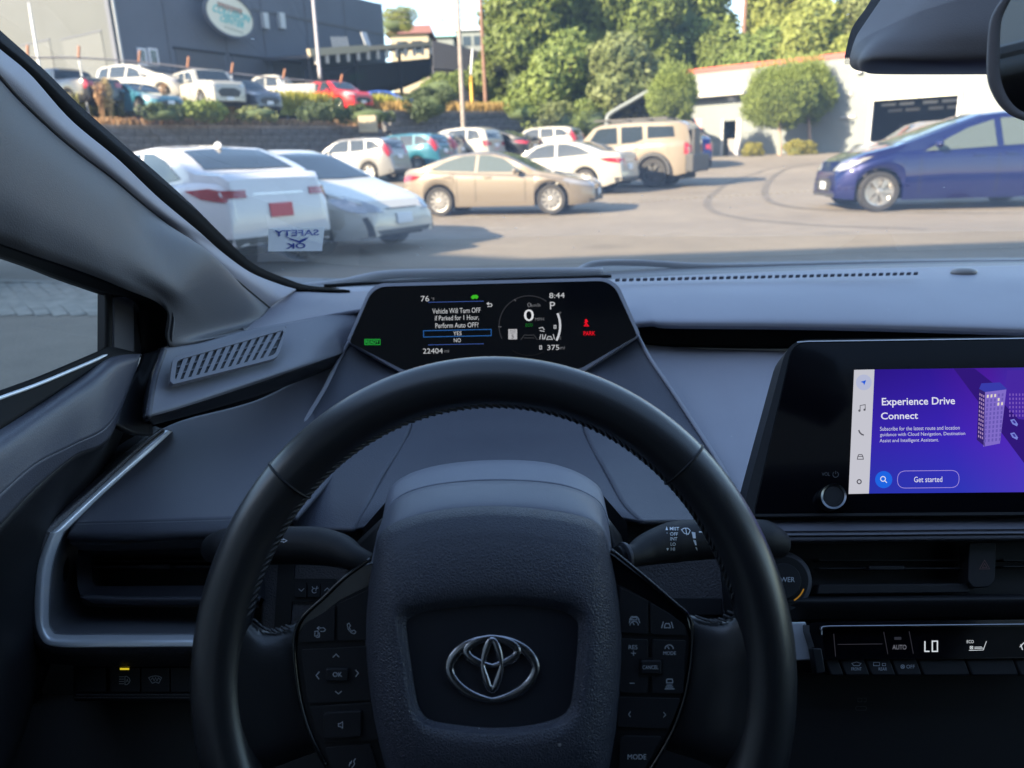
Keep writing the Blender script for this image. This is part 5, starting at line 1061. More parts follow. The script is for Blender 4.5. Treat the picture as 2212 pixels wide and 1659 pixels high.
def car_body(s):
    L, W, r = s['L'], s['W'], s['r']; ra = r + .06
    us = set(np.linspace(0, L, 70)) | {0, .015, .03, .06, .1, L - .015, L - .03, L - .06, L - .1} | {q[0] for q in s['top']}
    for uw in s['uw']: us |= {uw + ra * math.cos(a) for a in np.linspace(0, math.pi, 17)} | {uw - ra - .001, uw + ra + .001}
    us = sorted(u for u in us if 0 <= u <= L)
    V = []; half = []
    for u in us:
        f = 1 - .30 * (1 - min(u / .9, 1)) ** 2.6 - .26 * (1 - min((L - u) / .95, 1)) ** 2.4
        w = W / 2 * f; zt = interp(s['top'], u); zs = min(interp(s['belt'], u), zt - .02); zb = .20 if r < .38 else .32
        if u < .4: zb = .20 + (.4 - u) * .12 + (.1 if r > .38 else 0)
        if L - u < .4: zb = .22 + (.4 - (L - u)) * .25 + (.1 if r > .38 else 0)
        for uw in s['uw']:
            if abs(u - uw) < ra: zb = max(zb, r + math.sqrt(max(0, ra * ra - (u - uw) ** 2)))
        zb = min(zb, zs - .05); h = zt - zs
        g = min(1, max(0, (h - .12) / .25))
        wr = (w - .05 - s.get('tumble', .30) * h) * g + (w - .10) * (1 - g)
        ring = [(0, zb + .02), (w - .14, zb + .02), (w - .03, zb), (w - .012, zb + (zs - zb) * .08), (w + .006, zb + (zs - zb) * .30), (w + .010, zb + (zs - zb) * .52), (w - .002, zb + (zs - zb) * .72), (w - .008, zb + (zs - zb) * .80), (w - .022, zb + (zs - zb) * .93), (w - .055, zs)]
        ring += [(w - .075 + (wr - w + .075) * t, zs + .012 + (h * .86 - .012) * t ** .94) for t in (0, .25, .5, .75, 1)]
        ring += [(wr * .93, zs + h * .935), (wr * .75, zs + h * .972), (wr * .4, zs + h * .995), (0, zt)]
        half.append((u, ring))
    nr = len(half[0][1]); n = 2 * nr - 2
    for u, ring in half:
        full = ring + [(-y, z) for y, z in ring[-2:0:-1]]
        V += [(L / 2 - u, y, z) for y, z in full]
    fs = grid_faces(n, len(half), cu=True)
    fs.append(tuple(range(n))[::-1]); fs.append(tuple((len(half) - 1) * n + j for j in range(n)))
    bm = bmesh.new(); vv = [bm.verts.new(v) for v in V]
    for f in fs:
        try: bm.faces.new([vv[i] for i in f])
        except ValueError: pass
    bmesh.ops.remove_doubles(bm, verts=bm.verts, dist=1e-5)
    bmesh.ops.recalc_face_normals(bm, faces=bm.faces)
    return bm
def decal(bv, pts3, direction, off=.006, sub=4):
    """panel cut to an outline and laid onto the body, with its own edge"""
    bm = bmesh.new(); f = bm.faces.new([bm.verts.new(p) for p in pts3]); bmesh.ops.triangulate(bm, faces=[f])
    for _ in range(sub): 
        long_ = [e for e in bm.edges if e.calc_length() > .11]
        if not long_: break
        bmesh.ops.subdivide_edges(bm, edges=long_, cuts=1); bmesh.ops.triangulate(bm, faces=bm.faces[:])
    d = Vector(direction); miss = []
    for v in bm.verts:
        h = bv.ray_cast(v.co, d)
        if h[0] is not None: v.co = h[0] - d * off * 1.3 + h[1] * off * .4
        else: miss.append(v)
    bmesh.ops.delete(bm, geom=miss, context='VERTS')
    ed = [e for e in bm.edges if e.is_boundary]
    r = bmesh.ops.extrude_edge_only(bm, edges=ed)
    for v in [g_ for g_ in r['geom'] if isinstance(g_, bmesh.types.BMVert)]: v.co += d * (off + .012)
    bmesh.ops.recalc_face_normals(bm, faces=bm.faces)
    return bm
def lathe(prof, n=28):
    V = []; 
    for k in range(n):
        a = 2 * math.pi * k / n; V += [(r_ * math.cos(a), y, r_ * math.sin(a)) for r_, y in prof]
    return V, [(k * len(prof) + i, k * len(prof) + i + 1, ((k + 1) % n) * len(prof) + i + 1, ((k + 1) % n) * len(prof) + i) for k in range(n) for i in range(len(prof) - 1)]
_wheels = {}
def wheel_meshes(r, spokes, rimr, dark, wide):
    key = (r, spokes, rimr, dark)
    if key in _wheels: return _wheels[key]
    V, Fs = lathe([(rimr - .01, -.09), (rimr, -.105), (r - .02, -.11), (r, -.085), (r, .085), (r - .02, .11), (rimr, .105), (rimr - .01, .09), (rimr - .01, -.09)])
    t = bpy.data.meshes.new('tyre'); t.from_pydata(V, [], Fs); t.materials.append(M['tyre']); t.polygons.foreach_set('use_smooth', [True] * len(t.polygons)); t.set_sharp_from_angle(angle=.6)
    bm = bmesh.new(); V, Fs = lathe([(rimr, .102), (rimr - .025, .098), (rimr - .03, .06), (rimr - .04, .02), (.02, .015)]); vv = [bm.verts.new(v) for v in V]; [bm.faces.new([vv[i] for i in f]) for f in Fs]
    for k in range(spokes):
        a = 2 * math.pi * k / spokes; ca, sa = math.cos(a), math.sin(a)
        q = []
        for rr__, w_, y in ((.03, .022, .095), (rimr - .02, wide, .092)):
            for s_ in (-1, 1):
                for y_ in (y, y - .04): q.append(bm.verts.new((rr__ * ca - s_ * w_ * sa, y_, rr__ * sa + s_ * w_ * ca)))
        for f in ((0, 2, 6, 4), (0, 4, 5, 1), (2, 3, 7, 6), (1, 5, 7, 3)): bm.faces.new([q[i] for i in f])
    V, Fs = lathe([(.05, .05), (.05, .096), (.03, .104), (0.0, .104)], 16); vv = [bm.verts.new(v) for v in V]; [bm.faces.new([vv[i] for i in f]) for f in Fs]
    bmesh.ops.recalc_face_normals(bm, faces=bm.faces)
    m_ = bpy.data.meshes.new('rim'); bm.to_mesh(m_); bm.free(); m_.materials.append(M['alloy_dark'] if dark else M['alloy'])
    _wheels[key] = (t, m_); return t, m_
_bodies = {}
def make_car(kind, loc, heading, pt, label, cat='car', group=None, scale=1.0, spokes=10, dark_wheels=False, plates=None, extra=None, tailmat=None, detail=2, glass_m=None, cladding=False):
    s = S[kind]; L, W, r = s['L'], s['W'], s['r']
    root = empty('parked_car' if cat != 'pickup truck' else 'pickup_truck', loc, math.radians(heading), label, cat, group or 'cars parked in the lot'); root.scale = (scale,) * 3
    def add(name, bm_or_me, m_, smooth=True, parent=root):
        if isinstance(bm_or_me, bmesh.types.BMesh):
            me = bpy.data.meshes.new(name); bm_or_me.to_mesh(me); bm_or_me.free(); me.materials.append(m_)
            if smooth: me.polygons.foreach_set('use_smooth', [True] * len(me.polygons)); me.set_sharp_from_angle(angle=math.radians(38))
        else: me = bm_or_me
        o = bpy.data.objects.new(name, me); COL.objects.link(o); o.parent = parent; return o
    if kind not in _bodies:
        bm = car_body(s); me = bpy.data.meshes.new('b'); bm.to_mesh(me)
        bv = BVHTree.FromBMesh(bm); D = {}
        X = lambda u: L / 2 - u
        for side in (1, -1):
            D['window', side] = [decal(bv, [(X(u), side * 2, z) for u, z in w], (0, -side, 0)) for w in s['win']]
            D['headlight', side] = [decal(bv, [(X(u), side * 2, z) for u, z in s['hl']], (0, -side, 0), .008)]
            D['taillight', side] = [decal(bv, [(X(u), side * 2, z) for u, z in s['tl']], (0, -side, 0), .008)]
            tz = [q[1] for q in s['tl']]; z0, z1 = min(tz) * .5 + .5 * np.mean(tz), max(tz) * .6 + .4 * np.mean(tz)
            D['taillight', side] += [decal(bv, [(-L, side * W * a, z) for a, z in ((.24, z0), (.42, z0), (.42, z1), (.24, z1))], (1, 0, 0), .008)]
            hz = [q[1] for q in s['hl']]; D['headlight', side] += [decal(bv, [(L, side * W * a, z) for a, z in ((.22, min(hz)), (.38, min(hz) + .02), (.38, max(hz) - .04), (.24, min(hz) + .07))], (-1, 0, 0), .008)]
            D['door_handle', side] = [decal(bv, [(X(u + a), side * 2, z + b_) for a, b_ in ((-.09, -.012), (.09, -.012), (.09, .014), (-.09, .014))], (0, -side, 0), .022) for u, z in s['handles']]
            cut = []
            for u in (s['win'][0][-1][0] + .04, s['win'][0][0][0] - .05, s['uw'][1] - s['r'] - .12):
                zt_ = interp(s['belt'], u) - .01; cut.append(decal(bv, [(X(u - .006), side * 2, .3), (X(u + .006), side * 2, .3), (X(u + .006), side * 2, zt_), (X(u - .006), side * 2, zt_)], (0, -side, 0), .001))
            D['door_gap', side] = cut
        D['windscreen', 0] = [decal(bv, [(X(u), y, 4) for u, y in s['ws']], (0, 0, -1), .007)]
        rw = s['rw']
        if rw[3][0] - rw[0][0] > .4: D['rear_window', 0] = [decal(bv, [(X(u), y, 4) for u, y in rw], (0, 0, -1), .007)]
        else:
            za = interp(s['top'], rw[0][0]) - .05; zb_ = interp(s['top'], rw[3][0]) + .02; y0, y1 = rw[0][1], rw[3][1]
            D['rear_window', 0] = [decal(bv, [(-L, y0, za), (-L, -y0, za), (-L, -y1, zb_), (-L, y1, zb_)], (1, 0, 0), .007)]
        fz = s['top'][1][1]
        D['grille', 0] = [decal(bv, [(L, y, z) for y, z in ((-.42, fz * .50), (.42, fz * .50), (.52, fz * .72), (.30, fz * .84), (-.30, fz * .84), (-.52, fz * .72))], (-1, 0, 0), .006),
                          decal(bv, [(L, y, z) for y, z in ((-.68, .27), (.68, .27), (.72, .33), (-.72, .33))], (-1, 0, 0), .006)]
        if kind == 'fastback':
            for b_ in D['grille', 0]: b_.free()
            D['grille', 0] = [decal(bv, [(L, y, z) for y, z in q], (-1, 0, 0), .006) for q in ([(-.5, .27), (.5, .27), (.56, .33), (-.56, .33)], [(.60, .26), (.66, .26), (.70, .50), (.66, .52)], [(-.60, .26), (-.66, .26), (-.70, .50), (-.66, .52)], [(-.3, .60), (.3, .60), (.33, .615), (-.33, .615)])]
        if kind == 'sedan':
            D['boot_gap', 0] = [decal(bv, [(-L, y, z) for y, z in q], (1, 0, 0), .002) for q in ([(-.60, .60), (-.592, .60), (-.592, .99), (-.60, .99)], [(.60, .60), (.592, .60), (.592, .99), (.60, .99)], [(-.34, .865), (.34, .865), (.34, .885), (-.34, .885)])]
        pz = .62 if kind in ('sedan', 'fastback') else .85
        D['rear_plate', 0] = [decal(bv, [(-L, y, z) for y, z in ((-.155, pz), (.155, pz), (.155, pz + .15), (-.155, pz + .15))], (1, 0, 0), .012)]
        D['front_plate', 0] = [decal(bv, [(L, y, z) for y, z in ((-.155, .40), (.155, .40), (.155, .54), (-.155, .54))], (-1, 0, 0), .016)]
        D['bumper', 0] = [decal(bv, [(-L, y, z) for y, z in ((-.72, .28), (.72, .28), (.76, .42), (-.76, .42))], (1, 0, 0), .006)]
        meshes = {}
        for (k, sd), lst in D.items():
            meshes[k, sd] = []
            for b_ in lst:
                m2 = bpy.data.meshes.new(k); b_.to_mesh(m2); b_.free(); m2.polygons.foreach_set('use_smooth', [True] * len(m2.polygons)); m2.set_sharp_from_angle(angle=.7); meshes[k, sd].append(m2)
        bm.free(); _bodies[kind] = (me, meshes)
    me0, meshes = _bodies[kind]
    me = me0.copy(); me.name = 'body'; me.materials.clear(); me.materials.append(pt); me.polygons.foreach_set('use_smooth', [True] * len(me.polygons)); me.set_sharp_from_angle(angle=math.radians(32))
    add('body', me, pt)
    MM = {'window': glass_m or M['carglass'], 'windscreen': glass_m or M['carglass'], 'rear_window': glass_m or M['carglass'], 'headlight': M['lamp'], 'taillight': tailmat or M['tail'], 'door_handle': pt, 'door_gap': M['under'],
          'grille': M['clad'], 'boot_gap': M['alloy'], 'bumper': M['clad'], 'rear_plate': plates or M['white_plate'], 'front_plate': M['white_plate']}
    for (k, sd), lst in meshes.items():
        if detail < 2 and k in ('door_handle', 'door_gap', 'rear_plate', 'front_plate', 'bumper', 'grille'): continue
        for m2 in lst:
            m3 = m2.copy(); m3.materials.clear(); m3.materials.append(MM[k]); add(k, m3, None)
    for side in (1, -1):
        u = s['mirror']; zc = interp(s['belt'], u) + .09
        bm = bmesh.new(); bmesh.ops.create_icosphere(bm, subdivisions=2, radius=1)
        bmesh.ops.transform(bm, matrix=Matrix.Translation((L / 2 - u, side * (W / 2 + .09), zc)) @ Matrix.Diagonal((.07, .11, .075, 1)), verts=bm.verts)
        add('wing_mirror', bm, pt)
        for uw in s['uw']:
            t, m_ = wheel_meshes(r, spokes, r - (.10 if r < .38 else .15), dark_wheels, .035 if spokes > 6 else .05)
            w_ = add('wheel', t, None); w_.location = (L / 2 - uw, side * (W / 2 - .11), r)
            if side < 0: w_.rotation_euler = (0, 0, math.pi)
            add('rim', m_, None, parent=w_)
            if cladding:
                pts = [(L / 2 - uw + (r + .09) * math.cos(a), side * (W / 2 + .004), r + (r + .09) * math.sin(a)) for a in np.linspace(-.15, math.pi + .15, 22)]
                o = tube('arch_trim', pts, .075, M['clad'], None, n=8, k=40); o.parent = root
    bm = bmesh.new(); boxm(bm, (0, 0, .36), (L * .90, W * .72, .30)); add('underbody', bm, M['under'], smooth=False)
    if extra: extra(root, add, s)
    return root
def car_at(kind, a, b, **k):
    """a, b = pictures positions of front and rear wheel contact on the side that faces us"""
    pa, pb = G(*a), G(*b); d = (pa - pb); d.z = 0; hd = math.degrees(math.atan2(d.y, d.x)); s = S[kind]; mid = (pa + pb) / 2; d.normalize()
    n_ = Vector((-d.y, d.x, 0)); 
    if n_.dot(mid) < 0: n_ = -n_
    mid_u = (s['uw'][0] + s['uw'][1]) / 2; c = mid + n_ * (s['W'] / 2 - .1) + d * (mid_u - s['L'] / 2)
    c.z = zg(c.y); return make_car(kind, c, hd, **k)
def car_wheel(kind, px, py, heading, which='rear', side='near', base=None, scale=1.0, **k):
    p = G(px, py) if base is None else P(px, py, base); s = S[kind]; h = math.radians(heading); f = Vector((math.cos(h), math.sin(h), 0)); l = Vector((-f.y, f.x, 0))
    if l.dot(Vector((p.x, p.y, 0))) < 0: l = -l
    u = s['uw'][1 if which == 'rear' else 0]; c = p + (l * (s['W'] / 2 - .1) - f * (s['L'] / 2 - u)) * scale
    if base is None: c.z = zg(c.y)
    return make_car(kind, c, heading, scale=scale, **k)
xyv = lambda px, t: P(px, 345, t)
shade_white = paint((.62, .625, .66)); white = paint((.36, .345, .31)); pearl = paint((.50, .475, .42)); champagne = paint((.175, .150, .122), .25, .32); silver = paint((.22, .22, .22), .3, .3)  # white split by light: shade_white lighter for shade, white and pearl darkened for sun
navy = paint((.002, .005, .062), .25, .22); sand = paint((.22, .185, .145)); teal = paint((.02, .11, .16), .1); dark = paint((.010, .011, .015), .1); redp = paint((.55, .015, .015)); bluep = paint((.04, .12, .5), .2)
def camry_extra(root, add, s):
    bm = bmesh.new(); bmesh.ops.create_icosphere(bm, subdivisions=2, radius=1); bmesh.ops.transform(bm, matrix=Matrix.Translation((-1.0, 0, 1.42)) @ Matrix.Diagonal((.09, .03, .045, 1)), verts=bm.verts); add('roof_antenna', bm, shade_white)
# ------ near white pair on the left
hc = math.radians(138); fc = Vector((math.cos(hc), math.sin(hc), 0)); rc = P(615, 450, 8.9); rc.z = 0
make_car('sedan', rc + fc * 2.32, 138, shade_white, 'white saloon car seen from behind, its boot with red plate above the paper sticker', scale=.97, plates=M['red_plate'], extra=camry_extra, spokes=5)
car_wheel('fastback', 690, 550, -34, which='front', pt=pearl, label='white hatchback nosing out towards us beside the white saloon, headlights facing', spokes=5)
make_car('suv', Vector((-8.1, 9.3, 0)), 141, shade_white, 'white car seen through the bottom of the driver door window, cut off by the frame', group=None, spokes=5)
bpy.data.objects['parked_car'].scale = (.97, .97, 1.05)
# ------ middle of the lot
car_at('sedan', (1191, 466), (952, 468), pt=champagne, scale=.91, glass_m=M['paleglass'], label='beige saloon car parked side on in the middle of the lot, nose to the right', spokes=10)

car_at('van', (1888, 458), (2268, 449), pt=navy, label='dark blue minivan on the right facing left with shiny alloy wheels', cat='minivan', spokes=6, glass_m=M['paleglass'])
def lc_extra(root, add, s):
    L, W = s['L'], s['W']
    bm = bmesh.new()
    for y in (-.62, .62): boxm(bm, (-.5, y, 1.98), (2.3, .05, .05))
    for x in (-1.5, -.8, -.1, .6): boxm(bm, (x, 0, 1.99), (.06, 1.28, .04))
    add('roof_rack', bm, M['clad'], smooth=False)
    bm = bmesh.new(); boxm(bm, (-L / 2 + .02, 0, .66), (.26, W * .97, .52)); [boxm(bm, (0, y_, .44), (2.0, .08, .16)) for y_ in (-W / 2 + .02, W / 2 - .02)]; boxm(bm, (-L / 2 + .0, .35, 1.22), (.12, .62, .9)); o = add('rear_bumper', bm, M['clad'], smooth=False); bevel(o, .05)
car_wheel('wagon4', 1411, 406, 152, pt=sand, label='sand coloured boxy off-road wagon with a roof rack, knobbly tyres and black wheel arches', cat='off-road car', dark_wheels=True, cladding=True, extra=lc_extra, spokes=6)
car_wheel('sedan', 1266, 421, 150, pt=white, label='white saloon parked behind the nose of the beige saloon, tail towards the sandy wagon', spokes=5)
car_wheel('suv', 802, 397, 155, pt=silver, label='silver compact estate with a tall red tail light, just behind the white hatchback', spokes=5)
car_wheel('suv', 905, 380, 155, pt=teal, label='teal car half hidden between the silver estate and the beige saloon')
car_wheel('suv', 948, 372, 158, pt=silver, label='grey hatchback with red tail light seen above the boot of the beige saloon', scale=.95)
car_wheel('van', 1010, 366, 150, pt=white, label='white car with a dark rear window by the foot of the grey pole', scale=1.0)
car_wheel('sedan', 1095, 358, 150, pt=dark, label='dark blue car beyond the roof of the beige saloon', scale=1.1)
car_wheel('sedan', 1150, 352, 152, pt=silver, label='silver car with a red tail light just left of the far white estate')
car_wheel('suv', 1205, 352, 155, pt=white, label='far white estate car below the chain link gate')
make_car('fastback', Vector((xyv(1466, 33).x, xyv(1466, 33).y, zg(33))), 95, navy, 'small blue car tail just visible behind the sandy wagon')
car_wheel('suv', 1912, 372, 170, which='front', pt=silver, label='silver car whose bonnet shows behind the blue minivan windscreen')
car_wheel('suv', 1010 + 60, 352, 170, pt=dark, label='black car at the foot of the block wall behind the dark blue car', scale=.95)
# ================================================================ RETAINING WALL AND TERRACE
def at_t(px, py, t): return P(px, py, t)
def xy(px, t):                                   # plan position of a picture column at depth t (at horizon height)
    q = P(px, 345, t); return Vector((q.x, q.y, 0))
def onfac(A, B, px):
    d = ray(px, 345); d2 = Vector((d.x, d.y)); e = (B - A); a = Vector((A.x, A.y)); # intersect plan ray with A + s e
    det = d2.x * -e.y + e.x * d2.y; t = (a.x * -e.y + e.x * a.y) / det; s = (d2.x * a.y - a.x * d2.y) / det
    return A + e * s
M['block'] = mat('split_face_block', (.125, .125, .135), .9, var=(2.5, .4), grain=('noise', 18, .6, .03))
M['block_cap'] = mat('wall_capping', (.20, .165, .14), .9, var=(3, .3))
WA, WB = xy(120, 30), xy(840, 40.5); WB2 = xy(835, 40); WC_ = xy(1165, 46)
bl = bpy.data.meshes.new('block'); bm = bmesh.new(); boxm(bm, (0, 0, 0), (1, 1, 1)); bmesh.ops.bevel(bm, geom=bm.edges[:], offset=.06, segments=1); bm.to_mesh(bl); bm.free(); bl.materials.append(M['block'])
def block_wall(A, B, ztop, label, rows=6, bw=.62, bh=.3):
    d = (B - A); n = int(d.length / bw); d.normalize(); hd = math.atan2(d.y, d.x)
    root = empty('retaining_wall', (A.x, A.y, zg(A.y)), hd, label, 'retaining wall'); Mi = root.matrix_world
    nn = Vector((-d.y, d.x, 0))
    bm = bmesh.new()
    zb = zg(min(A.y, B.y)) - .3
    def put(i, r):
        x = (i + .5 + (.5 if r % 2 else 0)) * bw; z = ztop - .12 - (r + .5) * bh; off = rnd.uniform(-.03, .03)
        return A + d * x + nn * off + Vector((0, 0, z))
    for r in range(int((ztop - zb) / bh) + 1):
        for i in range(n):
            c = put(i, r)
            if r < rows:
                o = bpy.data.objects.new('block', bl); COL.objects.link(o); o.parent = root
                o.location = Matrix.Rotation(-hd, 3, 'Z') @ (c - Vector(root.location)); o.scale = (bw * .97, .34, bh * .94)
            else: boxm(bm, c, (bw * .97, .34, bh * .94), hd)
    o = from_bm('lower_block', bm, M['block']); o.parent = root; o.matrix_parent_inverse = (Matrix.Translation(root.location) @ Matrix.Rotation(hd, 4, 'Z')).inverted(); o['kind'] = 'stuff'
    bm = bmesh.new()
    for i in range(int(n / 2)): boxm(bm, Vector(((i + .5) * bw * 2, 0, ztop - zg(A.y) - .06)), (bw * 1.96, .42, .13))
    boxm(bm, (d.length, 0, 0), (.01, .01, .01)); o = from_bm('capping', bm, M['block_cap']); o.parent = root
    bevel(o, .02, 1)
    o = box('backing', ((n * bw) / 2, .12, (ztop + zb) / 2 - zg(A.y) - .1), (n * bw, .14, ztop - zb - .1), M['block']); o.parent = root
block_wall(WA, WB, 3.1, 'long dark grey block retaining wall behind the white cars on the left', rows=5)
block_wall(WB2, WC_, 3.85, 'higher stretch of dark block retaining wall behind the grey pole', rows=6)
def earth_mat():
    m_ = mat('dry_earth', (.16, .13, .085), .95, var=(1.2, .4)); return m_
M['earth'] = earth_mat()
# terrace behind the walls: bank and yard
dW = (WB - WA).normalized(); nW = Vector((-dW.y, dW.x, 0))
def row(off, z0, z1=None, extra=0):
    P0 = [WA - dW * 60, WA, WA.lerp(WB, .5), WB, WB2.lerp(WC_, .5), WC_ + Vector((.5, .3, 0)), WC_ + Vector((6, 3, 0))]
    zz = [z0] * 4 + [z1 or z0] * 2 + [(z1 or z0) - 2.2]
    return [(p.x + nW.x * off, p.y + nW.y * off, z) for p, z in zip(P0, zz)]
R_ = [row(.1, 2.98, 3.7), row(1.2, 3.1, 3.8), row(3.2, 3.9, 4.1), row(6, 4.1, 4.2), row(30, 4.2, 4.4), row(120, 5, 6)]
tag(mk('terrace_ground', [q for r in R_ for q in r], grid_faces(7, len(R_)), M['earth']), kind='structure')
# hillside behind the white building
hx = np.linspace(-8, 90, 9); hy = [47.5, 52, 60, 75, 100, 180]; hz = [.7, 1.2, 3.5, 8, 12, 14]
tag(mk('hillside', [(x, y + 2, z) for y, z in zip(hy, hz) for x in hx], grid_faces(9, 6), mat('hill_soil', (.05, .065, .03), .95, var=(.5, .4))), kind='structure')

# ---- vegetation
def leaf_cloud(bm_data, centres, per, size, flat=.7):
    """leaf quads scattered over the shells of many small clumps"""
    V, Fs = bm_data
    for (c, r) in centres:
        n = max(8, int(per * r * r))
        th = np.random.rand(n) * 2 * np.pi; ph = np.arccos(1 - 2 * np.random.rand(n)); rr__ = r * (.72 + .34 * np.random.rand(n))
        pts = np.stack([np.sin(ph) * np.cos(th) * rr__, np.sin(ph) * np.sin(th) * rr__, np.cos(ph) * rr__ * flat], 1) + np.array(c)
        nrm = np.random.normal(size=(n, 3)) * .6 + (pts - np.array(c)) / r; nrm /= np.linalg.norm(nrm, axis=1)[:, None]
        a = np.cross(nrm, np.random.normal(size=(n, 3))); a /= np.linalg.norm(a, axis=1)[:, None]; b = np.cross(nrm, a)
        s = size * (.6 + .8 * np.random.rand(n))[:, None]
        q = np.stack([pts - a * s, pts - b * s * .5, pts + a * s, pts + b * s * .5], 1).reshape(-1, 3)
        V.append(q)
def cloud_mesh(name, V, m_, parent=None):
    A = np.concatenate(V); n = len(A) // 4
    me = bpy.data.meshes.new(name); me.vertices.add(len(A)); me.vertices.foreach_set('co', A.ravel()); me.loops.add(4 * n); me.loops.foreach_set('vertex_index', np.arange(4 * n))
    me.polygons.add(n); me.polygons.foreach_set('loop_start', np.arange(n) * 4); me.polygons.foreach_set('loop_total', np.full(n, 4)); me.update(calc_edges=True); me.materials.append(m_)
    return link(bpy.data.objects.new(name, me), parent)
def leaf_mat(name, c, var=.25, sc=.6):
    m_ = bpy.data.materials.new(name); m_.use_nodes = True; nt = m_.node_tree; b = nt.nodes['Principled BSDF']
    tc = nt.nodes.new('ShaderNodeTexCoord'); t = nt.nodes.new('ShaderNodeTexNoise'); t.inputs['Scale'].default_value = sc; t.inputs['Detail'].default_value = 6; nt.links.new(tc.outputs['Object'], t.inputs[0])
    r = nt.nodes.new('ShaderNodeValToRGB'); e = r.color_ramp.elements; e[0].position = .32; e[1].position = .68
    e[0].color = (c[0] * (1 - var), c[1] * (1 - var * .8), c[2] * (1 - var), 1); e[1].color = (c[0] * (1 + var * 1.1), c[1] * (1 + var), c[2] * (1 + var * .5), 1)
    nt.links.new(t.outputs[0], r.inputs[0]); nt.links.new(r.outputs[0], b.inputs['Base Color']); b.inputs['Roughness'].default_value = .6
    b.inputs['Specular IOR Level'].default_value = .3
    tr = nt.nodes.new('ShaderNodeBsdfTranslucent'); nt.links.new(r.outputs[0], tr.inputs[0]); mx = nt.nodes.new('ShaderNodeMixShader'); mx.inputs[0].default_value = .3
    nt.links.new(b.outputs[0], mx.inputs[1]); nt.links.new(tr.outputs[0], mx.inputs[2]); nt.links.new(mx.outputs[0], nt.nodes['Material Output'].inputs[0]); return m_
LF = dict(deep=leaf_mat('deep_green_leaves', (.13, .165, .045)), mid=leaf_mat('green_leaves', (.15, .195, .055)), lime=leaf_mat('yellow_green_leaves', (.20, .225, .06)), dusty=leaf_mat('dusty_green_leaves', (.15, .175, .075)),
          clip=leaf_mat('clipped_tree_leaves', (.20, .25, .07), sc=1.5), hedge=leaf_mat('dark_bush_leaves', (.06, .085, .038)), shrub=leaf_mat('golden_shrub_leaves', (.22, .20, .045), sc=3), weed=leaf_mat('dry_weed', (.40, .25, .15), sc=4), weed2=leaf_mat('straw_weed', (.46, .35, .18), sc=4))
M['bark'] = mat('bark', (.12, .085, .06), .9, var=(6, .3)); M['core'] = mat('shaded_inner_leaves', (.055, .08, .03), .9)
def big_tree(px, t, ztop, rad, zbase, lf, label, ncl=46, per=420, leaf=.20, crown_low=.25, group='trees on the hillside'):
    b = xy(px, t); root = empty('tree', (b.x, b.y, zbase), 0, label, 'tree', group); world_root(root)
    H = ztop - zbase; V = []; cs = []
    for i in range(ncl):
        k = rnd.random(); z = zbase + H * (crown_low + (1 - crown_low) * k); w = rad * (1 - max(0, (k - .45) / .55) ** 2 * .75) * (.75 + .25 * min(1, k / .15))
        a = rnd.uniform(0, 2 * math.pi); q = rnd.uniform(.55, .95) * w; cs.append(((b.x + q * math.cos(a), b.y + q * math.sin(a), z), rnd.uniform(.85, 1.7)))
    leaf_cloud((V, None), cs, per, leaf, .85)
    cloud_mesh('crown', V, LF[lf], root)
    bm = bmesh.new()
    for (c, r) in cs:
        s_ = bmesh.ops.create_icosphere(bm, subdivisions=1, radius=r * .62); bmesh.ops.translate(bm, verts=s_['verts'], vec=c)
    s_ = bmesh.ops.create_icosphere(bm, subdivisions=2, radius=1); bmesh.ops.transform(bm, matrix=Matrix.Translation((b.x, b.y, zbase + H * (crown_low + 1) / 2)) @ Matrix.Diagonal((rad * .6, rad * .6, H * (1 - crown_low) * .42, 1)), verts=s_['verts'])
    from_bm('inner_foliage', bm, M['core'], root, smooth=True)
    tube('trunk', [(b.x, b.y, zbase - .5), (b.x + .2, b.y, zbase + H * .3), (b.x, b.y + .2, zbase + H * .7)], [.28, .2, .08], M['bark'], root, n=10)
    for i in range(5):
        c = cs[i][0]; tube('limb', [(b.x + .1, b.y, zbase + H * .35), ((b.x + c[0]) / 2, (b.y + c[1]) / 2, c[2] * .6 + .4 * (zbase + H * .35)), c], [.12, .08, .03], M['bark'], root, n=6)
def zt(px, py, t): return P(px, py, t).z
TR = [(1160, 50, -60, 3.3, 1.5, 'deep', 'leftmost tall tree of the hillside, its edge against the sky beside the brown pole'),
      (1215, 47, 120, 3.0, 1.2, 'mid', 'low leafy tree above the chain link gate'),
      (1235, 54, -90, 3.8, 2.5, 'mid', 'tall round headed tree second from the sky gap by the poles'),
      (1345, 52, -70, 3.6, 2.5, 'deep', 'tall dark clumped tree above the white carport'),
      (1330, 46, 130, 2.6, 1.2, 'dusty', 'bushy tree just behind the carport frame'),
      (1455, 55, -40, 3.6, 3.0, 'mid', 'tall tree rising behind the left end of the white building'),
      (1545, 52, 105, 3.2, 3.0, 'deep', 'shorter dark tree below the small gap of sky'),
      (1672, 54, -30, 2.3, 3.0, 'lime', 'yellow green tree just right of the brown pole in the trees'),
      (1725, 50, 66, 3.0, 2.6, 'lime', 'bright green tree above the red roof edge'),
      (1640, 50, 110, 2.6, 2.6, 'mid', 'low tree touching the red roof edge behind the clipped trees'),
      (1862, 56, 5, 3.2, 3.0, 'dusty', 'dull green tree beside the black glass border by the mirror'),
      (1930, 52, -40, 4.2, 3.0, 'dusty', 'tree mostly hidden by the mirror housing'),
      (1385, 58, -120, 4.0, 5, 'deep', 'highest dark tree cut off by the top of the glass'),
      (2090, 52, 30, 4.5, 3.0, 'deep', 'tree above the workshop roof behind the mirror')]
for px, t, py, r, zb, lf, lab in TR:
    top_ = min(zt(px, py, t), 19); big_tree(px, t, top_, r, zb, lf, lab, ncl=int(26 + 5.5 * (top_ - zb)), crown_low=.02)
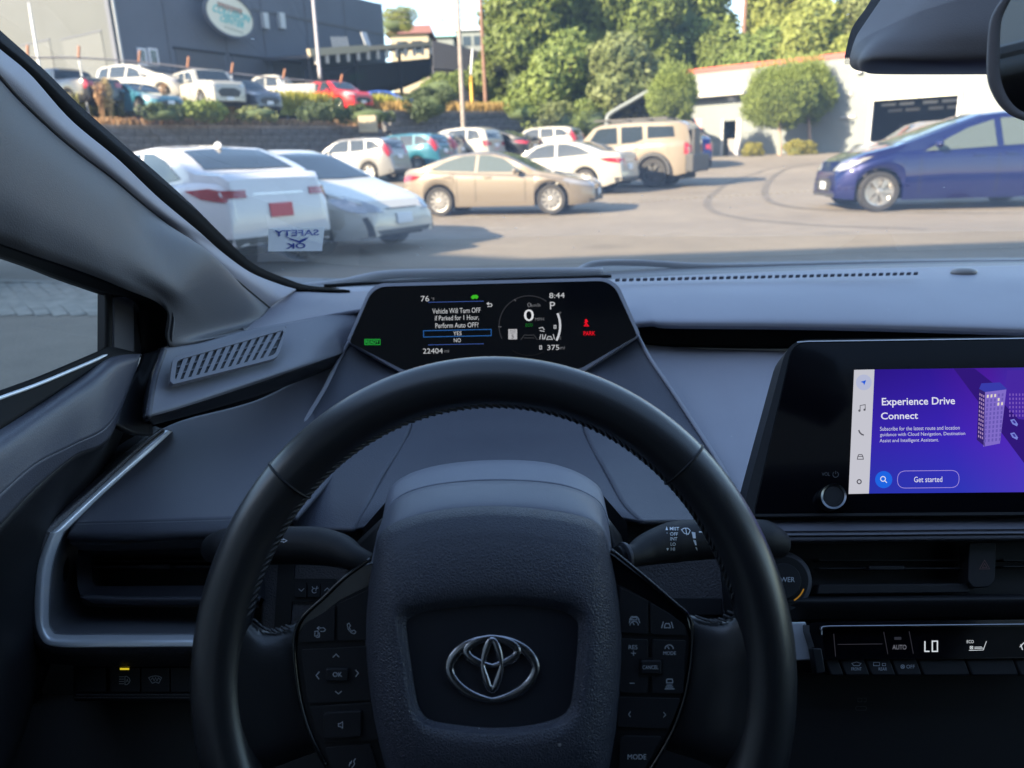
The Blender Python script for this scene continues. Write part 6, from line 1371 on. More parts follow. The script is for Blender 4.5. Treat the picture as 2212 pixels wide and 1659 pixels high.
# mid bank bushes right of the terrace
def bush(name, px, py_base, t, rx, h, lf, label, cat='bush', per=900, leaf=.09, ncl=12, group=None, zb=None):
    if group == 'bushes on the bank' and px < 1150: lf = 'hedge' if lf == 'deep' else lf; h *= .8; rx *= .85
    b = P(px, py_base, t); zb = b.z if zb is None else zb; root = empty(name, (b.x, b.y, zb), 0, label, cat, group); world_root(root); V = []
    cs = [((b.x + rnd.uniform(-.7, .7) * rx, b.y + rnd.uniform(-.6, .6) * rx * .7, zb + rnd.uniform(.15, .85) * h), rnd.uniform(.25, .45) * min(rx, h) + .08) for _ in range(ncl)]
    leaf_cloud((V, None), cs, per, leaf, .8); cloud_mesh('foliage', V, LF[lf], root)
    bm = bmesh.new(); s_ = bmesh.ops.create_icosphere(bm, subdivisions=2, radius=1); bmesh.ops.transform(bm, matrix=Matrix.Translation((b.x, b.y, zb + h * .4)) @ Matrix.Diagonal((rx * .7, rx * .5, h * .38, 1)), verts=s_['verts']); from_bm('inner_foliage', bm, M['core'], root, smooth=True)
for px, py, t, rx, h, lf, lab in ((800, 262, 37.5, 1.6, .9, 'deep', 'dark green bush on the bank left of the grey pole'), (930, 255, 39.5, 1.5, 1.8, 'deep', 'dark bush just left of the grey pole at the top of the wall'),
    (350, 262, 31.5, 1.2, .8, 'deep', 'small dark bush on the wall under the teal pickup'), (700, 262, 35, 1.7, 1.0, 'deep', 'round dark bush below the white pickup tailgate'),
    (445, 262, 32.3, 1.0, 1.0, 'mid', 'scrubby green bush below the white off-road car bonnet'), (560, 260, 33.5, 1.3, .8, 'dusty', 'dusty bush on the bank below the dark blue wagon'),
    (1130, 262, 41.5, 1.5, 1.2, 'mid', 'green bush at the right end of the high block wall'), (1200, 300, 42.5, 1.6, 1.8, 'dusty', 'creeper covered bush behind the chain link gate'), (1270, 300, 43, 1.6, 2.0, 'mid', 'bush between the gate and the carport'),
    (960, 210, 48, 2.2, 1.6, 'mid', 'pale bush behind the grey pole'), (860, 70, 75, 2.5, 2.4, 'lime', 'light green bush in front of the brown roofed house')):
    bush('bush', px, py, t, rx, h, lf, lab, group='bushes on the bank')
# dry weeds standing on the wall
def wall_t(px, off=.25):
    A_, B_ = WA + nW * off, WB + nW * off
    q = onfac(A_, B_, px); d = ray(px, 345); return q.y / d.y
def weed(px, py0, py1, t, w, lf, label):
    t = wall_t(px)
    b = P(px, py0, t); h = P(px, py1, t).z - b.z; root = empty('dry_weed', b, 0, label, 'weed', 'dry weeds on the block wall'); world_root(root)
    V = []; Fs = []
    for i in range(26):
        a = rnd.uniform(-w, w); l = h * rnd.uniform(.6, 1.05); x = b.x + a * .3; q = [(x - .012, b.y, b.z - .1), (x + .012, b.y, b.z - .1), (b.x + a + .012, b.y + rnd.uniform(-.1, .1), b.z + l), (b.x + a - .012, b.y, b.z + l)]
        Fs.append(tuple(range(len(V), len(V) + 4))); V += q
    mk('stems', V, Fs, LF[lf], root, smooth=False)
    cl_ = []; leaf_cloud((cl_, None), [((b.x + rnd.uniform(-w, w) * .9, b.y + rnd.uniform(-.08, .08), b.z + h * rnd.uniform(.3, 1)), rnd.uniform(.09, .17)) for _ in range(16)], 2600, .05, 1.4); cloud_mesh('seed_heads', cl_, LF[lf], root)
for px, a, b_, t, w, lf, lab in ((243, 268, 178, 29.5, .16, 'weed2', 'tallest straw coloured weed, in front of the black pickup'), (226, 268, 185, 29.4, .16, 'weed', 'reddish dry weed standing left of the tallest straw weed'), (365, 268, 185, 30.4, .12, 'weed', 'slim dry weed in front of the teal pickup'),
    (500, 272, 225, 32, .2, 'weed2', 'bent grey dry weed below the white off-road car lights'), (522, 272, 215, 32.2, .16, 'weed', 'dry weed drooping over the wall under the dark wagon'), (580, 272, 225, 32.8, .13, 'weed', 'single orange dry weed below the white pickup wheel'), (475, 272, 230, 31.8, .13, 'weed', 'short rusty weed between the straw weed clumps')):
    weed(px, a, b_, t, w, lf, lab)
def grass_band(name, pts, w, h, n, m_, size=.05):
    """blades along a path"""
    A = cr([tuple(p) for p in pts], 200); k = np.random.randint(0, 200, n); base = A[k] + np.stack([np.random.uniform(-w, w, n), np.random.uniform(-w, w, n), np.zeros(n)], 1)
    hh = h * (.5 + np.random.rand(n)); lean = np.random.normal(0, .25, (n, 2)) * hh[:, None]; an = np.random.rand(n) * np.pi; dx = np.cos(an) * size; dy = np.sin(an) * size
    q = np.stack([base - np.stack([dx, dy, dx * 0 + .1], 1), base + np.stack([dx, dy, dx * 0 - .1], 1), base + np.stack([lean[:, 0] + dx * .4, lean[:, 1] + dy * .4, hh], 1), base + np.stack([lean[:, 0] - dx * .4, lean[:, 1] - dy * .4, hh], 1)], 1).reshape(-1, 3)
    o = cloud_mesh(name, [q], m_); return tag(o, kind='stuff')
def on_bank(off, s0, s1, n=8):
    return [(lambda p: (p.x + nW.x * off, p.y + nW.y * off, np.interp(off, [.1, 1.2, 3.2, 6], [2.98, 3.1, 3.9, 4.1])))(WA.lerp(WB, s0 + (s1 - s0) * i / (n - 1))) for i in range(n)]
grass_band('grass', on_bank(2.6, -.1, .55), .9, .55, 9000, leaf_mat('olive_grass', (.17, .17, .06), sc=2)); grass_band('grass', on_bank(3.0, .48, 1.15), .9, .75, 11000, leaf_mat('yellow_grass', (.30, .29, .05), sc=2))
grass_band('dry_grass', on_bank(.9, -.1, 1.05), .6, .28, 9000, LF['weed']); grass_band('dry_grass', [tuple(WB2.lerp(WC_, s) + nW * 1.6 + Vector((0, 0, 3.85))) for s in (.15, .5, .8, 1)], 1.0, .42, 6000, leaf_mat('orange_grass', (.36, .24, .09), sc=2))
# ---- terrace vehicles
ZT = 4.1
def terr(kind, px, t, heading, pt, label, **k):
    b = xy(px, t); return make_car(kind, Vector((b.x, b.y, k.pop('z', ZT))), heading, pt, label, group='vehicles on the upper terrace', **k)
terr('pickup', 175, 34, 148, dark, 'dark pickup at the left end of the terrace', cat='pickup truck', z=3.75, dark_wheels=True)
terr('suv', 275, 37.5, -25, dark, 'black car behind the tallest straw weed', z=3.8)
terr('sedan', 318, 34.2, -32, teal, 'teal car low on the terrace in front of the long white van', z=3.55)
terr('van', 345, 37.6, -22, white, 'long white van with dark windows, behind the teal car', z=4.35, scale=1.05)
terr('wagon4', 468, 36.2, -48, white, 'white off-road car facing down the bank beside the orange dry weed', z=3.75, spokes=6)
terr('suv', 540, 37.5, -40, paint((.06, .07, .10), .2), 'dark blue grey wagon nosing down the bank beside the white pickup', z=3.65)
terr('pickup', 615, 43, 172, white, 'white pickup truck with double cab windows on the terrace', cat='pickup truck', z=4.2, dark_wheels=True)
terr('suv', 690, 47, 165, silver, 'silver car between the white pickup and the red car')
terr('suv', 738, 42, -40, redp, 'bright red car under the dark canopy', z=3.9)
terr('sedan', 845, 47, 5, bluep, 'bright blue saloon under the right end of the dark canopy', z=4.0)

# ================================================================ BUILDINGS
M['lightwall'] = mat('pale_grey_paint', (.066, .074, .078), .8, var=(.5, .06)); M['darkwall'] = mat('slate_paint', (.085, .095, .125), .8, var=(.4, .08)); M['darkdoor'] = mat('dark_roller_door', (.055, .058, .075), .6)
M['cream'] = mat('cream_paint', (.36, .31, .22), .7); M['wall_white'] = mat('white_render', (.185, .205, .205), .85, var=(.6, .04)); M['redtrim'] = mat('red_trim', (.42, .045, .035), .5)
M['void'] = mat('dark_interior', (.012, .014, .02), .9); M['galv'] = mat('galvanised', (.42, .43, .45), .5, metal=.3); M['pole'] = mat('weathered_pole', (.22, .19, .17), .85, var=(4, .2)); M['brownpole'] = mat('brown_pole', (.16, .09, .065), .85, var=(4, .2))
def wallbox(name, A, B, z0, z1, th, m_, parent, out=0.0):
    """upright slab from plan point A to B; out pushes it off the wall face towards the viewer"""
    d = (B - A); L = d.length; d.normalize(); n_ = Vector((-d.y, d.x, 0))
    if n_.dot(Vector((A.x, A.y, 0))) > 0: n_ = -n_
    c = (A + B) / 2 + n_ * (out - th / 2); o = box(name, (c.x, c.y, (z0 + z1) / 2), (L, th, z1 - z0), m_, None, math.atan2(d.y, d.x))
    if parent: o.parent = parent; o.matrix_parent_inverse = PINV[parent.name]
    return o
C0, C1 = xy(290, 41), xy(850, 60); CL = C0 + (xy(-300, 62) - C0)
bd = empty('warehouse', (C0.x, C0.y, ZT), 0, 'big slate grey warehouse with a pale grey side wall and a round sign', 'building'); world_root(bd)
zr = zt(845, 27, 60)
wallbox('dark_wall', C0, C1, 3, zr, .3, M['darkwall'], bd); wallbox('pale_wall', CL, C0, 3, zr + 1, .3, M['lightwall'], bd)
def facrect(name, A, B, x0, x1, y0, y1, m_, parent, th=.1, out=.05, pz=None):
    a, b = onfac(A, B, x0), onfac(A, B, x1)
    def z_at(p, px, py):
        q = ray(px, py); t = math.hypot(p.x, p.y) / math.hypot(q.x, q.y); return CAM.z + q.z * t
    z1_ = z_at(a, x0, y0); z0_ = z_at(a, x0, y1)
    return wallbox(name, a, b, z0_, z1_, th, m_, parent, out)
for x0, x1 in ((412, 512), (528, 598), (612, 668)):
    facrect('roller_door', C0, C1, x0, x1, 106 + (x0 - 412) * .125, 250, M['darkdoor'], bd, .1, .04)
    facrect('door_lintel', C0, C1, x0 - 3, x1 + 3, 101 + (x0 - 412) * .125, 106 + (x0 - 412) * .125, M['void'], bd, .12, .08)
fw = mat('window_frame_lilac', (.55, .55, .60), .5)
for x0, x1 in ((333, 350), (354, 374)):
    facrect('window_frame', C0, C1, x0, x1, 104, 141, fw, bd, .12, .10); facrect('pane', C0, C1, x0 + 4, x1 - 4, 109, 137, M['carglass'], bd, .10, .115)
for x in (598, 632): facrect('wall_lamp', C0, C1, x, x + 10, 28, 62, M['galv'], bd, .3, .3)
facrect('wall_band', C0, C1, 292, 850, -40, -34, M['darkdoor'], bd, .1, .06)
for x0, x1, y0 in ((92, 158, 100), (180, 268, 86)):
    facrect('panel_line', CL, C0, x0, x1, y0, y0 + 2.5, M['darkwall'], bd, .06, .04); facrect('roller_door', CL, C0, x0 + 2, x1 - 2, y0 + 3, 250, mat('pale_door', (.076, .084, .088), .7), bd, .06, .03)
for x in (400, 520, 600, 690, 770): facrect('wall_seam', C0, C1, x, x + 1.2, -100, 200, M['darkdoor'], bd, .05, .03)
facrect('eaves_trim', C0, C1, 292, 850, 22, 25, M['galv'], bd, .1, .07) if False else None
facrect('gutter_pipe', C0, C1, 296, 300, -120, 150, M['galv'], bd, .12, .12)
# oval sign
sp_ = onfac(C0, C1, 497); q = ray(497, 36); tS = math.hypot(sp_.x, sp_.y) / math.hypot(q.x, q.y)
eW = (C1 - C0).normalized(); nS_ = Vector((eW.y, -eW.x, 0)); SPL = Plane(CAM + q * tS + nS_ * .25, nS_)
sg = empty('round_sign', SPL.p, 0, 'cream oval sign with teal lettering high on the slate warehouse', 'sign'); world_root(sg)
ov = circ(497, 33, 55, 40, ry=46)
def tilt(L, k=.34): return [(x, y + (x - 497) * k) for x, y in L]
plate('sign_board', tilt(ov), SPL, 0, .2, mat('sign_cream', (.62, .60, .50), .6), sg); frame('sign_rim', tilt(circ(497, 33, 56, 40, ry=47)), tilt(circ(497, 33, 51, 40, ry=42)), SPL, .06, .2, M['darkwall'], sg, n=60)
tl = mat('teal_letters', (.10, .42, .42), .5); bl_ = mat('brown_letters', (.30, .16, .12), .5); gl_ = mat('sign_grey', (.25, .28, .25), .6)
text('COLLISION', 500, 29, 84, 17, SPL, .02, tl, sg, rot=-18, bold=.03); text('CENTER', 502, 47, 56, 14, SPL, .02, tl, sg, rot=-18, bold=.03)
for i in range(9): fills('sign_skyline', [[(470 + i * 6, 3 + i * 2), (474.5 + i * 6, 4 + i * 2), (474.5 + i * 6, 16 + i * 2), (470 + i * 6, 15 + i * 2)]], SPL, .02, bl_, sg)
strokes('sign_small_print', [[(486 + i * 7, 56 + i * 2.4), (490 + i * 7, 61 + i * 2.4)] for i in range(6)], 2.2, SPL, .02, gl_, sg)
# canopy in front of it
cA, cB = xy(690, 47), xy(955, 56); cn = empty('canopy', (cA.x, cA.y, ZT), 0, 'dark open canopy with a cream edge beam and rows of pale rafter ends', 'canopy'); world_root(cn)
z1 = zt(690, 122, 47); z2 = zt(950, 104, 56)
dC = (cB - cA).normalized(); nC = Vector((-dC.y, dC.x, 0))
zc = (z1 + z2) / 2
def beam(name, a, b, w, h, m_, parent):
    d = (b - a); L = d.length; M3 = d.to_track_quat('X', 'Z').to_matrix().to_4x4(); bm = bmesh.new(); r = bmesh.ops.create_cube(bm, size=1); bmesh.ops.transform(bm, matrix=Matrix.Translation((a + b) / 2) @ M3 @ Matrix.Diagonal((L, w, h, 1)), verts=r['verts']); return from_bm(name, bm, m_, parent)
a3 = Vector((cA.x, cA.y, z1)); b3 = Vector((cB.x, cB.y, z2))
beam('edge_beam', a3, a3.lerp(b3, .42), .25, .42, M['cream'], cn); beam('edge_beam', a3.lerp(b3, .42), b3, .25, .28, mat('tan_beam', (.40, .32, .23), .8), cn)
raft = mat('rafter_end', (.46, .42, .38), .8)
for i in range(13):
    p = a3.lerp(b3, (i + .6) / 13.2); beam('rafter_end', p + Vector((0, 0, -.18)), p + Vector((0, 0, -.68)), .20, .2, raft, cn)
V = [a3 + Vector((0, 0, -.1)), b3 + Vector((0, 0, -.1)), b3 + nC * 9 + Vector((0, 0, .4)), a3 + nC * 9 + Vector((0, 0, .4))]
o = mk('canopy_roof', V, [(0, 1, 2, 3)], M['darkdoor'], cn, smooth=False); sf_ = o.modifiers.new('s', 'SOLIDIFY'); sf_.thickness = .2
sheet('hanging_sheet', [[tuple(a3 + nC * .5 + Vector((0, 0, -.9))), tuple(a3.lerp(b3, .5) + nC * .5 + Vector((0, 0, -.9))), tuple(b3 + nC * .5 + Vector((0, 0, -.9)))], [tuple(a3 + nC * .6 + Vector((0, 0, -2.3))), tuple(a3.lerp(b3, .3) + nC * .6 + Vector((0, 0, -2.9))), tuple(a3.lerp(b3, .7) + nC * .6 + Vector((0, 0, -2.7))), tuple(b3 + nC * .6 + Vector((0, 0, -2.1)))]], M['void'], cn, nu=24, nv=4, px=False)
for s in (.02, .35, .7, .98): p = a3.lerp(b3, s); beam('post', Vector((p.x, p.y, ZT)) + nC * .3, Vector((p.x, p.y, p.z - .3)) + nC * .3, .2, .2, M['void'], cn)
wallbox('back_fence', cA + nC * 4, cB + nC * 4 + dC * 2, ZT, ZT + 2.2, .1, mat('wood_fence', (.33, .27, .22), .9, var=(3, .2)), cn)
lean = empty('shed', (cB.x, cB.y, ZT), 0, 'low dark shed roof sloping down to the trees right of the canopy', 'shed'); world_root(lean)
q0, q1 = xy(948, 53), xy(1078, 55); wallbox('shed_wall', q0, q1, ZT, zt(1000, 150, 54), .3, M['darkdoor'], lean)
o = mk('shed_roof', [Vector((q0.x, q0.y, zt(948, 100, 53))), Vector((q1.x, q1.y, zt(1078, 130, 55))), Vector((q1.x + .3, q1.y - .6, zt(1078, 168, 55))), Vector((q0.x, q0.y - .6, zt(948, 158, 53)))], [(0, 1, 2, 3)], mat('shed_roofing', (.035, .036, .045), .7), lean, smooth=False); o.modifiers.new('s', 'SOLIDIFY').thickness = .15
# items on the canopy roof
pl_ = empty('pallet_rack', a3.lerp(b3, .33), 0, 'bundle of upright pale planks leaning above the canopy edge', 'planks'); world_root(pl_)
for i in range(6):
    p = P(722 + i * 6.4, 112, 50); beam('plank', p, P(716 + i * 6.2, 80, 50), .12, .1, raft, pl_)
pb = empty('leaning_board', P(795, 105, 51), 0, 'single pale board leaning on the warehouse above the canopy', 'board'); world_root(pb); beam('board', P(797, 104, 51), P(785, 70, 51), .45, .08, M['galv'], pb)
# houses far behind
def house(name, px0, px1, t, y_eave, y_ridge, wall, roof, label, zb=4, dep=8):
    A, B = xy(px0, t), xy(px1, t); c = (A + B) / 2; r = empty('house', (c.x, c.y, zb), 0, label, 'house'); world_root(r)
    ze = zt((px0 + px1) / 2, y_eave, t); zr_ = zt((px0 + px1) / 2, y_ridge, t)
    box('wall', (c.x, c.y + dep / 2, (zb + ze) / 2), ((B - A).length, dep, ze - zb), wall, r)
    w = (B - A).length / 2 + .5
    o = mk('roof', [(c.x - w, c.y - .4, ze), (c.x + w, c.y - .4, ze), (c.x + w * .8, c.y + dep / 2, zr_), (c.x - w * .8, c.y + dep / 2, zr_), (c.x + w, c.y + dep + .4, ze), (c.x - w, c.y + dep + .4, ze)], [(0, 1, 2, 3), (3, 2, 4, 5), (0, 3, 5), (1, 4, 2)], roof, r, smooth=False)
    for k in (.3, .7): x = A.lerp(B, k).x; box('window', (x, c.y - .03, ze - 1.3), (1.1, .1, 1.2), M['carglass'], r)
house('house', 862, 940, 85, 85, 55, M['cream'], mat('red_brown_roof', (.20, .085, .065), .8), 'house with a red brown roof beyond the canopy')
house('house', 905, 992, 100, 92, 72, M['wall_white'], mat('green_roof', (.16, .36, .18), .7), 'low building with a light green roof behind the poles', dep=14)
house('house', 1003, 1060, 110, 78, 60, M['wall_white'], mat('white_roof', (.6, .6, .6), .6), 'white walled house between the two poles')
# poles and wires
def pole(px0, py0, px1, t, r0, m_, label, top=-60):
    b = P(px1, py0, t); tp = P(px0, top, t); root = empty('utility_pole', b, 0, label, 'pole'); world_root(root)
    tube('shaft', [b - Vector((0, 0, .5)), b.lerp(tp, .5), tp], [r0, r0 * .85, r0 * .7], m_, root, n=12); return root
pole(986, 292, 1002, 38, .125, M['pole'], 'tall grey brown pole rising from the block wall behind the parked cars')
pole(1035, 215, 1049, 46.5, .13, M['brownpole'], 'brown pole just right of the grey one, at the edge of the trees')
pole(671, 150, 690, 44, .11, mat('grey_pole', (.30, .29, .32), .7), 'thin grey pole in front of the slate warehouse by the canopy')
pole(1614, 120, 1604, 50, .16, M['brownpole'], 'brown pole standing among the yellow green trees')
pole(62, 135, 83, 36, .055, M['galv'], 'thin white pole against the pale grey wall', top=5)
yp = empty('marker_post', P(1020, 222, 47), 0, 'yellow post with a grey tube on top beside the brown pole', 'post'); world_root(yp)
tube('yellow_sleeve', [P(1020, 222, 47), P(1017, 165, 47)], .10, mat('yellow_sleeve', (.55, .33, .04), .6), yp, n=10); tube('tube', [P(1017, 165, 47), P(1021, 105, 47)], .07, M['galv'], yp, n=8)
M['wire'] = mat('wire', (.05, .05, .06), .6)
for i, (y0, y1) in enumerate(((14, 22), (28, 33), (40, 44), (-5, 6))):
    w_ = tube('power_line', [P(690, y0 - 6, 60), P(850, y1 + 4, 62), P(1037, y1 - 4, 52)], .022, M['wire'], None, n=5, k=20); tag(w_, ['lowest but two of the power lines across the sky', 'lowest but one of the power lines across the sky', 'lowest power line across the patch of sky', 'highest power line across the sky'][i], 'power line', 'power lines')
# yard fence with barbed wire arms
fz0 = lambda px, t: 4.0
fence_pts = [(60, 29.5), (170, 31), (300, 33), (405, 34.5), (500, 36), (612, 38), (735, 41)]
yf = empty('yard_fence', xy(60, 29.5) + Vector((0, 0, 3.2)), 0, 'wire yard fence with a top rail and slanted rusty arms along the terrace', 'fence'); world_root(yf)
ytop = [125, 125, 134, 146, 158, 170, 180]; rust = mat('rusty_arm', (.36, .17, .10), .8)
tops = [P(px, y, t) for (px, t), y in zip(fence_pts, ytop)]
for p in tops:
    tube('post', [Vector((p.x, p.y, 3.2)), p], .035, M['galv'], yf, n=8); tube('arm', [p, p + Vector((.18, -.15, .42))], .05, rust, yf, n=8)
tube('top_rail', tops, .035, mat('rail', (.33, .27, .25), .6), yf, n=8, k=60)
for dz in (-.4, -.8, -1.2): tube('wire', [p + Vector((0, 0, dz)) for p in tops], .006, M['galv'], yf, n=4, k=40)
# gate beyond the lot
gt = empty('chain_link_gate', G(1237, 305), 0, 'tall galvanised chain link gate in front of the greenery', 'gate'); world_root(gt)
for px in (1157, 1237, 1279): tube('post', [P(px, 305, 43), P(px - 1, 232 if px == 1237 else 240, 43)], .06 if px != 1237 else .12, M['galv'], gt, n=10)
for y in (243, 300): tube('rail', [P(1157, y, 43), P(1237, y, 43), P(1279, y, 43)], .035, M['galv'], gt, n=8)
V = []; Fs = []
for i in range(40):
    for s in (1, -1):
        x = 1157 + i * 3.0; x2 = x + s * 40; x2c = min(max(x2, 1157), 1279); yy = 243 + 57 * abs((x2c - x) / 40)
        a, b = P(x, 243, 43), P(x2c, yy, 43); o_ = Vector((.007, 0, .007)); Fs.append(tuple(range(len(V), len(V) + 4))); V += [a - o_, a + o_, b + o_, b - o_]
mk('wire_mesh', V, Fs, M['galv'], gt, smooth=False)
# post at the right of the gate, pale signs on the wall
for px, py, w, h, lab in ((795, 268, 36, 32, 'cream concrete block standing on the retaining wall'), (788, 0, 0, 0, ''),):
    if w: a = P(px, py, 36.3); box_ = box('concrete_block', a, (.85, .4, .75), M['cream'], None, 0, .03); tag(box_, lab, 'block')
a = P(791 + 85, 0, 1); b_ = P(876 - 82 + 6, 262, 36)
c_ = box('concrete_block', P(788, 262, 36.8), (.01, .01, .01), M['cream']); bpy.data.objects.remove(c_)
tag(box('utility_cabinet', P(790 + 3, 262, 38.6) + Vector((5.2 - 5.2, 0, 0)), (.6, .4, .8), M['cream'], None, 0, .03), 'small cream cabinet beside the concrete block on the bank', 'cabinet') if False else None
tag(box('planter_box', P(789, 254, 40), (.01, .01, .01), M['cream']), 'x', 'x') if False else None
uc = box('utility_cabinet', P(1196 - 410 + 2, 250, 39), (.5, .4, .8), M['cream'], None, 0, .04); bpy.data.objects.remove(uc)
uc = box('utility_cabinet', P(788 + 0, 251, 40), (.5, .4, .8), M['cream'], None, 0, .04); uc.location += Vector((0, 0, 0)); tag(uc, 'small cream cabinet on the bank behind the cream concrete block', 'cabinet')

# ================================================================ WHITE WORKSHOP
U0, U1 = xy(1470, 46), xy(2420, 33)
wk = empty('workshop', (U0.x, U0.y, .7), 0, 'low white workshop with a red roof edge and a dark open bay', 'building'); world_root(wk)
ztw = zt(1470, 166, 46); zbw = .4
bayL, bayR = onfac(U0, U1, 1874), onfac(U0, U1, 2055); dL, dR = onfac(U0, U1, 1560), onfac(U0, U1, 1588)
def zat(A, px, py):
    q = ray(px, py); return CAM.z + q.z * math.hypot(A.x, A.y) / math.hypot(q.x, q.y)
bz = zat(bayL, 1874, 219); dz_ = zat(dL, 1560, 262)
wallbox('wall', U0, dL, zbw, ztw, .25, M['wall_white'], wk); wallbox('wall', dL, dR, dz_, ztw, .25, M['wall_white'], wk); wallbox('wall', dR, bayL, zbw, ztw, .25, M['wall_white'], wk)
wallbox('wall', bayL, bayR, bz, ztw, .25, M['wall_white'], wk); wallbox('wall', bayR, U1, zbw, ztw, .25, M['wall_white'], wk)
wallbox('roof_edge', U0, U1, ztw - .02, ztw + .22, .35, M['redtrim'], wk, .06)
dU = (U1 - U0).normalized(); nU_ = Vector((-dU.y, dU.x, 0))
if nU_.y < 0: nU_ = -nU_
wallbox('back_wall', U0 + nU_ * 8, U1 + nU_ * 8, zbw, ztw, .25, M['void'], wk); wallbox('end_wall', U0, U0 + nU_ * 8, zbw, ztw, .25, M['wall_white'], wk)
o = mk('roof', [Vector((p.x, p.y, ztw - .05)) for p in (U0, U1, U1 + nU_ * 8.2, U0 + nU_ * 8.2)], [(0, 1, 2, 3)], M['darkdoor'], wk, smooth=False)
box('workshop_floor', tuple((U0 + U1) / 2 + nU_ * 4 + Vector((0, 0, .78))), ((U1 - U0).length, 7.6, .05), M['void'], wk, math.atan2(dU.y, dU.x))
facrect('bay_frame', U0, U1, 1868, 1875, 213, 345, M['galv'], wk, .12, .06); facrect('bay_frame', U0, U1, 2054, 2060, 207, 345, M['galv'], wk, .12, .06); facrect('bay_frame', U0, U1, 1868, 2060, 213, 219, mat('pale_frame', (.6, .6, .5), .6), wk, .12, .09)
striplight = mat('strip_fitting', (.35, .36, .38), .4)
for k, dd_ in enumerate((.9, 2.2)):
    for s in (.0, .22, .5, .72):
        a = bayL.lerp(bayR, s + .05) + nU_ * dd_; b = bayL.lerp(bayR, s + .05 + .17) + nU_ * dd_; beam('strip_light', Vector((a.x, a.y, bz - .18 - .25 * k)), Vector((b.x, b.y, bz - .18 - .25 * k)), .16, .14, striplight, wk)
a = bayL.lerp(bayR, .5) + nU_ * 2.5; box('workbench', (a.x, a.y, 1.3), (1.6, .6, .9), mat('bench', (.12, .12, .13), .5), wk, math.atan2(dU.y, dU.x), .03)
a = bayL.lerp(bayR, .2) + nU_ * 5; box('tool_cabinet', (a.x, a.y, 1.6), (1.2, .6, 1.6), mat('cabinet_grey', (.06, .06, .07), .5), wk, math.atan2(dU.y, dU.x), .03)
facrect('door_frame', U0, U1, 1556, 1560, 258, 342, M['galv'], wk, .1, .05); facrect('door_frame', U0, U1, 1588, 1598, 258, 342, mat('door_leaf', (.45, .44, .47), .5), wk, .1, .08)
facrect('door_panel', U0, U1, 1564, 1584, 300, 341, mat('box_grey', (.22, .21, .21), .7), wk, .3, -.4)
facrect('awning', U0, U1, 1492, 1612, 207, 214, mat('awning_grey', (.50, .48, .44), .7), wk, 1.0, .85)
facrect('wall_box', U0, U1, 1836, 1846, 152, 160, M['galv'], wk, .3, .25); facrect('wall_vent', U0, U1, 1822, 1829, 201, 209, mat('vent_grey', (.3, .3, .3), .6), wk, .15, .1)
facrect('wall_bracket', U0, U1, 1810, 1840, 252, 256, M['galv'], wk, .15, .12); facrect('notice', U0, U1, 1498, 1514, 257, 284, mat('pink_notice', (.62, .30, .30), .6), wk, .05, .03)
bdg = empty('wall_emblem', onfac(U0, U1, 1578) + Vector((0, 0, zat(onfac(U0, U1, 1578), 1578, 206))), 0, 'small grey and white emblem above the awning of the white workshop', 'emblem'); world_root(bdg)
eP = Plane(bdg.location - nU_ * .08, nU_); eg = mat('emblem_grey', (.30, .31, .32), .5); ew = mat('emblem_white', (.8, .8, .8), .5)
plate('emblem_back', rpoly([(1564, 196), (1580, 190), (1590, 200), (1592, 216), (1584, 224), (1578, 212), (1566, 214)], 5), eP, 0, .06, eg, bdg)
for cx_, cy_ in ((1577, 198), (1578, 206), (1578, 214)): frame('emblem_ring', circ(cx_, cy_, 5, 16), circ(cx_, cy_, 2.6, 16), eP, .04, .04, ew, bdg, n=24)
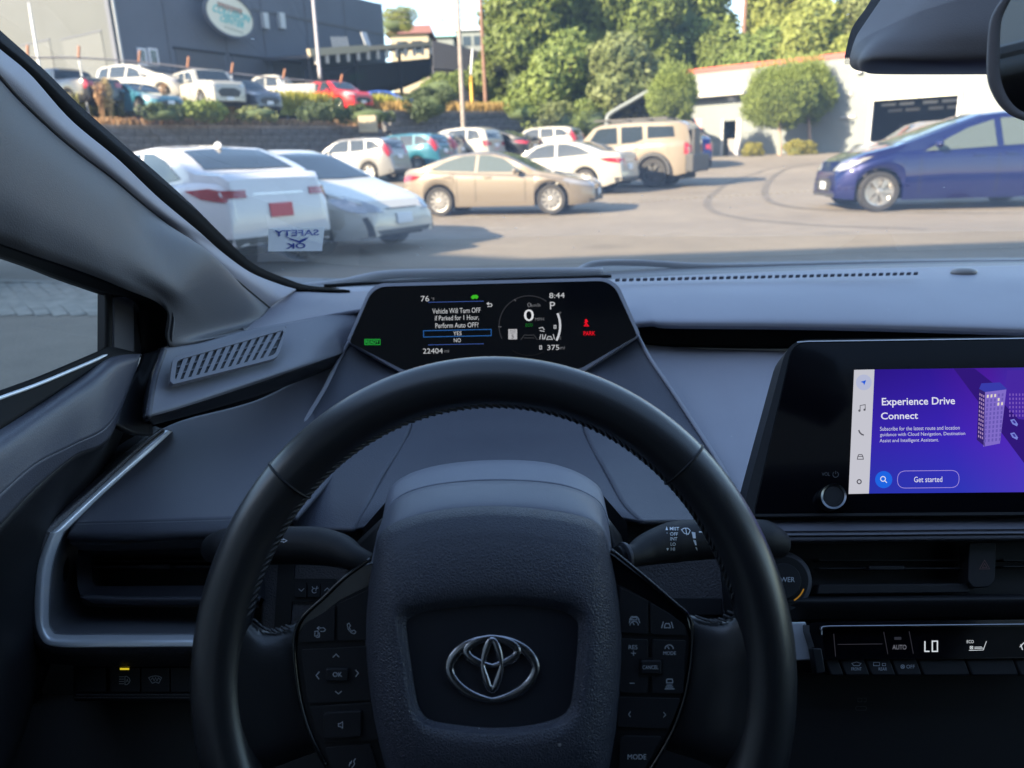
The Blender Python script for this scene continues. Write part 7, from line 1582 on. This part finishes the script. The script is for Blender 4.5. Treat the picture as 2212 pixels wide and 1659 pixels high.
# planting bed and clipped trees
_b = [P(1600, 343, 37), P(1800, 343, 36.4), P(1790, 336, 40.5), P(1605, 336, 41)]
_o = mk('planting_bed', _b, [(0, 1, 2, 3)], mat('bark_mulch', (.20, .11, .07), .9, var=(4, .3)), smooth=False); tag(_o, kind='structure')
tag(mk('planting_slope', [G(1585, 353), G(1815, 352), _b[1], _b[0]], [(0, 1, 2, 3)], asphalt_mat(), smooth=False), kind='structure'); _s = _o.modifiers.new('s', 'SOLIDIFY'); _s.thickness = .5; _s.offset = -1
def ball_tree(px, py, rpx, t, ybase, label, ry=None):
    c = P(px, py, t); s = 1640 / t; R = rpx / s; Rz = (ry or rpx) / s; b = P(px + (4 if px > 1600 else 2), ybase, t); root = empty('clipped_tree', b, 0, label, 'tree', 'clipped round trees by the white workshop'); world_root(root)
    n = 15000; nn = np.random.normal(size=(n, 3)); nn /= np.linalg.norm(nn, axis=1)[:, None]; rad = (.66 + .38 * np.random.rand(n) ** .7) * (1 + .09 * np.sin(6 * nn[:, 0] + 4 * nn[:, 2] + px) + .07 * np.sin(11 * nn[:, 1] + 7 * nn[:, 0] + px) + .05 * np.sin(17 * nn[:, 2] + 13 * nn[:, 0]))
    pts = nn * rad[:, None] * np.array([R, R, Rz]) + np.array(c); spike = np.clip(nn[:, 2], 0, 1)[:, None] * np.random.rand(n, 1) ** 3 * np.array([0, 0, .8]); pts = pts + spike
    d = nn * .5 + np.array([0, 0, .9]) + np.random.normal(size=(n, 3)) * .4; d /= np.linalg.norm(d, axis=1)[:, None]; sd = np.cross(d, np.random.normal(size=(n, 3))); sd /= np.linalg.norm(sd, axis=1)[:, None]
    L_ = .20; W_ = .034; q = np.stack([pts - sd * W_, pts + d * L_ * .5 + sd * W_, pts + d * L_, pts - d * L_ * .2 - sd * W_], 1).reshape(-1, 3)
    cloud_mesh('crown', [q], LF['clip'], root)
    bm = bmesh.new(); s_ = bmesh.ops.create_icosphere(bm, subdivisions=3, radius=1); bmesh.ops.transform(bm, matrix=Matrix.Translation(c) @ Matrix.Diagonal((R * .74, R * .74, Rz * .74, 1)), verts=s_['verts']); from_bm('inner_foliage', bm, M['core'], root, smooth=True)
    tube('trunk', [b, b.lerp(c, .3) + Vector((.05, 0, 0)), c], [.11, .085, .06], mat('pale_bark', (.30, .21, .16), .9), root, n=10)
ball_tree(1452, 216, 47, 38, 345, 'round clipped tree in front of the white carport frame, behind the sandy wagon', 50)
ball_tree(1680, 218, 68, 38.2, 341, 'larger round clipped tree with a golden shrub to its left', 58)
ball_tree(1744, 208, 52, 39.4, 337, 'round clipped tree overlapping the larger one on its right', 54)
for px, py, t, r_, lab in ((1624, 341, 38.6, .50, 'golden shrub alone left of the larger clipped tree'), (1722, 341, 37.6, .56, 'golden shrub in front between the two clipped trunks'), (1747, 338, 39, .48, 'golden shrub tucked behind, right of the other two')):
    bush('golden_shrub', px, py, t, r_ * 1.1, r_ * 1.35, 'shrub', lab, 'shrub', per=5200, leaf=.045, ncl=16, group='golden shrubs by the white workshop')
# carport frame
cp = empty('carport', G(1310, 300), 0, 'white tube frame carport with a grey brown sheet behind the sandy wagon', 'carport'); world_root(cp)
for dt_ in (0, 2.5, 5):
    tube('frame_tube', [P(1311, 285, 39 + dt_), P(1311, 262, 39 + dt_), P(1318, 246, 39 + dt_), P(1360, 221, 39 + dt_), P(1404, 197, 39 + dt_), P(1412, 206, 39 + dt_), P(1470, 240, 39 + dt_), P(1472, 290, 39 + dt_)], .11, M['wall_white'], cp, n=10, k=60)
sheet('carport_cover', [[tuple(P(x, y, 39.4)) for x, y in ((1316, 262), (1322, 248), (1360, 225), (1404, 201), (1466, 240))], [tuple(P(x, y, 44)) for x, y in ((1316, 262), (1322, 248), (1360, 225), (1404, 201), (1466, 240))]], mat('carport_sheet', (.16, .14, .13), .8), cp, nu=24, nv=4, px=False)
sheet('carport_back', [[tuple(P(x, y, 44.2)) for x, y in ((1318, 258), (1360, 226), (1404, 202), (1466, 240))], [tuple(P(x, 300, 44.2)) for x in (1318, 1360, 1404, 1466)]], mat('carport_back_sheet', (.15, .13, .12), .8), cp, nu=12, nv=6, px=False)

# ================================================================ the tall blocks behind us whose shade covers our end of the lot
sb = empty('office_block', (0, -9, 0), 0, 'tall pale building behind the car, outside the picture', 'building'); world_root(sb)
M['office'] = mat('office_render', (.30, .29, .28), .8)
k_ = math.tan(SUN_EL); Hs = 12.0; ox, oy = .8 * Hs / k_, .6 * Hs / k_
box('wall', (-18, 9.6 - oy - 5, Hs / 2), (60, 10, Hs), M['office'], sb)
p0 = Vector((-3.8 - ox, 12.6 - oy, 0)); dd2 = Vector((-.8, .6, 0)).normalized(); c2 = p0 + dd2 * 10 + Vector((-.6, -.8, 0)).normalized() * 5 - dd2 * 2
box('wing', (c2.x, c2.y, Hs / 2 + .01), (26, 10, Hs), M['office'], sb, math.atan2(dd2.y, dd2.x))
for i in range(8):
    for j in range(3): box('window', (-40 + i * 6.0, 9.6 - oy + .02, 2.4 + j * 3.4), (2.4, .1, 1.5), M['carglass'], sb)
